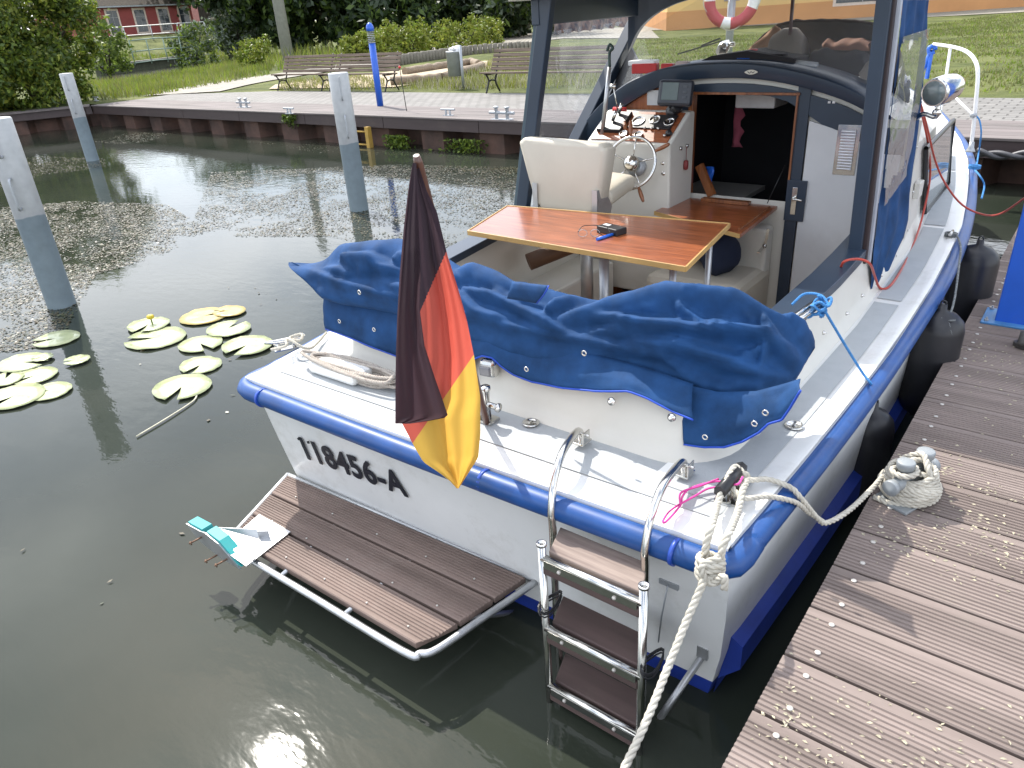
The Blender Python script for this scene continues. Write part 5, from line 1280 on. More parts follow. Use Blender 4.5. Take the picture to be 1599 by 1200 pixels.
# searchlight on its bracket
sp_ = at(1458, 146, x=-.72); sd_ = Vector((-.35, -1, -.12)).normalized(); bm = BM()
lathe(bm, [(.062, 0), (.066, .02), (.068, .08), (.06, .15), (.04, .2), (.015, .22), (0, .222)], sp_, 24, R=align(-sd_)); sl = link('searchlight', bm, CHROME, boat)
bm = BM(); lathe(bm, [(0, -.002), (.055, -.002), (.058, .01)], sp_, 24, R=align(-sd_)); link('lens', bm, mat('lens_dark', (.12, .15, .15), .1, spec=1), sl)
bm = BM(); tube(bm, spline([sp_-sd_*.06+Vector((0, 0, -.06)), sp_-sd_*.06+Vector((0, 0, -.12)), at(1443, 178, x=-.76), at(1430, 186, x=-.8)], 4), .012, 8); bmesh.ops.create_icosphere(bm, subdivisions=2, radius=.022, matrix=Matrix.Translation(sp_-sd_*.06+Vector((0, 0, -.1)))); link('bracket', bm, CHROME, sl)
# pulpit rail
WRAIL = mat('white_rail', (.75, .75, .75), .3, var=.02)
rb1 = at(1515, 237, z=1.09); 
bm = BM(); pu = spline([rb1, at(1520, 200, y=rb1.y), at(1524, 160, y=rb1.y+.0), at(1527, 120, y=rb1.y+.02), at(1524, 98, y=rb1.y+.08), at(1511, 82, y=rb1.y+.35), at(1490, 74, y=rb1.y+.9), at(1458, 69, y=rb1.y+1.7)], 6)
tube(bm, pu, .0135, 12); link('pulpit_rail', bm, WRAIL, boat)
bm = BM(); tube(bm, [at(1484, 76, y=rb1.y+1.05), at(1480, 124, y=rb1.y+1.05)-Vector((0, 0, .45))], .012, 10); link('stanchion', bm, WRAIL, boat)
bm = BM(); tube(bm, [at(1519, 180, y=rb1.y), at(1480, 140, y=rb1.y+1.05)], .009, 8); link('lower_rail', bm, WRAIL, boat)
bm = BM(); lathe(bm, [(.035, 0), (.03, .01), (.02, .03), (.016, .07)], rb1, 16); bmesh.ops.create_icosphere(bm, subdivisions=2, radius=.026, matrix=Matrix.Translation(at(1520, 180, y=rb1.y))); pieces('rail_socket', bm, GALV, boat)
# ---- stern hardware
for px, py in ((829, 661), (1240, 665)):
    p = at(px, py, z=sh(1.9)+.006 if px < 1000 else sh(2.4)+.006); bm = BM(); lathe(bm, [(.034, 0), (.034, .004), (.026, .006), (.024, .003), (0, .003)], p, 28); box(bm, p+Vector((0, 0, .006)), (.006, .022, .005)); link('filler_cap', bm, CHROME, boat)
# stern light
p = at(760, 577, y=1.985); bm = BM(); Rl = rotz(.15); box(bm, p+Vector((0, .02, 0)), (.075, .05, .075), Rl); link('stern_light', bm, CHROME, boat, bevel=.016)
bm = BM(); box(bm, p+Vector((-.004, -.006, -.008)), (.05, .016, .04), Rl); link('light_lens', bm, mat('lens_smoke', (.12, .12, .13), .12, spec=1), boat, bevel=.006)
# samson post beside the flag
p = at(762, 657, z=.81); bm = BM(); box(bm, p+Vector((0, 0, .006)), (.075, .06, .012)); lathe(bm, [(.016, 0), (.014, .1), (.016, .13), (.022, .14), (.02, .152), (0, .154)], p, 20); tube(bm, [p+Vector((-.055, 0, .075)), p+Vector((.055, 0, .075))], .012, 12); lathe(bm, [(.018, 0), (.019, .008), (0, .012)], p+Vector((.055, 0, .075)), 14, R=align((1, 0, 0))); link('samson_post', bm, CHROME, boat)
# corner cleats: left and right
def hcleat(p, ang, L, name, m_):
    bm = BM(); R = rotz(ang)
    for s_ in (-1, 1): lathe(bm, [(.014, 0), (.011, .025), (.012, .04)], p+R@Vector((s_*L*.2, 0, 0)), 10)
    tube(bm, [p+R@Vector((u*L/2, 0, .045+.01*abs(u)**2)) for u in (-1, -.6, -.2, .2, .6, 1)], [.007, .011, .013, .013, .011, .007], 10); box(bm, p+Vector((0, 0, .003)), (L*.6, .04, .006), R)
    return link(name, bm, m_, boat)
hcleat(at(448, 545, z=.81), radians(62), .2, 'stern_cleat', CHROME)
# right cleat: black bar in a bright fitting
pc = at(1140, 765, z=.83); dc = (at(1168, 735, z=.86)-at(1125, 785, z=.86)).normalized()
bm = BM(); box(bm, pc+Vector((0, 0, -.02)), (.07, .11, .012), rotz(.1)); 
for s_ in (-.035, .035): lathe(bm, [(.02, -.02), (.016, .02), (.02, .035)], pc+dc*s_, 12)
cl_ = link('stern_cleat', bm, CHROME, boat)
bm = BM(); tube(bm, [pc-dc*.085+Vector((0, 0, .04)), pc+dc*.085+Vector((0, 0, .04))], .021, 6); link('cleat_bar', bm, BLKP, cl_)
# deck locker lid on the port quarter
l0 = at(505, 585, z=.81); R = rotz(.02); bm = BM(); box(bm, l0+Vector((.08, .05, .028)), (.31, .15, .05), R); link('deck_hatch', bm, GEL, boat, bevel=.018)
bm = BM(); box(bm, l0+Vector((.26, .03, .02)), (.03, .02, .02)); link('hatch_latch', bm, CHROME, boat)
# exhaust and small bits on the transom
bm = BM(); p = at(1048, 850, y=1.68); tube(bm, [p+Vector((0, .06, 0)), p-Vector((0, .03, 0))], .02, 14); link('exhaust', bm, mat('dull_metal', (.2, .19, .18), .5, .8), boat)
bm = BM(); p = at(1045, 912, n=NT, p0=P0T); box(bm, p, (.07, .012, .02)); q = at(1030, 1000, n=NT, p0=P0T)-Vector((0, .01, 0)); tube(bm, [p-Vector((0, .012, 0)), p.lerp(q, .5)-Vector((.0, .015, 0)), q], .003, 6); link('trim_cable', bm, GALV, boat)
# registration number
cu = bpy.data.curves.new('registration', 'FONT'); cu.body = "118456-A"; cu.size = 1; cu.extrude = .002; cu.offset = .019; cu.space_character = 1.08; cu.resolution_u = 4
to = bpy.data.objects.new('tmp_text', cu); COL.objects.link(to); bpy.context.view_layer.update()
me = bpy.data.meshes.new_from_object(to.evaluated_get(bpy.context.evaluated_depsgraph_get())); bpy.data.objects.remove(to)
xs = [v.co.x for v in me.vertices]; ysx = [v.co.y for v in me.vertices]
ta = at(483, 716, n=NT, p0=P0T); tb = at(640, 776, n=NT, p0=P0T); tt = at(481, 684, n=NT, p0=P0T); ux = (tb-ta); wT = ux.length; ux.normalize(); uy = NT.cross(ux)*-1
uy = uy if uy.z > 0 else -uy; hT = (tt-ta).dot(uy)
x0_, x1_, y0_, y1_ = min(xs), max(xs), min(ysx), max(ysx)
bo = wpos(boat)
for v in me.vertices: v.co = ta+ux*((v.co.x-x0_)/(x1_-x0_)*wT)+uy*((v.co.y-y0_)/(y1_-y0_)*hT*.96)+NT*(.0075+v.co.z)-bo
bmt = bmesh.new(); bmt.from_mesh(me)
for s0 in (.012, .118):
    p_ = ta+ux*(wT*s0)+uy*(hT*.96)+NT*.0095-bo
    f = bmt.faces.new([bmt.verts.new(p_+ux*a+uy*b) for a, b in ((.0, -.002), (-.022, -.012), (-.022, -.026), (.0, -.018))])
bmt.to_mesh(me); bmt.free()
me.materials.clear(); me.materials.append(LETTER); o = bpy.data.objects.new('registration_number', me); COL.objects.link(o); o.parent = boat
# ================= swim platform
pz = .2
t = thing('swim_platform', (-2.2, 1.5, pz), 'tube-framed swim platform with grooved brown boards behind the transom', 'swim platform'); plat = t
pa = at(450, 742, z=pz); pb_ = at(838, 908, z=pz); pc_ = at(655, 1033, z=pz); pd = at(352, 850, z=pz)
def rnd(a, b, c, r=.09): return [b+(a-b).normalized()*r, b+(a-b).normalized()*r*.35+(c-b).normalized()*r*.35*1.0, b+(c-b).normalized()*r]
pts = [pa, pa.lerp(pd, .5)]+rnd(pa, pd, pc_, .05)+[pd.lerp(pc_, .5)]+rnd(pd, pc_, pb_, .08)+[pc_.lerp(pb_, .5), pb_]
bm = BM(); tube(bm, spline(pts, 6), .0145, 12); tube(bm, [pa, pb_], .012, 10)
for t_ in (.33, .66): tube(bm, [pa.lerp(pb_, t_), pd.lerp(pc_, t_)], .01, 8)
link('tube_frame', bm, ALU, plat)
u = (pb_-pa).normalized(); ang = atan2(u.y, u.x); depth = (pd-pa).dot(Vector((u.y, -u.x, 0))); nv = Vector((u.y, -u.x, 0))
nb = 3; g = .02; bw = (depth-.02-.03)/nb
for i in range(nb):
    d0 = .022+i*bw; bm = BM(); grooved(bm, 0, 1, 0, bw-.008, .022, n=9, flat=.014)
    for v in bm.verts:
        dd = d0+v.co.y; tl = dd/depth; L0 = pa.lerp(pd, tl)+u*.022; R0_ = pb_.lerp(pc_, tl)-u*(.03+.05*max(0, tl-.8)/.2*(1 if i == 2 else 0)); 
        P_ = L0.lerp(R0_, v.co.x); v.co = Vector((P_.x, P_.y, pz+.002+(v.co.z-.0)))
    bmesh.ops.recalc_face_normals(bm, faces=bm.faces)
    link('platform_board', bm, WPCP, plat)
bm = BM()
for t_ in (.12, .3, .5, .7, .88):
    for d_ in (.25, .6, .85): p = pa.lerp(pb_, t_).lerp(pd.lerp(pc_, t_), d_); lathe(bm, [(.005, .0245), (.004, .027), (0, .0272)], p, 8)
link('screw', bm, SCREW, plat)
bm = BM()
for px, py in ((537, 770), (738, 862)): p = at(px, py, z=pz+.0); p.y = 1.79; prism(bm, [p+Vector((0, 0, 0)), p+Vector((0, .03, .0)), p+Vector((0, .03, .05))], (.012, 0, 0))
tube(bm, [pd.lerp(pc_, .85)+Vector((0, .1, -.01)), Vector((pc_.x+.02, 1.84, -.05))], .012, 8); tube(bm, [pd.lerp(pc_, .15)+Vector((0, .1, -.01)), Vector((pd.x, 1.84, -.05))], .012, 8)
pieces('support_bracket', bm, ALU, plat)
# outboard bracket on the platform
def W(px, py, z): return at(px, py, z=z)
ob = thing('outboard_bracket', W(400, 860, .2), 'aluminium outboard motor bracket with two turquoise clamp pads on the swim platform', 'bracket')
bm = BM(); prism(bm, [W(405, 805, .226), W(454, 832, .226), W(385, 886, .226), W(345, 858, .226)], (0, 0, .006)); link('base_plate', bm, ALU, ob)
bt0 = W(345, 866, .24)
# backing board: hangs over outer corner, two pads
A1 = at(296, 808, y=1.22); 
pv = lambda px, py, d=0: at(px, py, n=(-.55, -.83, 0), p0=(bt0.x-.02+d*-.55, bt0.y-.02+d*-.83, 0))
YP = 1.15
pv = lambda px, py, d=0: at(px, py, y=YP-d)
bm = BM(); prism(bm, [pv(292, 817), pv(314, 829), pv(322, 832), pv(342, 848), pv(377, 889), pv(345, 870), pv(312, 843)], (0, -.006, 0)); link('clamp_board', bm, ALU, ob)
TURQ = mat('turquoise_paint', (.02, .3, .3), .55, var=.1, dirt=.2, dsc=20)
bm = BM(); prism(bm, [pv(293, 815), pv(315, 827), pv(326, 846), pv(312, 838)], (0, .05, 0)); link('clamp_pad', bm, TURQ, ob, bevel=.002)
bm = BM(); prism(bm, [pv(322, 830), pv(342, 845), pv(377, 886), pv(348, 870)], (0, .05, 0)); link('clamp_pad', bm, TURQ, ob, bevel=.002)
bm = BM(); prism(bm, [W(336, 824, .27), W(408, 827, .27), W(403, 840, .235), W(370, 866, .235)], (.003, .004, 0)); prism(bm, [W(372, 868, .233), W(403, 842, .233), W(410, 851, .233), W(394, 878, .233), W(386, 884, .233)], (0, 0, .004)); box(bm, W(412, 836, .245), (.05, .004, .05), rotz(.6)); link('gusset', bm, ALU, ob)
bm = BM()
for px, py in ((317, 838), (357, 872), (341, 866)): p = pv(px, py); tube(bm, [p, p+Vector((-.02, -.06, -.01))], .004, 8); lathe(bm, [(.009, 0), (.009, .006)], p+Vector((-.016, -.05, -.01)), 6, R=align((-.3, -1, -.1)))
link('bolt', bm, mat('rusty_bolt', (.2, .12, .08), .6, .6), ob)
# ================= boarding ladder
t = thing('boarding_ladder', (-1.0, 1.55, .1), 'folding stainless boarding ladder with brown treads hooked over the stern', 'ladder'); lad = t
La, Lb = 1.585, 1.47
def LP(px, py, y): return at(px, py, y=y)
TOPL = at(905, 692, z=.83); TOPR = at(1066, 742, z=.83)
for nm, top, xs_ in (('left', TOPL, LP(862, 800, La).x), ('right', TOPR, LP(1008, 862, La).x)):
    xs0 = xs_
    bm = BM(); pts = [top+Vector((0, .02, 0)), top+Vector((-.003, 0, .05)), Vector((lerp(top.x, xs0, .3), 1.80, .905)), Vector((lerp(top.x, xs0, .6), 1.70, .90)), Vector((lerp(top.x, xs0, .85), 1.62, .845)), Vector((xs0, La-.003, .76)), Vector((xs0, La, .68)), Vector((xs0, La, .3)), Vector((xs0, La+.01, -.15))]
    tube(bm, spline(pts, 6), .0135, 14); link('hook_rail', bm, CHROME, lad)
    bm = BM(); box(bm, top+Vector((0, .015, .0)), (.05, .06, .008)); box(bm, top+Vector((.022, .01, .025)), (.005, .045, .05)); tube(bm, [top+Vector((-.02, .01, .035)), top+Vector((.035, .01, .035))], .006, 8); link('deck_socket', bm, CHROME, lad, bevel=.002)
    xo = LP(845, 838, Lb).x if nm == 'left' else LP(1006, 893, Lb).x
    bm = BM(); tube(bm, [(xo, Lb, .72 if nm == 'left' else .73), (xo-.005, Lb+.005, -.25)], .0135, 14); link('folding_rail', bm, CHROME, lad)
lx, rx_ = LP(862, 800, La).x, LP(1008, 862, La).x; lo, ro = LP(845, 838, Lb).x, LP(1006, 893, Lb).x
TR = mat('tread_brown', (.085, .055, .05), .7, var=.2, sc=3, stretch=(.6, 6, 6), dirt=.3)
for i, z in enumerate((.665, .36, .08)):
    bm = BM(); prism(bm, [Vector((lx+.01, La+.03, z)), Vector((rx_-.01, La+.03, z)), Vector((ro-.012, Lb+.02, z)), Vector((lo+.012, Lb+.02, z))], (0, 0, .022))
    link('tread', bm, TR if i else wood('tread_weathered', (.2, .15, .13), (.25, .2, .17), (1.2, 16, 16), rough=.8, coat=0), lad, bevel=.004)
    bm = BM(); tube(bm, [(lo+.0, Lb, z+.005), (ro, Lb, z+.005)], .014, 12); box(bm, ((lo+ro)/2, Lb-.012, z-.008), (ro-lo-.03, .004, .03)); link('tread_rail', bm, CHROME, lad)
    bm = BM(); box(bm, ((lo+ro)/2, Lb-.002, z-.035), (ro-lo-.02, .022, .03)); link('tread_front', bm, TR, lad, bevel=.003)
    bm = BM()
    for q_ in (.2, .75): lathe(bm, [(.007, 0), (.006, .004), (0, .0045)], (lerp(lo, ro, q_), Lb-.014, z-.012), 10, R=align((0, -1, 0)))
    link('tread_screw', bm, SCREW, lad)
bm = BM()
for x_, z_ in ((lo, .44), (ro+.02, .40)):
    for dz in (0, .012, .02): tube(bm, [(x_+.024*cos(a*pi/6), Lb+.03+.06*sin(a*pi/6), z_+dz+.01*sin(a)) for a in range(12)], .003, 5, closed=True)
pieces('shock_cord', bm, BLKP, lad)
bm = BM(); a = Vector((rx_+.03, La+.02, -.05)); b = Vector((rx_+.12, 1.79, .2)); tube(bm, [a, b], .013, 10); box(bm, b+Vector((.005, 0, .03)), (.04, .02, .05)); link('strut', bm, ALU, lad)
bm = BM(); lathe(bm, [(.017, 0), (.017, .01), (.0105, .01), (.0105, -.03)], (lo, Lb, .72), 16); lathe(bm, [(.017, 0), (.017, .01), (.0105, .01), (.0105, -.03)], (ro, Lb, .73), 16); pieces('rail_collar', bm, CHROME, lad)
# ================= table
tz = 1.22
q = [at(732, 361, z=tz), at(1070, 417, z=tz), at(1138, 350, z=tz), at(793, 322, z=tz)]
t = thing('cockpit_table', ((q[0].x+q[1].x)/2, 3.6, .3), 'varnished mahogany cockpit table with pale edging on steel tube legs', 'table')
bm = BM(); prism(bm, q, (0, 0, -.018)); link('tabletop', bm, TEAK, t, bevel=.002)
bm = BM()
for a, b in ((0, 1), (1, 2), (2, 3), (3, 0)):
    d_ = (q[b]-q[a]).normalized(); n_ = Vector((d_.y, -d_.x, 0)); beam(bm, q[a]+n_*.004-Vector((0, 0, .009))-d_*.004, q[b]+n_*.004-Vector((0, 0, .009))+d_*.004, .008, .026)
link('edge_strip', bm, EDGEW, t, bevel=.002)
for (a, b), r_ in (((q[1]+Vector((-.1, .09, 0)), None), .016), ((q[2]+Vector((-.07, -.06, 0)), None), .016), ((q[0].lerp(q[1], .55)+Vector((0, .25, 0)), None), .026)):
    bm = BM(); tube(bm, [a-Vector((0, 0, .02)), Vector((a.x, a.y, .28))], r_, 14); link('leg', bm, ALU, t)
# things on the table
p = at(955, 364, z=tz); R = rotz(-.25); bm = BM(); box(bm, p+Vector((0, 0, .017)), (.14, .075, .034), R); tb_ = tag(link('black_case', bm, BLKP, bevel=.004), 'small black case lying on the mahogany table beside the spectacles', 'case')
bm = BM(); box(bm, p+Vector((-.035, .015, .0345)), (.04, .025, .0012), R); link('sticker', bm, WHITEP, tb_)
g0 = at(925, 372, z=tz); t2 = thing('spectacles', g0, 'thin-rimmed spectacles with folded-out temples on the table', 'spectacles'); bm = BM()
for dx in (-.03, .03): tube(bm, [g0+Vector((dx*.9-.02, dx*.5, .022))+Vector((.024*cos(a*pi/8)*.8, .024*cos(a*pi/8)*.5, .018*sin(a*pi/8))) for a in range(16)], .0016, 5, closed=True)
link('frame', bm, GALV, t2); bm = BM(); tube(bm, spline([g0+Vector((-.065, -.03, .03)), g0+Vector((-.06, .02, .05)), g0+Vector((.03, .07, .045)), g0+Vector((.075, .05, .02))], 5), .0022, 6); tube(bm, spline([g0+Vector((.02, .01, .03)), g0+Vector((.04, .03, .012)), g0+Vector((.05, .035, .004))], 4), .0022, 6); pieces('temple', bm, BLKP, t2)
bm = BM(); a = at(932, 374, z=tz+.008); b = at(958, 366, z=tz+.008); tube(bm, [a, b], .008, 8); lt_ = tag(link('blue_lighter', bm, BLUEP), 'blue lighter lying against the black case on the table', 'lighter')
# ================= stuff on the cabin top behind the windscreen
def cabinbox(nm, px, py, y, s, m_, lab, cat, rz=0, bev=.006):
    bm = BM(); box(bm, at(px, py, y=y), s, rotz(rz)); return tag(link(nm, bm, m_, bevel=bev), lab, cat)
cabinbox('red_packet', 1008, 107, 4.58, (.17, .06, .06), REDP, 'red packet with a white top behind the arch at the left', 'packet', .1)
cabinbox('plastic_box', 1005, 98, 4.6, (.18, .09, .03), WHITEP, 'white lid on the red packet behind the arch', 'box', .1)
cabinbox('red_carton', 1043, 104, 4.58, (.08, .05, .035), REDP, 'small red and white carton right of the red packet', 'carton', .1)
cabinbox('small_carton', 1066, 100, 4.58, (.08, .05, .03), mat('carton_pale', (.5, .4, .38), .6), 'small pale carton at the right end of the packets', 'carton', .1)
bm = BM(); prism(bm, [at(x_, y_, y=4.62) for x_, y_ in ((1085, 100), (1160, 92), (1240, 100), (1240, 92), (1165, 80), (1110, 88))], (0, .3, 0)); tag(link('dark_cloth', bm, DFAB), 'dark cloth spread along the cabin top under the wiper', 'cloth')
# hood-like dark canvas
def hump(nm, top, bot, y0, y1, m_, lab, cat, amp=.012, seed=0, par=None):
    bm = BM(); rows = []; n = 40
    xt = [p[0] for p in top]
    for i in range(n+1):
        px = lerp(xt[0], xt[-1], i/n); a = at(px, interp(bot, px), y=y0); b = at(px, interp([(x, y) for x, y in top], px), y=y0+(y1-y0)*.35); row = []
        for k in range(13):
            th = pi*k/12; p = Vector((b.x if k > 2 else lerp(a.x, b.x, k/3), lerp(y0, y1, (1-cos(th))/2), a.z+(b.z-a.z)*(sin(th)**.7)))
            w_ = abs(nz(p.x*9+seed, p.y*6, p.z*12))*2-.5; row.append(p+Vector((0, -.3, 1))*amp*w_*(1 if 0 < k < 12 else 0))
        rows.append(row)
    sheet(bm, rows); return tag(link(nm, bm, m_, smooth=True), lab, cat) if lab else bm
bm = BM()
# open canvas hood: back shell
ht = [(1150, 97), (1165, 82), (1190, 58), (1215, 38), (1240, 33), (1290, 31), (1340, 33), (1372, 38), (1392, 60), (1396, 130)]
rows = []
for i in range(46):
    px = lerp(1150, 1396, i/45); zt = at(px, interp(ht, px), y=5.0); zb_ = at(px, interp([(1150, 100), (1250, 106), (1330, 132), (1396, 172)], px), y=5.0); row = []
    for k in range(10):
        u_ = k/9; row.append(Vector((zt.x, lerp(5.0, 5.5, sin(u_*pi/2)), lerp(zt.z, zb_.z-.02, u_**1.5)))+Vector((0, .02*nz(px*.05, u_*6, 1), .01*nz(px*.08, u_*5, 4))))
    rows.append(row)
sheet(bm, rows); tag(link('canvas_hood', bm, mat('hood_brown_black', (.03, .022, .02), .85, c2=(.05, .035, .03)), smooth=True, solid=.012), 'dark brown open canvas hood over the bedding on the cabin top', 'hood')
bm = BM(); rows = []
for i in range(12):
    u_ = i/11; rows.append([at(lerp(1148, 1212, u_)+k*7*(.3+.7*sin(pi*u_)), lerp(104, 40, u_**.8)+k*2, y=4.96)+Vector((0, .012*sin(k*1.5+i), 0)) for k in range(5)])
sheet(bm, rows); tag(link('hood_flap', bm, mat('flap_tan', (.3, .17, .1), .8), smooth=True, solid=.008), 'tan-edged flap at the left rim of the dark hood', 'flap')
hump('grey_pillow', [(1199, 84), (1205, 56), (1222, 46), (1242, 45), (1255, 58), (1257, 92)], [(1199, 96), (1257, 100)], 4.86, 5.05, GFAB, 'plump grey-beige pillow leaning inside the dark hood', 'pillow', .008, 3)
hump('dark_bedroll', [(1262, 92), (1270, 78), (1290, 76), (1310, 82), (1335, 77), (1352, 82), (1360, 108)], [(1262, 102), (1360, 122)], 4.84, 5.0, DFAB, 'dark rolled clothing in front of the hood at the right', 'clothing', .012, 9)
hump('brown_garment', [(1286, 66), (1292, 60), (1305, 66), (1320, 61), (1345, 58), (1358, 66)], [(1286, 78), (1358, 80)], 4.9, 5.05, mat('garment_brown', (.18, .09, .06), .85), 'brown garment lying on top of the dark clothing roll', 'garment', .012, 19)
hump('grey_rag', [(1343, 112), (1352, 100), (1364, 92), (1376, 92)], [(1343, 122), (1376, 136)], 4.7, 4.85, GFAB, 'grey rag at the right end of the cabin top shelf', 'rag', .01, 29)
bm = BM(); tube(bm, [at(1225, 98, y=4.66), at(1276, 104, y=4.66)], .022, 12); tag(link('water_bottle', bm, clear('bottle_clear', tint=(.75, .8, .82), milk=.3)), 'clear plastic bottle lying on the shelf behind the arch', 'bottle')
cabinbox('black_case', 1200, 93, 4.68, (.2, .08, .06), DFAB, 'dark flat case on the cabin shelf behind the badge', 'case')
bm = BM(); tube(bm, [at(1151, 95, y=4.62), at(1170, 95, y=4.62)], .014, 8); tag(link('blue_tube', bm, BLUEP), 'short blue tube on the shelf behind the arch centre', 'tube')
cabinbox('red_tin', 1177, 85, 4.72, (.04, .03, .06), REDP, 'small red tin standing at the foot of the pillow', 'tin')
# chrome horn and wipers
hp = at(1131, 73, y=4.98); bm = BM(); tube(bm, [hp+Vector((0, -.05, -.03)), hp, hp+Vector((0, .05, .02))], [.035, .038, .02], 18); tube(bm, [hp+Vector((.02, 0, .01)), hp+Vector((.07, 0, .012))], .014, 10); lathe(bm, [(.02, -.12), (.018, -.03)], hp, 10); link('horn', bm, CHROME, boat)
bm = BM(); beam(bm, at(1128, 64, y=4.93), at(1058, 85, y=4.88), .008, .008); beam(bm, at(1125, 60, y=4.93), at(1095, 72, y=4.9), .008, .01); pieces('wiper_arm', bm, BLKP, boat)
# ================= flag
ft = at(650, 243, y=1.47); fb = at(760, 660, z=.82)
fl = thing('stern_flag', fb, 'black, red and gold flag hanging limp from a leaning wooden flagstaff at the stern', 'flag')
bm = BM(); tube(bm, [fb, ft-(ft-fb)*.02, ft], [.013, .0135, .009], 14); link('flagstaff', bm, wood('staff_wood', (.08, .03, .018), (.12, .05, .03), (10, 10, 1.5)), fl)
def flagmat(nm):
    m = bpy.data.materials.new(nm); m.use_nodes = True; nt = m.node_tree; b = nt.nodes['Principled BSDF']; b.inputs['Roughness'].default_value = .75; b.inputs['Specular IOR Level'].default_value = .2
    uv = nt.nodes.new('ShaderNodeUVMap'); sp = nt.nodes.new('ShaderNodeSeparateXYZ'); nt.links.new(uv.outputs[0], sp.inputs[0])
    r = nt.nodes.new('ShaderNodeValToRGB'); r.color_ramp.interpolation = 'CONSTANT'; E = r.color_ramp.elements
    E[0].color = (.68, .42, .08, 1); E[0].position = 0; E[1].position = .3333; E[1].color = (.6, .12, .085, 1); e = E.new(.6667); e.color = (.06, .04, .05, 1)
    nt.links.new(sp.outputs['Y'], r.inputs['Fac'])
    n = nt.nodes.new('ShaderNodeTexNoise'); n.inputs['Scale'].default_value = 900; bp = nt.nodes.new('ShaderNodeBump'); bp.inputs['Distance'].default_value = .0003; nt.links.new(n.outputs['Fac'], bp.inputs['Height']); nt.links.new(bp.outputs[0], b.inputs['Normal'])
    nt.links.new(r.outputs['Color'], b.inputs['Base Color']); t = nt.nodes.new('ShaderNodeBsdfTranslucent'); nt.links.new(r.outputs['Color'], t.inputs['Color']); mi = nt.nodes.new('ShaderNodeMixShader'); mi.inputs[0].default_value = .62
    nt.links.new(b.outputs[0], mi.inputs[1]); nt.links.new(t.outputs[0], mi.inputs[2]); nt.links.new(mi.outputs[0], nt.nodes['Material Output'].inputs[0]); return m
FM = flagmat('flag_cloth')
def cloth(nm, Lt, Rt, y0, y1, uvf, yd, fold):
    """Lt, Rt: left/right outlines as (py, px) tables; yd(u,v) depth"""
    bm = BM(); uvl = bm.loops.layers.uv.new('UVMap'); nR, nC = 90, 26; V = []; data = {}
    for i in range(nR+1):
        py = lerp(y0, y1, i/nR); row = []
        for k in range(nC+1):
            u_ = k/nC; a = interp(Lt, py); b = interp(Rt, py); px = lerp(a, b, u_); y_ = yd(u_, i/nR); v = bm.verts.new(at(px, py, y=y_)); data[v] = uvf(px, py); row.append(v)
        V.append(row)
    for a, b in zip(V, V[1:]):
        for k in range(nC):
            f = bm.faces.new((a[k], a[k+1], b[k+1], b[k])); f.smooth = True
            for l in f.loops: l[uvl].uv = (0, data[l.vert])
    return link(nm, bm, FM, fl)
# main leaf: stripe coordinate from two seam lines  (692,402)-(655,487)  and (740,555)-(693,623)
def stripe_main(px, py):
    s1 = (px-655)*(402-487)-(py-487)*(692-655); s1 /= math.hypot(85, 37)      # >0 one side
    s2 = (px-693)*(555-623)-(py-623)*(740-693); s2 /= math.hypot(68, 47)
    d1 = -s1; d2 = -s2      # positive below the seams
    if py >= 520: return max(.02, .3333-d2/200) if d2 > 0 else min(.6, .3333-d2/200)
    if d1 < 0: return min(1, .667+min(.3, -d1/100))
    if d2 > 0: return max(.0, .3333-min(.3, d2/200)-.001)
    return .3334+.3332*(-d2)/(-d2+d1+1e-6)
mL = [(255, 643), (300, 641), (400, 645), (480, 652), (560, 655), (625, 645), (655, 622), (662, 628), (700, 648), (722, 661), (740, 688), (752, 703), (763, 713)]
mR = [(255, 652), (300, 667), (330, 682), (400, 699), (450, 715), (500, 729), (560, 741), (620, 750), (680, 750), (715, 747), (740, 731), (763, 716)]
cloth('cloth', mL, mR, 262, 763, stripe_main, lambda u_, v: 1.47+.03*sin(u_*7+v*2)*min(1, v*3)+.012*sin(u_*17+v*5)*min(1, v*3)-.03*v, 0)
kL = [(250, 645), (300, 637), (360, 630), (430, 624), (500, 620), (560, 618), (662, 617)]
kR = [(250, 650), (300, 652), (360, 654), (430, 657), (480, 655), (540, 663), (590, 679), (630, 693), (651, 700), (655, 688), (662, 640)]
cloth('cloth_fold', kL, kR, 255, 662, lambda a, b: .9, lambda u_, v: lerp(1.46, 1.395, min(1, v*3))+.014*sin(u_*5+v*3)*min(1, v*3)+.006*sin(u_*15)*min(1, v*3)-.03*v, 0)
rl = [(590, 617), (662, 619), (690, 624)]; 
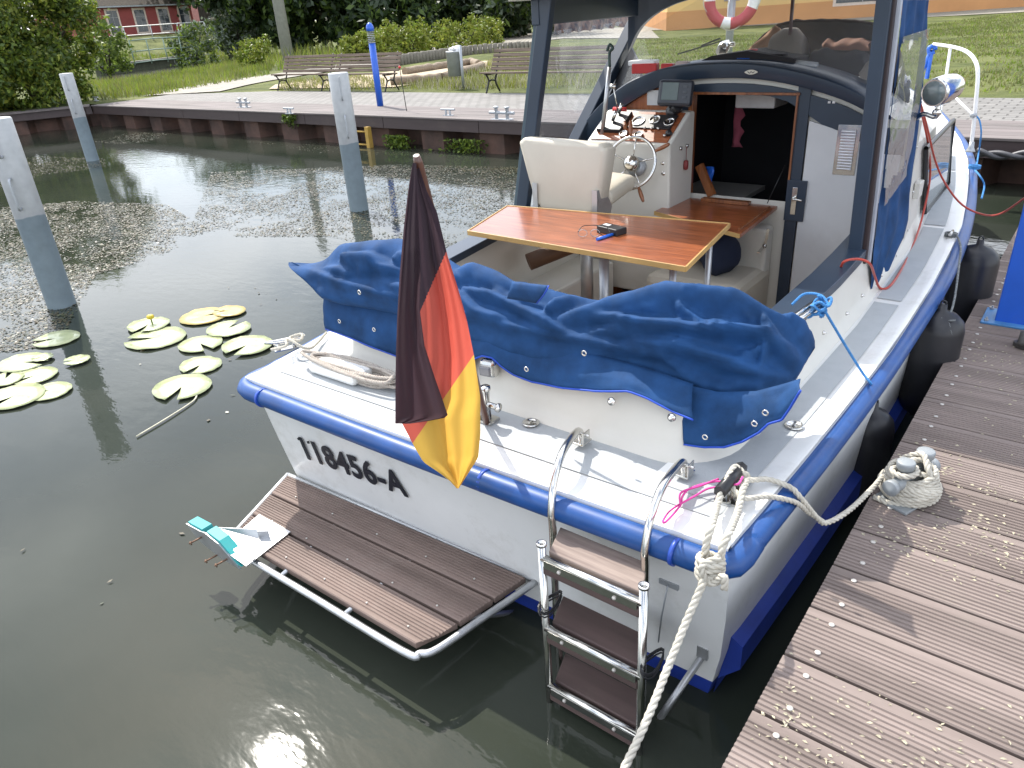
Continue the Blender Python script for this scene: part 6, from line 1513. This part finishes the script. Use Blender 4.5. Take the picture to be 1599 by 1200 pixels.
# ================= folded canvas cover
TOPO = [(457, 402), (480, 394), (515, 380), (560, 376), (600, 373), (640, 380), (700, 404), (750, 418), (800, 434), (850, 444), (900, 455), (960, 456), (1010, 449), (1060, 445), (1100, 452), (1150, 466), (1200, 480), (1235, 494), (1262, 512), (1268, 545)]
BOTO = [(457, 416), (480, 436), (515, 458), (560, 472), (640, 488), (700, 505), (760, 526), (820, 548), (880, 572), (940, 594), (1000, 612), (1060, 640), (1100, 654), (1150, 664), (1200, 658), (1235, 634), (1262, 590), (1268, 550)]
YC = [(457, 2.06), (520, 2.12), (700, 2.16), (900, 2.2), (1060, 2.25), (1200, 2.35), (1268, 2.48)]
cov = None
FOLDS = [  # ridge line in the bundle's side elevation, width, height
 ([(500, 388), (560, 384), (620, 382), (700, 398)], 9, .022), ([(453, 411), (482, 425), (560, 446), (640, 466), (745, 492), (860, 520), (995, 545), (1034, 552), (1060, 579), (1093, 602), (1154, 628)], 7, .014),
 ([(525, 412), (545, 402), (575, 400), (606, 410)], 11, .03), ([(500, 417), (525, 418), (550, 430)], 6, .014), ([(540, 420), (575, 411), (632, 421)], 8, .02), ([(611, 412), (622, 398), (660, 396)], 8, .02),
 ([(590, 438), (640, 446), (700, 466)], 10, .014), ([(858, 500), (917, 480), (982, 470), (1047, 452), (1090, 452), (1190, 480), (1250, 503)], 12, .03), ([(900, 484), (982, 500), (1076, 508), (1203, 518), (1252, 566)], 10, .034),
 ([(985, 532), (1060, 533), (1128, 553), (1177, 573), (1223, 589)], 10, .03), ([(1050, 458), (1070, 485), (1100, 499), (1160, 501)], 8, .02), ([(1187, 485), (1210, 514), (1255, 570)], 8, .024), ([(1140, 553), (1175, 551), (1199, 536), (1186, 578)], 7, .02),
 ([(1223, 482), (1253, 505), (1264, 536)], 8, .02), ([(700, 423), (741, 420), (812, 447), (860, 446)], 10, .026), ([(715, 444), (770, 460), (838, 493), (905, 524)], 9, .024), ([(838, 492), (868, 470), (915, 463)], 9, .024), ([(700, 438), (738, 480), (800, 499)], 9, .02),
 ([(900, 520), (980, 512), (1060, 516), (1130, 535)], 9, .02), ([(655, 408), (700, 420), (730, 440)], 8, .02), ([(1100, 610), (1150, 600), (1220, 605)], 10, .016), ([(1040, 478), (990, 486), (940, 500)], 8, .018), ([(1120, 470), (1160, 486), (1190, 508)], 7, .016), ([(760, 440), (800, 462), (850, 474)], 7, .016)]
def fold_h(px, py):
    px += 7*nz(px*.013, py*.03, 1); py += 5*nz(px*.016, py*.03, 9)
    best = 0
    for pts_, w0_, A0 in FOLDS:
        x0, x1 = min(p[0] for p in pts_)-40, max(p[0] for p in pts_)+40
        if px < x0 or px > x1: continue
        bd = 1e9; bt = 0; sg = 1; tot = len(pts_)-1
        for q_, (a, b) in enumerate(zip(pts_, pts_[1:])):
            dx, dy = b[0]-a[0], b[1]-a[1]; t_ = ((px-a[0])*dx+(py-a[1])*dy)/(dx*dx+dy*dy); tc_ = max(0, min(1, t_)); ex = px-a[0]-dx*tc_; ey = py-a[1]-dy*tc_; d_ = math.hypot(ex, ey)
            if d_ < bd: bd = d_; bt = (q_+tc_)/tot; sg = 1 if (dx*ey-dy*ex) > 0 else -1
        if bd > w0_*4: continue
        wl_ = w0_*(.7 if sg < 0 else 2.0); h_ = A0*3.0*(.8*math.exp(-(bd/wl_)**2)+.2*math.exp(-bd/(wl_*.8)))*min(1, .35+2.6*min(bt, 1-bt))
        if h_ > best: best = h_+.1*best
        else: best += .1*h_
    return best
bm = BM(); n = 300; m_ = 110; rows = []
PX0, PX1 = 453, 1270
for i in range(n+1):
    t_ = i/n; px = PX0+(PX1-PX0)*(t_-.035*sin(2*pi*t_)) ; yc = interp(YC, px)
    tl_ = min(1, (px-PX0)/75); tr_ = min(1, (PX1-px)/45); tl_ = .25*sqrt(max(0, 1-(1-min(1, tl_*4))**2))+.75*tl_; tp_ = min(tl_, sqrt(max(0, 1-(1-tr_)**2)))
    to_ = interp(TOPO, px)+11; bo_ = interp(BOTO, px)
    mid_ = (to_+bo_)/2; 
    if px > 1200: mid_ = lerp(mid_, 548, (px-1200)/70)
    if px < 520: mid_ = lerp(410, mid_, (px-453)/67)
    pt = at(px, mid_+(to_-mid_)*tp_, y=yc-.02); pbm = at(px, mid_+(bo_-mid_)*tp_, y=yc-.02); pt.x = pbm.x = (pt.x+pbm.x)/2
    c_ = (pt+pbm)/2; hv = (pt-pbm)/2; hgt = hv.length
    dep = .15*tp_; row = []
    up = Vector((0, .5, 1)).normalized() if hgt < 1e-3 else hv.normalized(); fw = up.cross(Vector((1, .1, 0))).normalized()
    if fw.y > 0: fw = -fw
    for k in range(m_):
        th = 2*pi*k/m_; cu_, su_ = cos(th), sin(th)
        cu2 = (abs(cu_)**.85)*(1 if cu_ > 0 else -1)
        p = c_+up*hgt*cu2+fw*dep*su_+Vector((0, .075*cu2*tp_, 0))
        nr = (up*cu_*.6+fw*su_+Vector((0, -.25, .35))).normalized()
        d_ = p-CAM; zc = d_.dot(CF); qx = PW/2+FL*d_.dot(CR)/zc; qy = PH/2-FL*d_.dot(CU)/zc
        front = max(0, min(1, (su_*.9+cu_*.6+.35)*1.6))
        h_ = fold_h(qx, qy)*front if front > 0 else 0
        h_ += .012*nz(p.x*4, p.y*5, p.z*9)+.003*nz(p.x*16, p.y*16, p.z*30)*front
        row.append(p+nr*(h_-.042)*tp_)
    row.append(row[0]); rows.append(row)
sheet(bm, rows); bmesh.ops.remove_doubles(bm, verts=bm.verts, dist=.0004); bmesh.ops.recalc_face_normals(bm, faces=bm.faces)
cc = at(880, 560, y=2.1)
cov = thing('canvas_cover', (cc.x, cc.y, .95), 'blue canvas cockpit hood folded into a long crumpled bundle on the aft coaming', 'canvas cover')
link('bundle', bm, CANV, cov, smooth=True)
# the flat front panel seam, stitched
STI = mat('stitching_pale', (.35, .4, .5), .8)
def skirt(top, bot, y0, y1, nm):
    bm = BM(); rows = []; nn = 50; xs_ = [p[0] for p in bot]
    for i in range(nn+1):
        px = lerp(xs_[0], xs_[-1], i/nn); a = at(px, interp(top, px), y=y0+.05); b = at(px, interp(bot, px), y=y1); rows.append([a.lerp(b, k/10)+Vector((0, -.012*sin(pi*k/10)+.008*nz(px*.02, k*.4, 2), 0)) for k in range(11)])
    edge = [r[-1].copy() for r in rows]; sheet(bm, rows); link(nm, bm, CANV, cov, smooth=True, solid=.003)
    bm = BM(); tube(bm, edge, .004, 6); link('edge_binding', bm, CANVE, cov)
    return rows
skirt([(508, 440), (560, 452), (640, 468), (735, 496)], [(508, 514), (560, 533), (620, 558), (680, 578), (735, 592)], 2.02, 1.99, 'skirt')
skirt([(732, 495), (800, 515), (900, 545), (1000, 572), (1083, 600)], [(732, 585), (738, 562), (752, 556), (768, 560), (780, 572), (800, 585), (830, 597), (880, 606), (930, 612), (980, 611), (1010, 622), (1050, 643), (1083, 656)], 2.04, 2.0, 'skirt')
skirt([(1068, 600), (1120, 612), (1180, 612), (1250, 592)], [(1068, 694), (1100, 699), (1130, 699), (1160, 690), (1185, 676), (1200, 662), (1220, 657), (1232, 640), (1250, 610)], 2.06, 2.03, 'skirt')
bm = BM()
for px, py, y_ in ((530, 502, 1.985), (584, 515, 1.985), (561, 457, 1.93), (822, 577, 1.985), (912, 552, 1.95), (1101, 683, 2.01), (1178, 662, 2.01), (1195, 645, 2.0), (1243, 605, 2.1)):
    p = at(px, py, y=y_); tube(bm, [p+Vector((cos(a*pi/8), 0, sin(a*pi/8)))*.0085 for a in range(16)], .0028, 6, closed=True)
pieces('grommet', bm, CHROME, cov)
bm = BM()
for tab, y_ in ((((462, 408), (500, 428), (580, 446), (640, 458)), 1.98), (((745, 478), (830, 505), (920, 525), (1000, 543), (1050, 562)), 1.95)):
    tube(bm, spline([at(*p, y=y_) for p in tab], 8), .0012, 4)
# tab with bright edge standing up from the bundle
bm2 = BM(); rows = []
for i in range(11):
    u_ = i/10; yy_ = 1.985-.03*u_; rows.append([at(lerp(lerp(800, 792, k/6), lerp(857, 838, k/6)+2*sin(pi*k/6), u_), lerp(lerp(440, 446, u_), lerp(466, 474, u_), k/6), y=yy_-.012*sin(pi*k/6)) for k in range(7)])
ed_ = [p.copy() for p in rows[-1]]
sheet(bm2, rows); link('strap_tab', bm2, CANV, cov, smooth=True, solid=.003)
bm2 = BM(); tube(bm2, ed_, .003, 6); link('edge_binding', bm2, CANVE, cov)
bm.free()
# stainless bow of the hood sticking out at the right with light-blue lashing
a = at(1255, 497, z=1.2); b = at(1277, 470, z=1.2); bm = BM()
for o_ in (0, .025): tube(bm, [a+Vector((-.06+o_, -.1, -.02)), b+Vector((o_, .02, 0))], .011, 10)
link('hood_bow', bm, CHROME, cov)
# ================= ropes
def mkrope(nm, ctrl, r, m_, lab, cat, strands=3, pitch=6.5, m2=None, grp=None):
    bm = BM(); rope(bm, ctrl, r, strands, pitch, alt=(m2 and 3)); o = link(nm, bm, [m_, m2] if m2 else m_); return tag(o, lab, cat, grp)
# light blue lashing with fender line
lz = at(1280, 482, z=1.19)
bm = BM(); lash = []
for k in range(46): a = k*.62; lash.append(lz+Vector((.028*cos(a)+.004*k/46*8-.02, .03*sin(a)+.0, -.035+.0016*k+.01*sin(k*1.7))))
rope(bm, lash, .0055, 3, 5); rope(bm, [lz+Vector((-.1, -.01, .0)), lz+Vector((-.07, .03, .035)), lz+Vector((-.01, .03, .04)), lz+Vector((.03, 0, .02))], .005, 3, 5)
rope(bm, [lz+Vector((.02, -.01, 0)), at(1320, 540, z=1.02), at(1345, 580, z=.88), at(1360, 600, z=.84), at(1366, 617, z=.72)-Vector((0, 0, 0)), at(1366, 625, z=.66)], .0055, 3, 5)
tag(link('lashing_line', bm, LBLUE), 'light blue line knotted on the hood bow and led down to the nearest fender', 'rope')
# fenders
def fender(top, r_, L, lab, hang=None):
    t = thing('fender', (top.x, top.y, top.z-L), lab, 'fender', 'black fenders between hull and pier')
    bm = BM(); lathe(bm, [(.0, 0), (.018, -.002), (.02, -.03), (r_*.6, -.05), (r_*.9, -.085), (r_, -.13), (r_, -L+.12), (r_*.88, -L+.06), (r_*.5, -L+.02), (.02, -L), (0, -L)][::-1], top, 28); link('fender_body', bm, BLACK, t)
    bm = BM(); tube(bm, [top+Vector((.012*cos(a*pi/8), 0, .005+.012*sin(a*pi/8))) for a in range(16)], .004, 6, closed=True); link('eye', bm, BLACK, t)
    return t
f1 = at(1366, 628, z=.62); f1.x = min(f1.x, -.47); fender(f1, .1, .55, 'nearest black fender, hanging on the light blue line by the pier bollard')
f2 = at(1483, 520, z=.5); f2 = Vector((-.465, at(1480, 470, x=-.45).y, .0)); f2.z = at(1480, 440, x=-.45).z
f2z = at(1490, 440, y=3.55); 
fender(Vector((-.45, 3.86, .86)), .115, .62, 'middle black fender with a grey knotted cord over it')
fender(Vector((-.45, 4.85, .92)), .12, .62, 'farthest black fender, partly hidden behind the middle one')
CHN = mat('cord_grey_fleck', (.18, .19, .19), .8, var=.5, sc=80)
c0_ = at(1484, 372, z=.93)
ctrl = [c0_+Vector((-.02, .02, .01)), c0_+Vector((.02, .0, .025)), at(1500, 385, z=.93), at(1497, 420, z=.93), at(1490, 470, z=.85), at(1480, 500, z=.8)]
bm = BM(); rope(bm, ctrl, .0055, 3, 5); 
for k in range(3): rope(bm, [c0_+Vector((.03*cos(a), .025*sin(a), .012+.008*k)) for a in [j*pi/4 for j in range(9)]], .005, 3, 5)
p = at(1480, 502, z=.8)
for s_ in (-1, 1): rope(bm, [p+Vector((-.03*s_, 0, .01)), p, p+Vector((.02*s_, -.02, -.03)), p+Vector((.035*s_, -.02, -.07))], .0045, 3, 5)
tag(link('grey_line', bm, CHN), 'grey flecked cord made fast on the side deck and knotted over the middle fender', 'cord')
bm = BM(); q_ = c0_; box(bm, q_+Vector((0, 0, .01)), (.03, .1, .01)); tube(bm, [q_+Vector((0, -.045, .03)), q_+Vector((0, .045, .03))], .009, 8); lathe(bm, [(.01, 0), (.009, .03)], q_, 8); link('side_cleat', bm, CHROME, boat)
# blue line on the rail and foredeck
bm = BM(); e_ = at(1521, 265, z=1.05)
rope(bm, [at(1519, 180, y=rb1.y)+Vector((.02, 0, 0)), at(1530, 190, y=rb1.y)+Vector((0, 0, 0)), at(1532, 210, y=rb1.y), at(1528, 240, z=1.03), at(1524, 262, z=1.04), e_], .006, 3, 5)
for k in range(3): rope(bm, [e_+Vector((.035*cos(a), .03*sin(a), .01+.008*k)) for a in [j*pi/4+k for j in range(9)]], .006, 3, 5)
rope(bm, [e_, at(1530, 275, z=1.06), at(1537, 290, z=1.0), at(1533, 310, z=.96)], .006, 3, 5)
tag(link('bow_line', bm, LBLUE), 'light blue line knotted at the foot of the white bow rail', 'rope')
bm = BM(); p = at(1455, 78, y=rb1.y+1.7); tube(bm, [p+Vector((.03*cos(a*.8), .01*sin(a), .03*sin(a*.8))) for a in range(8)], .02, 6); tube(bm, [p, p+Vector((0, 0, -.25))], .02, 6); tube(bm, [p, p+Vector((-.06, 0, -.22))], .02, 6); tag(link('blue_tie', bm, BLUEP), 'bright blue tie knotted on the end of the white bow rail', 'tie')
# red cable
ctrl = [at(1311, 425, z=1.08), at(1318, 409, z=1.15), at(1340, 405, z=1.15), at(1358, 412, z=1.13), at(1366, 432, z=1.0), at(1374, 450, z=.9), at(1388, 448, z=.9), at(1405, 425, z=.91), at(1425, 385, z=.92), at(1440, 340, z=1.0), at(1452, 280, z=1.2), at(1450, 230, z=1.4), at(1440, 180, z=1.6), at(1437, 160, z=1.68)]
bm = BM(); tube(bm, spline(ctrl, 8), .006, 8)
ctrl = [at(1437, 160, z=1.7), at(1448, 200, z=1.55), at(1460, 250, z=1.35), at(1475, 285, z=1.2), at(1500, 318, z=1.1), at(1530, 334, z=1.05), at(1560, 335, z=1.1), at(1600, 310, z=1.25), at(1660, 270, z=1.4)]
tube(bm, spline(ctrl, 8), .0055, 8); tag(link('red_cable', bm, RED), 'red shore-power cable running from the coaming past the curtain to the blue post', 'cable')
# port stern coil
cr = at(560, 560, z=.82); bm = BM()
def ov(cx_, cy_, rx, ry, z, ph, r_, wob, ang=0.0):
    o = []
    for j in range(17):
        a = j/16*2*pi+ph; x = rx*cos(a)*(1+wob*sin(a*3+ph)); y = ry*sin(a)*(1+wob*cos(a*2)); o.append(Vector((cx_+x*cos(ang)-y*sin(ang), cy_+x*sin(ang)+y*cos(ang), z+.008*sin(a*2+ph*3))))
    return o
co = at(590, 560, z=.83)
for k in range(11):
    rope(bm, ov(co.x+.02+.06*nz(k*1.7, 0, 0), 1.87+.03*nz(0, k*1.3, 0), .25+.07*nz(k*.9, 5, 0), .05+.04*abs(nz(k*.7, 9, 2))*2, .826+.009*(k % 6)+(.006 if k > 5 else 0), k*.9, .009, .12, .03), .0085, 3, 5)
o = link('coiled_rope', bm, mat('rope_beige', (.42, .38, .33), .85, var=.12, sc=50, bump=.0008, bsc=260, dirt=1.0, dsc=75, dcol=(.16, .05, .05))); tag(o, 'beige rope with red flecks coiled on the port quarter behind the flag', 'rope')
lc = at(448, 545, z=.85); bm = BM()
rope(bm, [lc+Vector((-.04, -.06, .01)), lc+Vector((.03, -.02, .03)), lc+Vector((-.03, .03, .03)), lc+Vector((.035, .06, .03)), lc+Vector((0, .1, .04)), lc+Vector((-.04, .06, .03)), lc+Vector((.03, .02, .04)), lc+Vector((.1, .06, .0)), at(510, 520, z=.84)], .0075, 3, 5)
tag(link('cleat_rope', bm, ROPEW), 'short grey-white rope turned on the port stern cleat', 'rope')
# white mooring rope: loop through the cleat, knot, and down to the bottom of the picture
kn = at(1118, 868, y=1.56); e1 = at(1012, 1125, y=1.25); 
bot = at(968, 1215, y=1.0)
k0 = at(1112, 880, y=1.585)
bm = BM(); R1 = .0115
hole = at(1165, 775, z=.85)
rope(bm, [k0+Vector((-.02, 0, .0)), at(1103, 850, y=1.59), at(1112, 820, y=1.63), at(1120, 790, z=.85), at(1128, 765, z=.87), pc+dc*.05+Vector((-.01, .0, .055)), at(1160, 740, z=.87), pc+dc*.07+Vector((.03, 0, .02)), at(1160, 765, z=.86), at(1152, 800, z=.85), at(1140, 830, y=1.64), at(1128, 855, y=1.59), k0+Vector((.025, 0, .02))], R1, 3, 6)
for k in range(4):
    rope(bm, [k0+Vector((.033*cos(a), -.012+.03*sin(a), -.03+.017*k+.006*sin(a*1.0+k))) for a in [j*pi/4+k for j in range(9)]], R1, 3, 6)
rope(bm, [k0+Vector((.03, -.02, .05)), k0+Vector((-.01, -.05, .02)), k0+Vector((.02, -.045, -.03)), at(1130, 900, y=1.53), at(1131, 920, y=1.53)], R1*.95, 3, 6)
rope(bm, [k0+Vector((0, -.01, 0)), at(1098, 910, y=1.53), at(1070, 975, y=1.45), at(1040, 1050, y=1.33), at(1010, 1125, y=1.2), at(975, 1200, y=1.08), at(940, 1270, y=.98)], .0115, 3, 6)
tag(link('stern_mooring_rope', bm, ROPEW), 'thick white laid rope knotted below the stern cleat and running down out of the picture', 'rope')
# white-grey dock line to the bollard
bm = BM(); 
rope(bm, [pc+dc*.03+Vector((.0, .0, .035)), at(1172, 750, z=.85), at(1200, 749, z=.84), at(1235, 762, z=.82), at(1252, 780, z=.79), at(1275, 808, z=.7), at(1290, 817, z=.66), at(1325, 798, z=.66), at(1360, 765, z=.66), at(1382, 740, z=.67)], .0095, 3, 6)
rope(bm, [pc+Vector((.01, -.02, .03)), at(1160, 778, z=.85), at(1200, 776, z=.84), at(1240, 784, z=.8), at(1262, 800, z=.73), at(1285, 815, z=.66)], .009, 3, 6)
bw_ = bc+Vector((0, 0, 0))
pd_ = Vector((.35, .94, 0)); sd2 = Vector((.94, -.35, 0)); mid0 = bc+pd_*.004
for k in range(8):
    rr_ = .098-.005*abs(k-2); zz_ = .035+.0115*k
    rope(bm, [mid0+sd2*(rr_*cos(a))+pd_*(rr_*.78*sin(a))+Vector((0, 0, zz_+.018*sin(a+.5)+.006*sin(2*a+k))) for a in [j*pi/5+k*.9 for j in range(11)]], .0105, 3, 6)
rope(bm, [at(1382, 740, z=.67), mid0-sd2*.085+Vector((0, 0, .07)), mid0-pd_*.07-sd2*.03+Vector((0, 0, .06))], .0105, 3, 6)
n0 = pins[0]
rope(bm, [n0+Vector((.038*cos(a), .038*sin(a), .125+.003*j)) for j, a in enumerate([q*pi/4+2.2 for q in range(9)])]+[mid0+Vector((.03, .03, .15)), mid0+Vector((.06, -.01, .12)), mid0+Vector((.03, -.03, .13))], .0105, 3, 6)
rope(bm, [mid0+sd2*-.05+Vector((0, .02, .13)), mid0+pd_*.04+Vector((0, 0, .17)), mid0+sd2*.05+Vector((0, 0, .15)), mid0+sd2*.075+Vector((0, 0, .1)), mid0+sd2*.05-pd_*.04+Vector((0, 0, .08))], .0105, 3, 6)
rope(bm, [at(1365, 776, z=.612), at(1390, 786, z=.612), at(1430, 790, z=.612), at(1458, 783, z=.612), at(1467, 765, z=.615), at(1458, 740, z=.63), at(1445, 715, z=.68)], .0105, 3, 6)
tag(link('dock_line', bm, ROPEW), 'white dock line led from the stern cleat and wound round the pier bollard', 'rope')
bm = BM(); q_ = [at(1160, 745, z=.875), at(1150, 757, z=.87), at(1120, 752, z=.845), at(1080, 762, z=.835), at(1066, 775, z=.83), at(1062, 790, z=.83), at(1040, 815, y=1.61), at(1036, 812, y=1.61), at(1050, 795, z=.83), at(1085, 775, z=.835), at(1110, 762, z=.84), at(1145, 762, z=.86)]
tube(bm, spline(q_, 6), .0035, 6); tube(bm, spline([q_[2]+Vector((0, .01, .004)), q_[3]+Vector((.02, .02, .003)), q_[4]+Vector((-.01, .01, .004)), q_[5]+Vector((0, 0, .004))], 6), .0035, 6); tag(link('pink_string', bm, PINK), 'thin pink cord tied to the black stern cleat bar', 'cord')
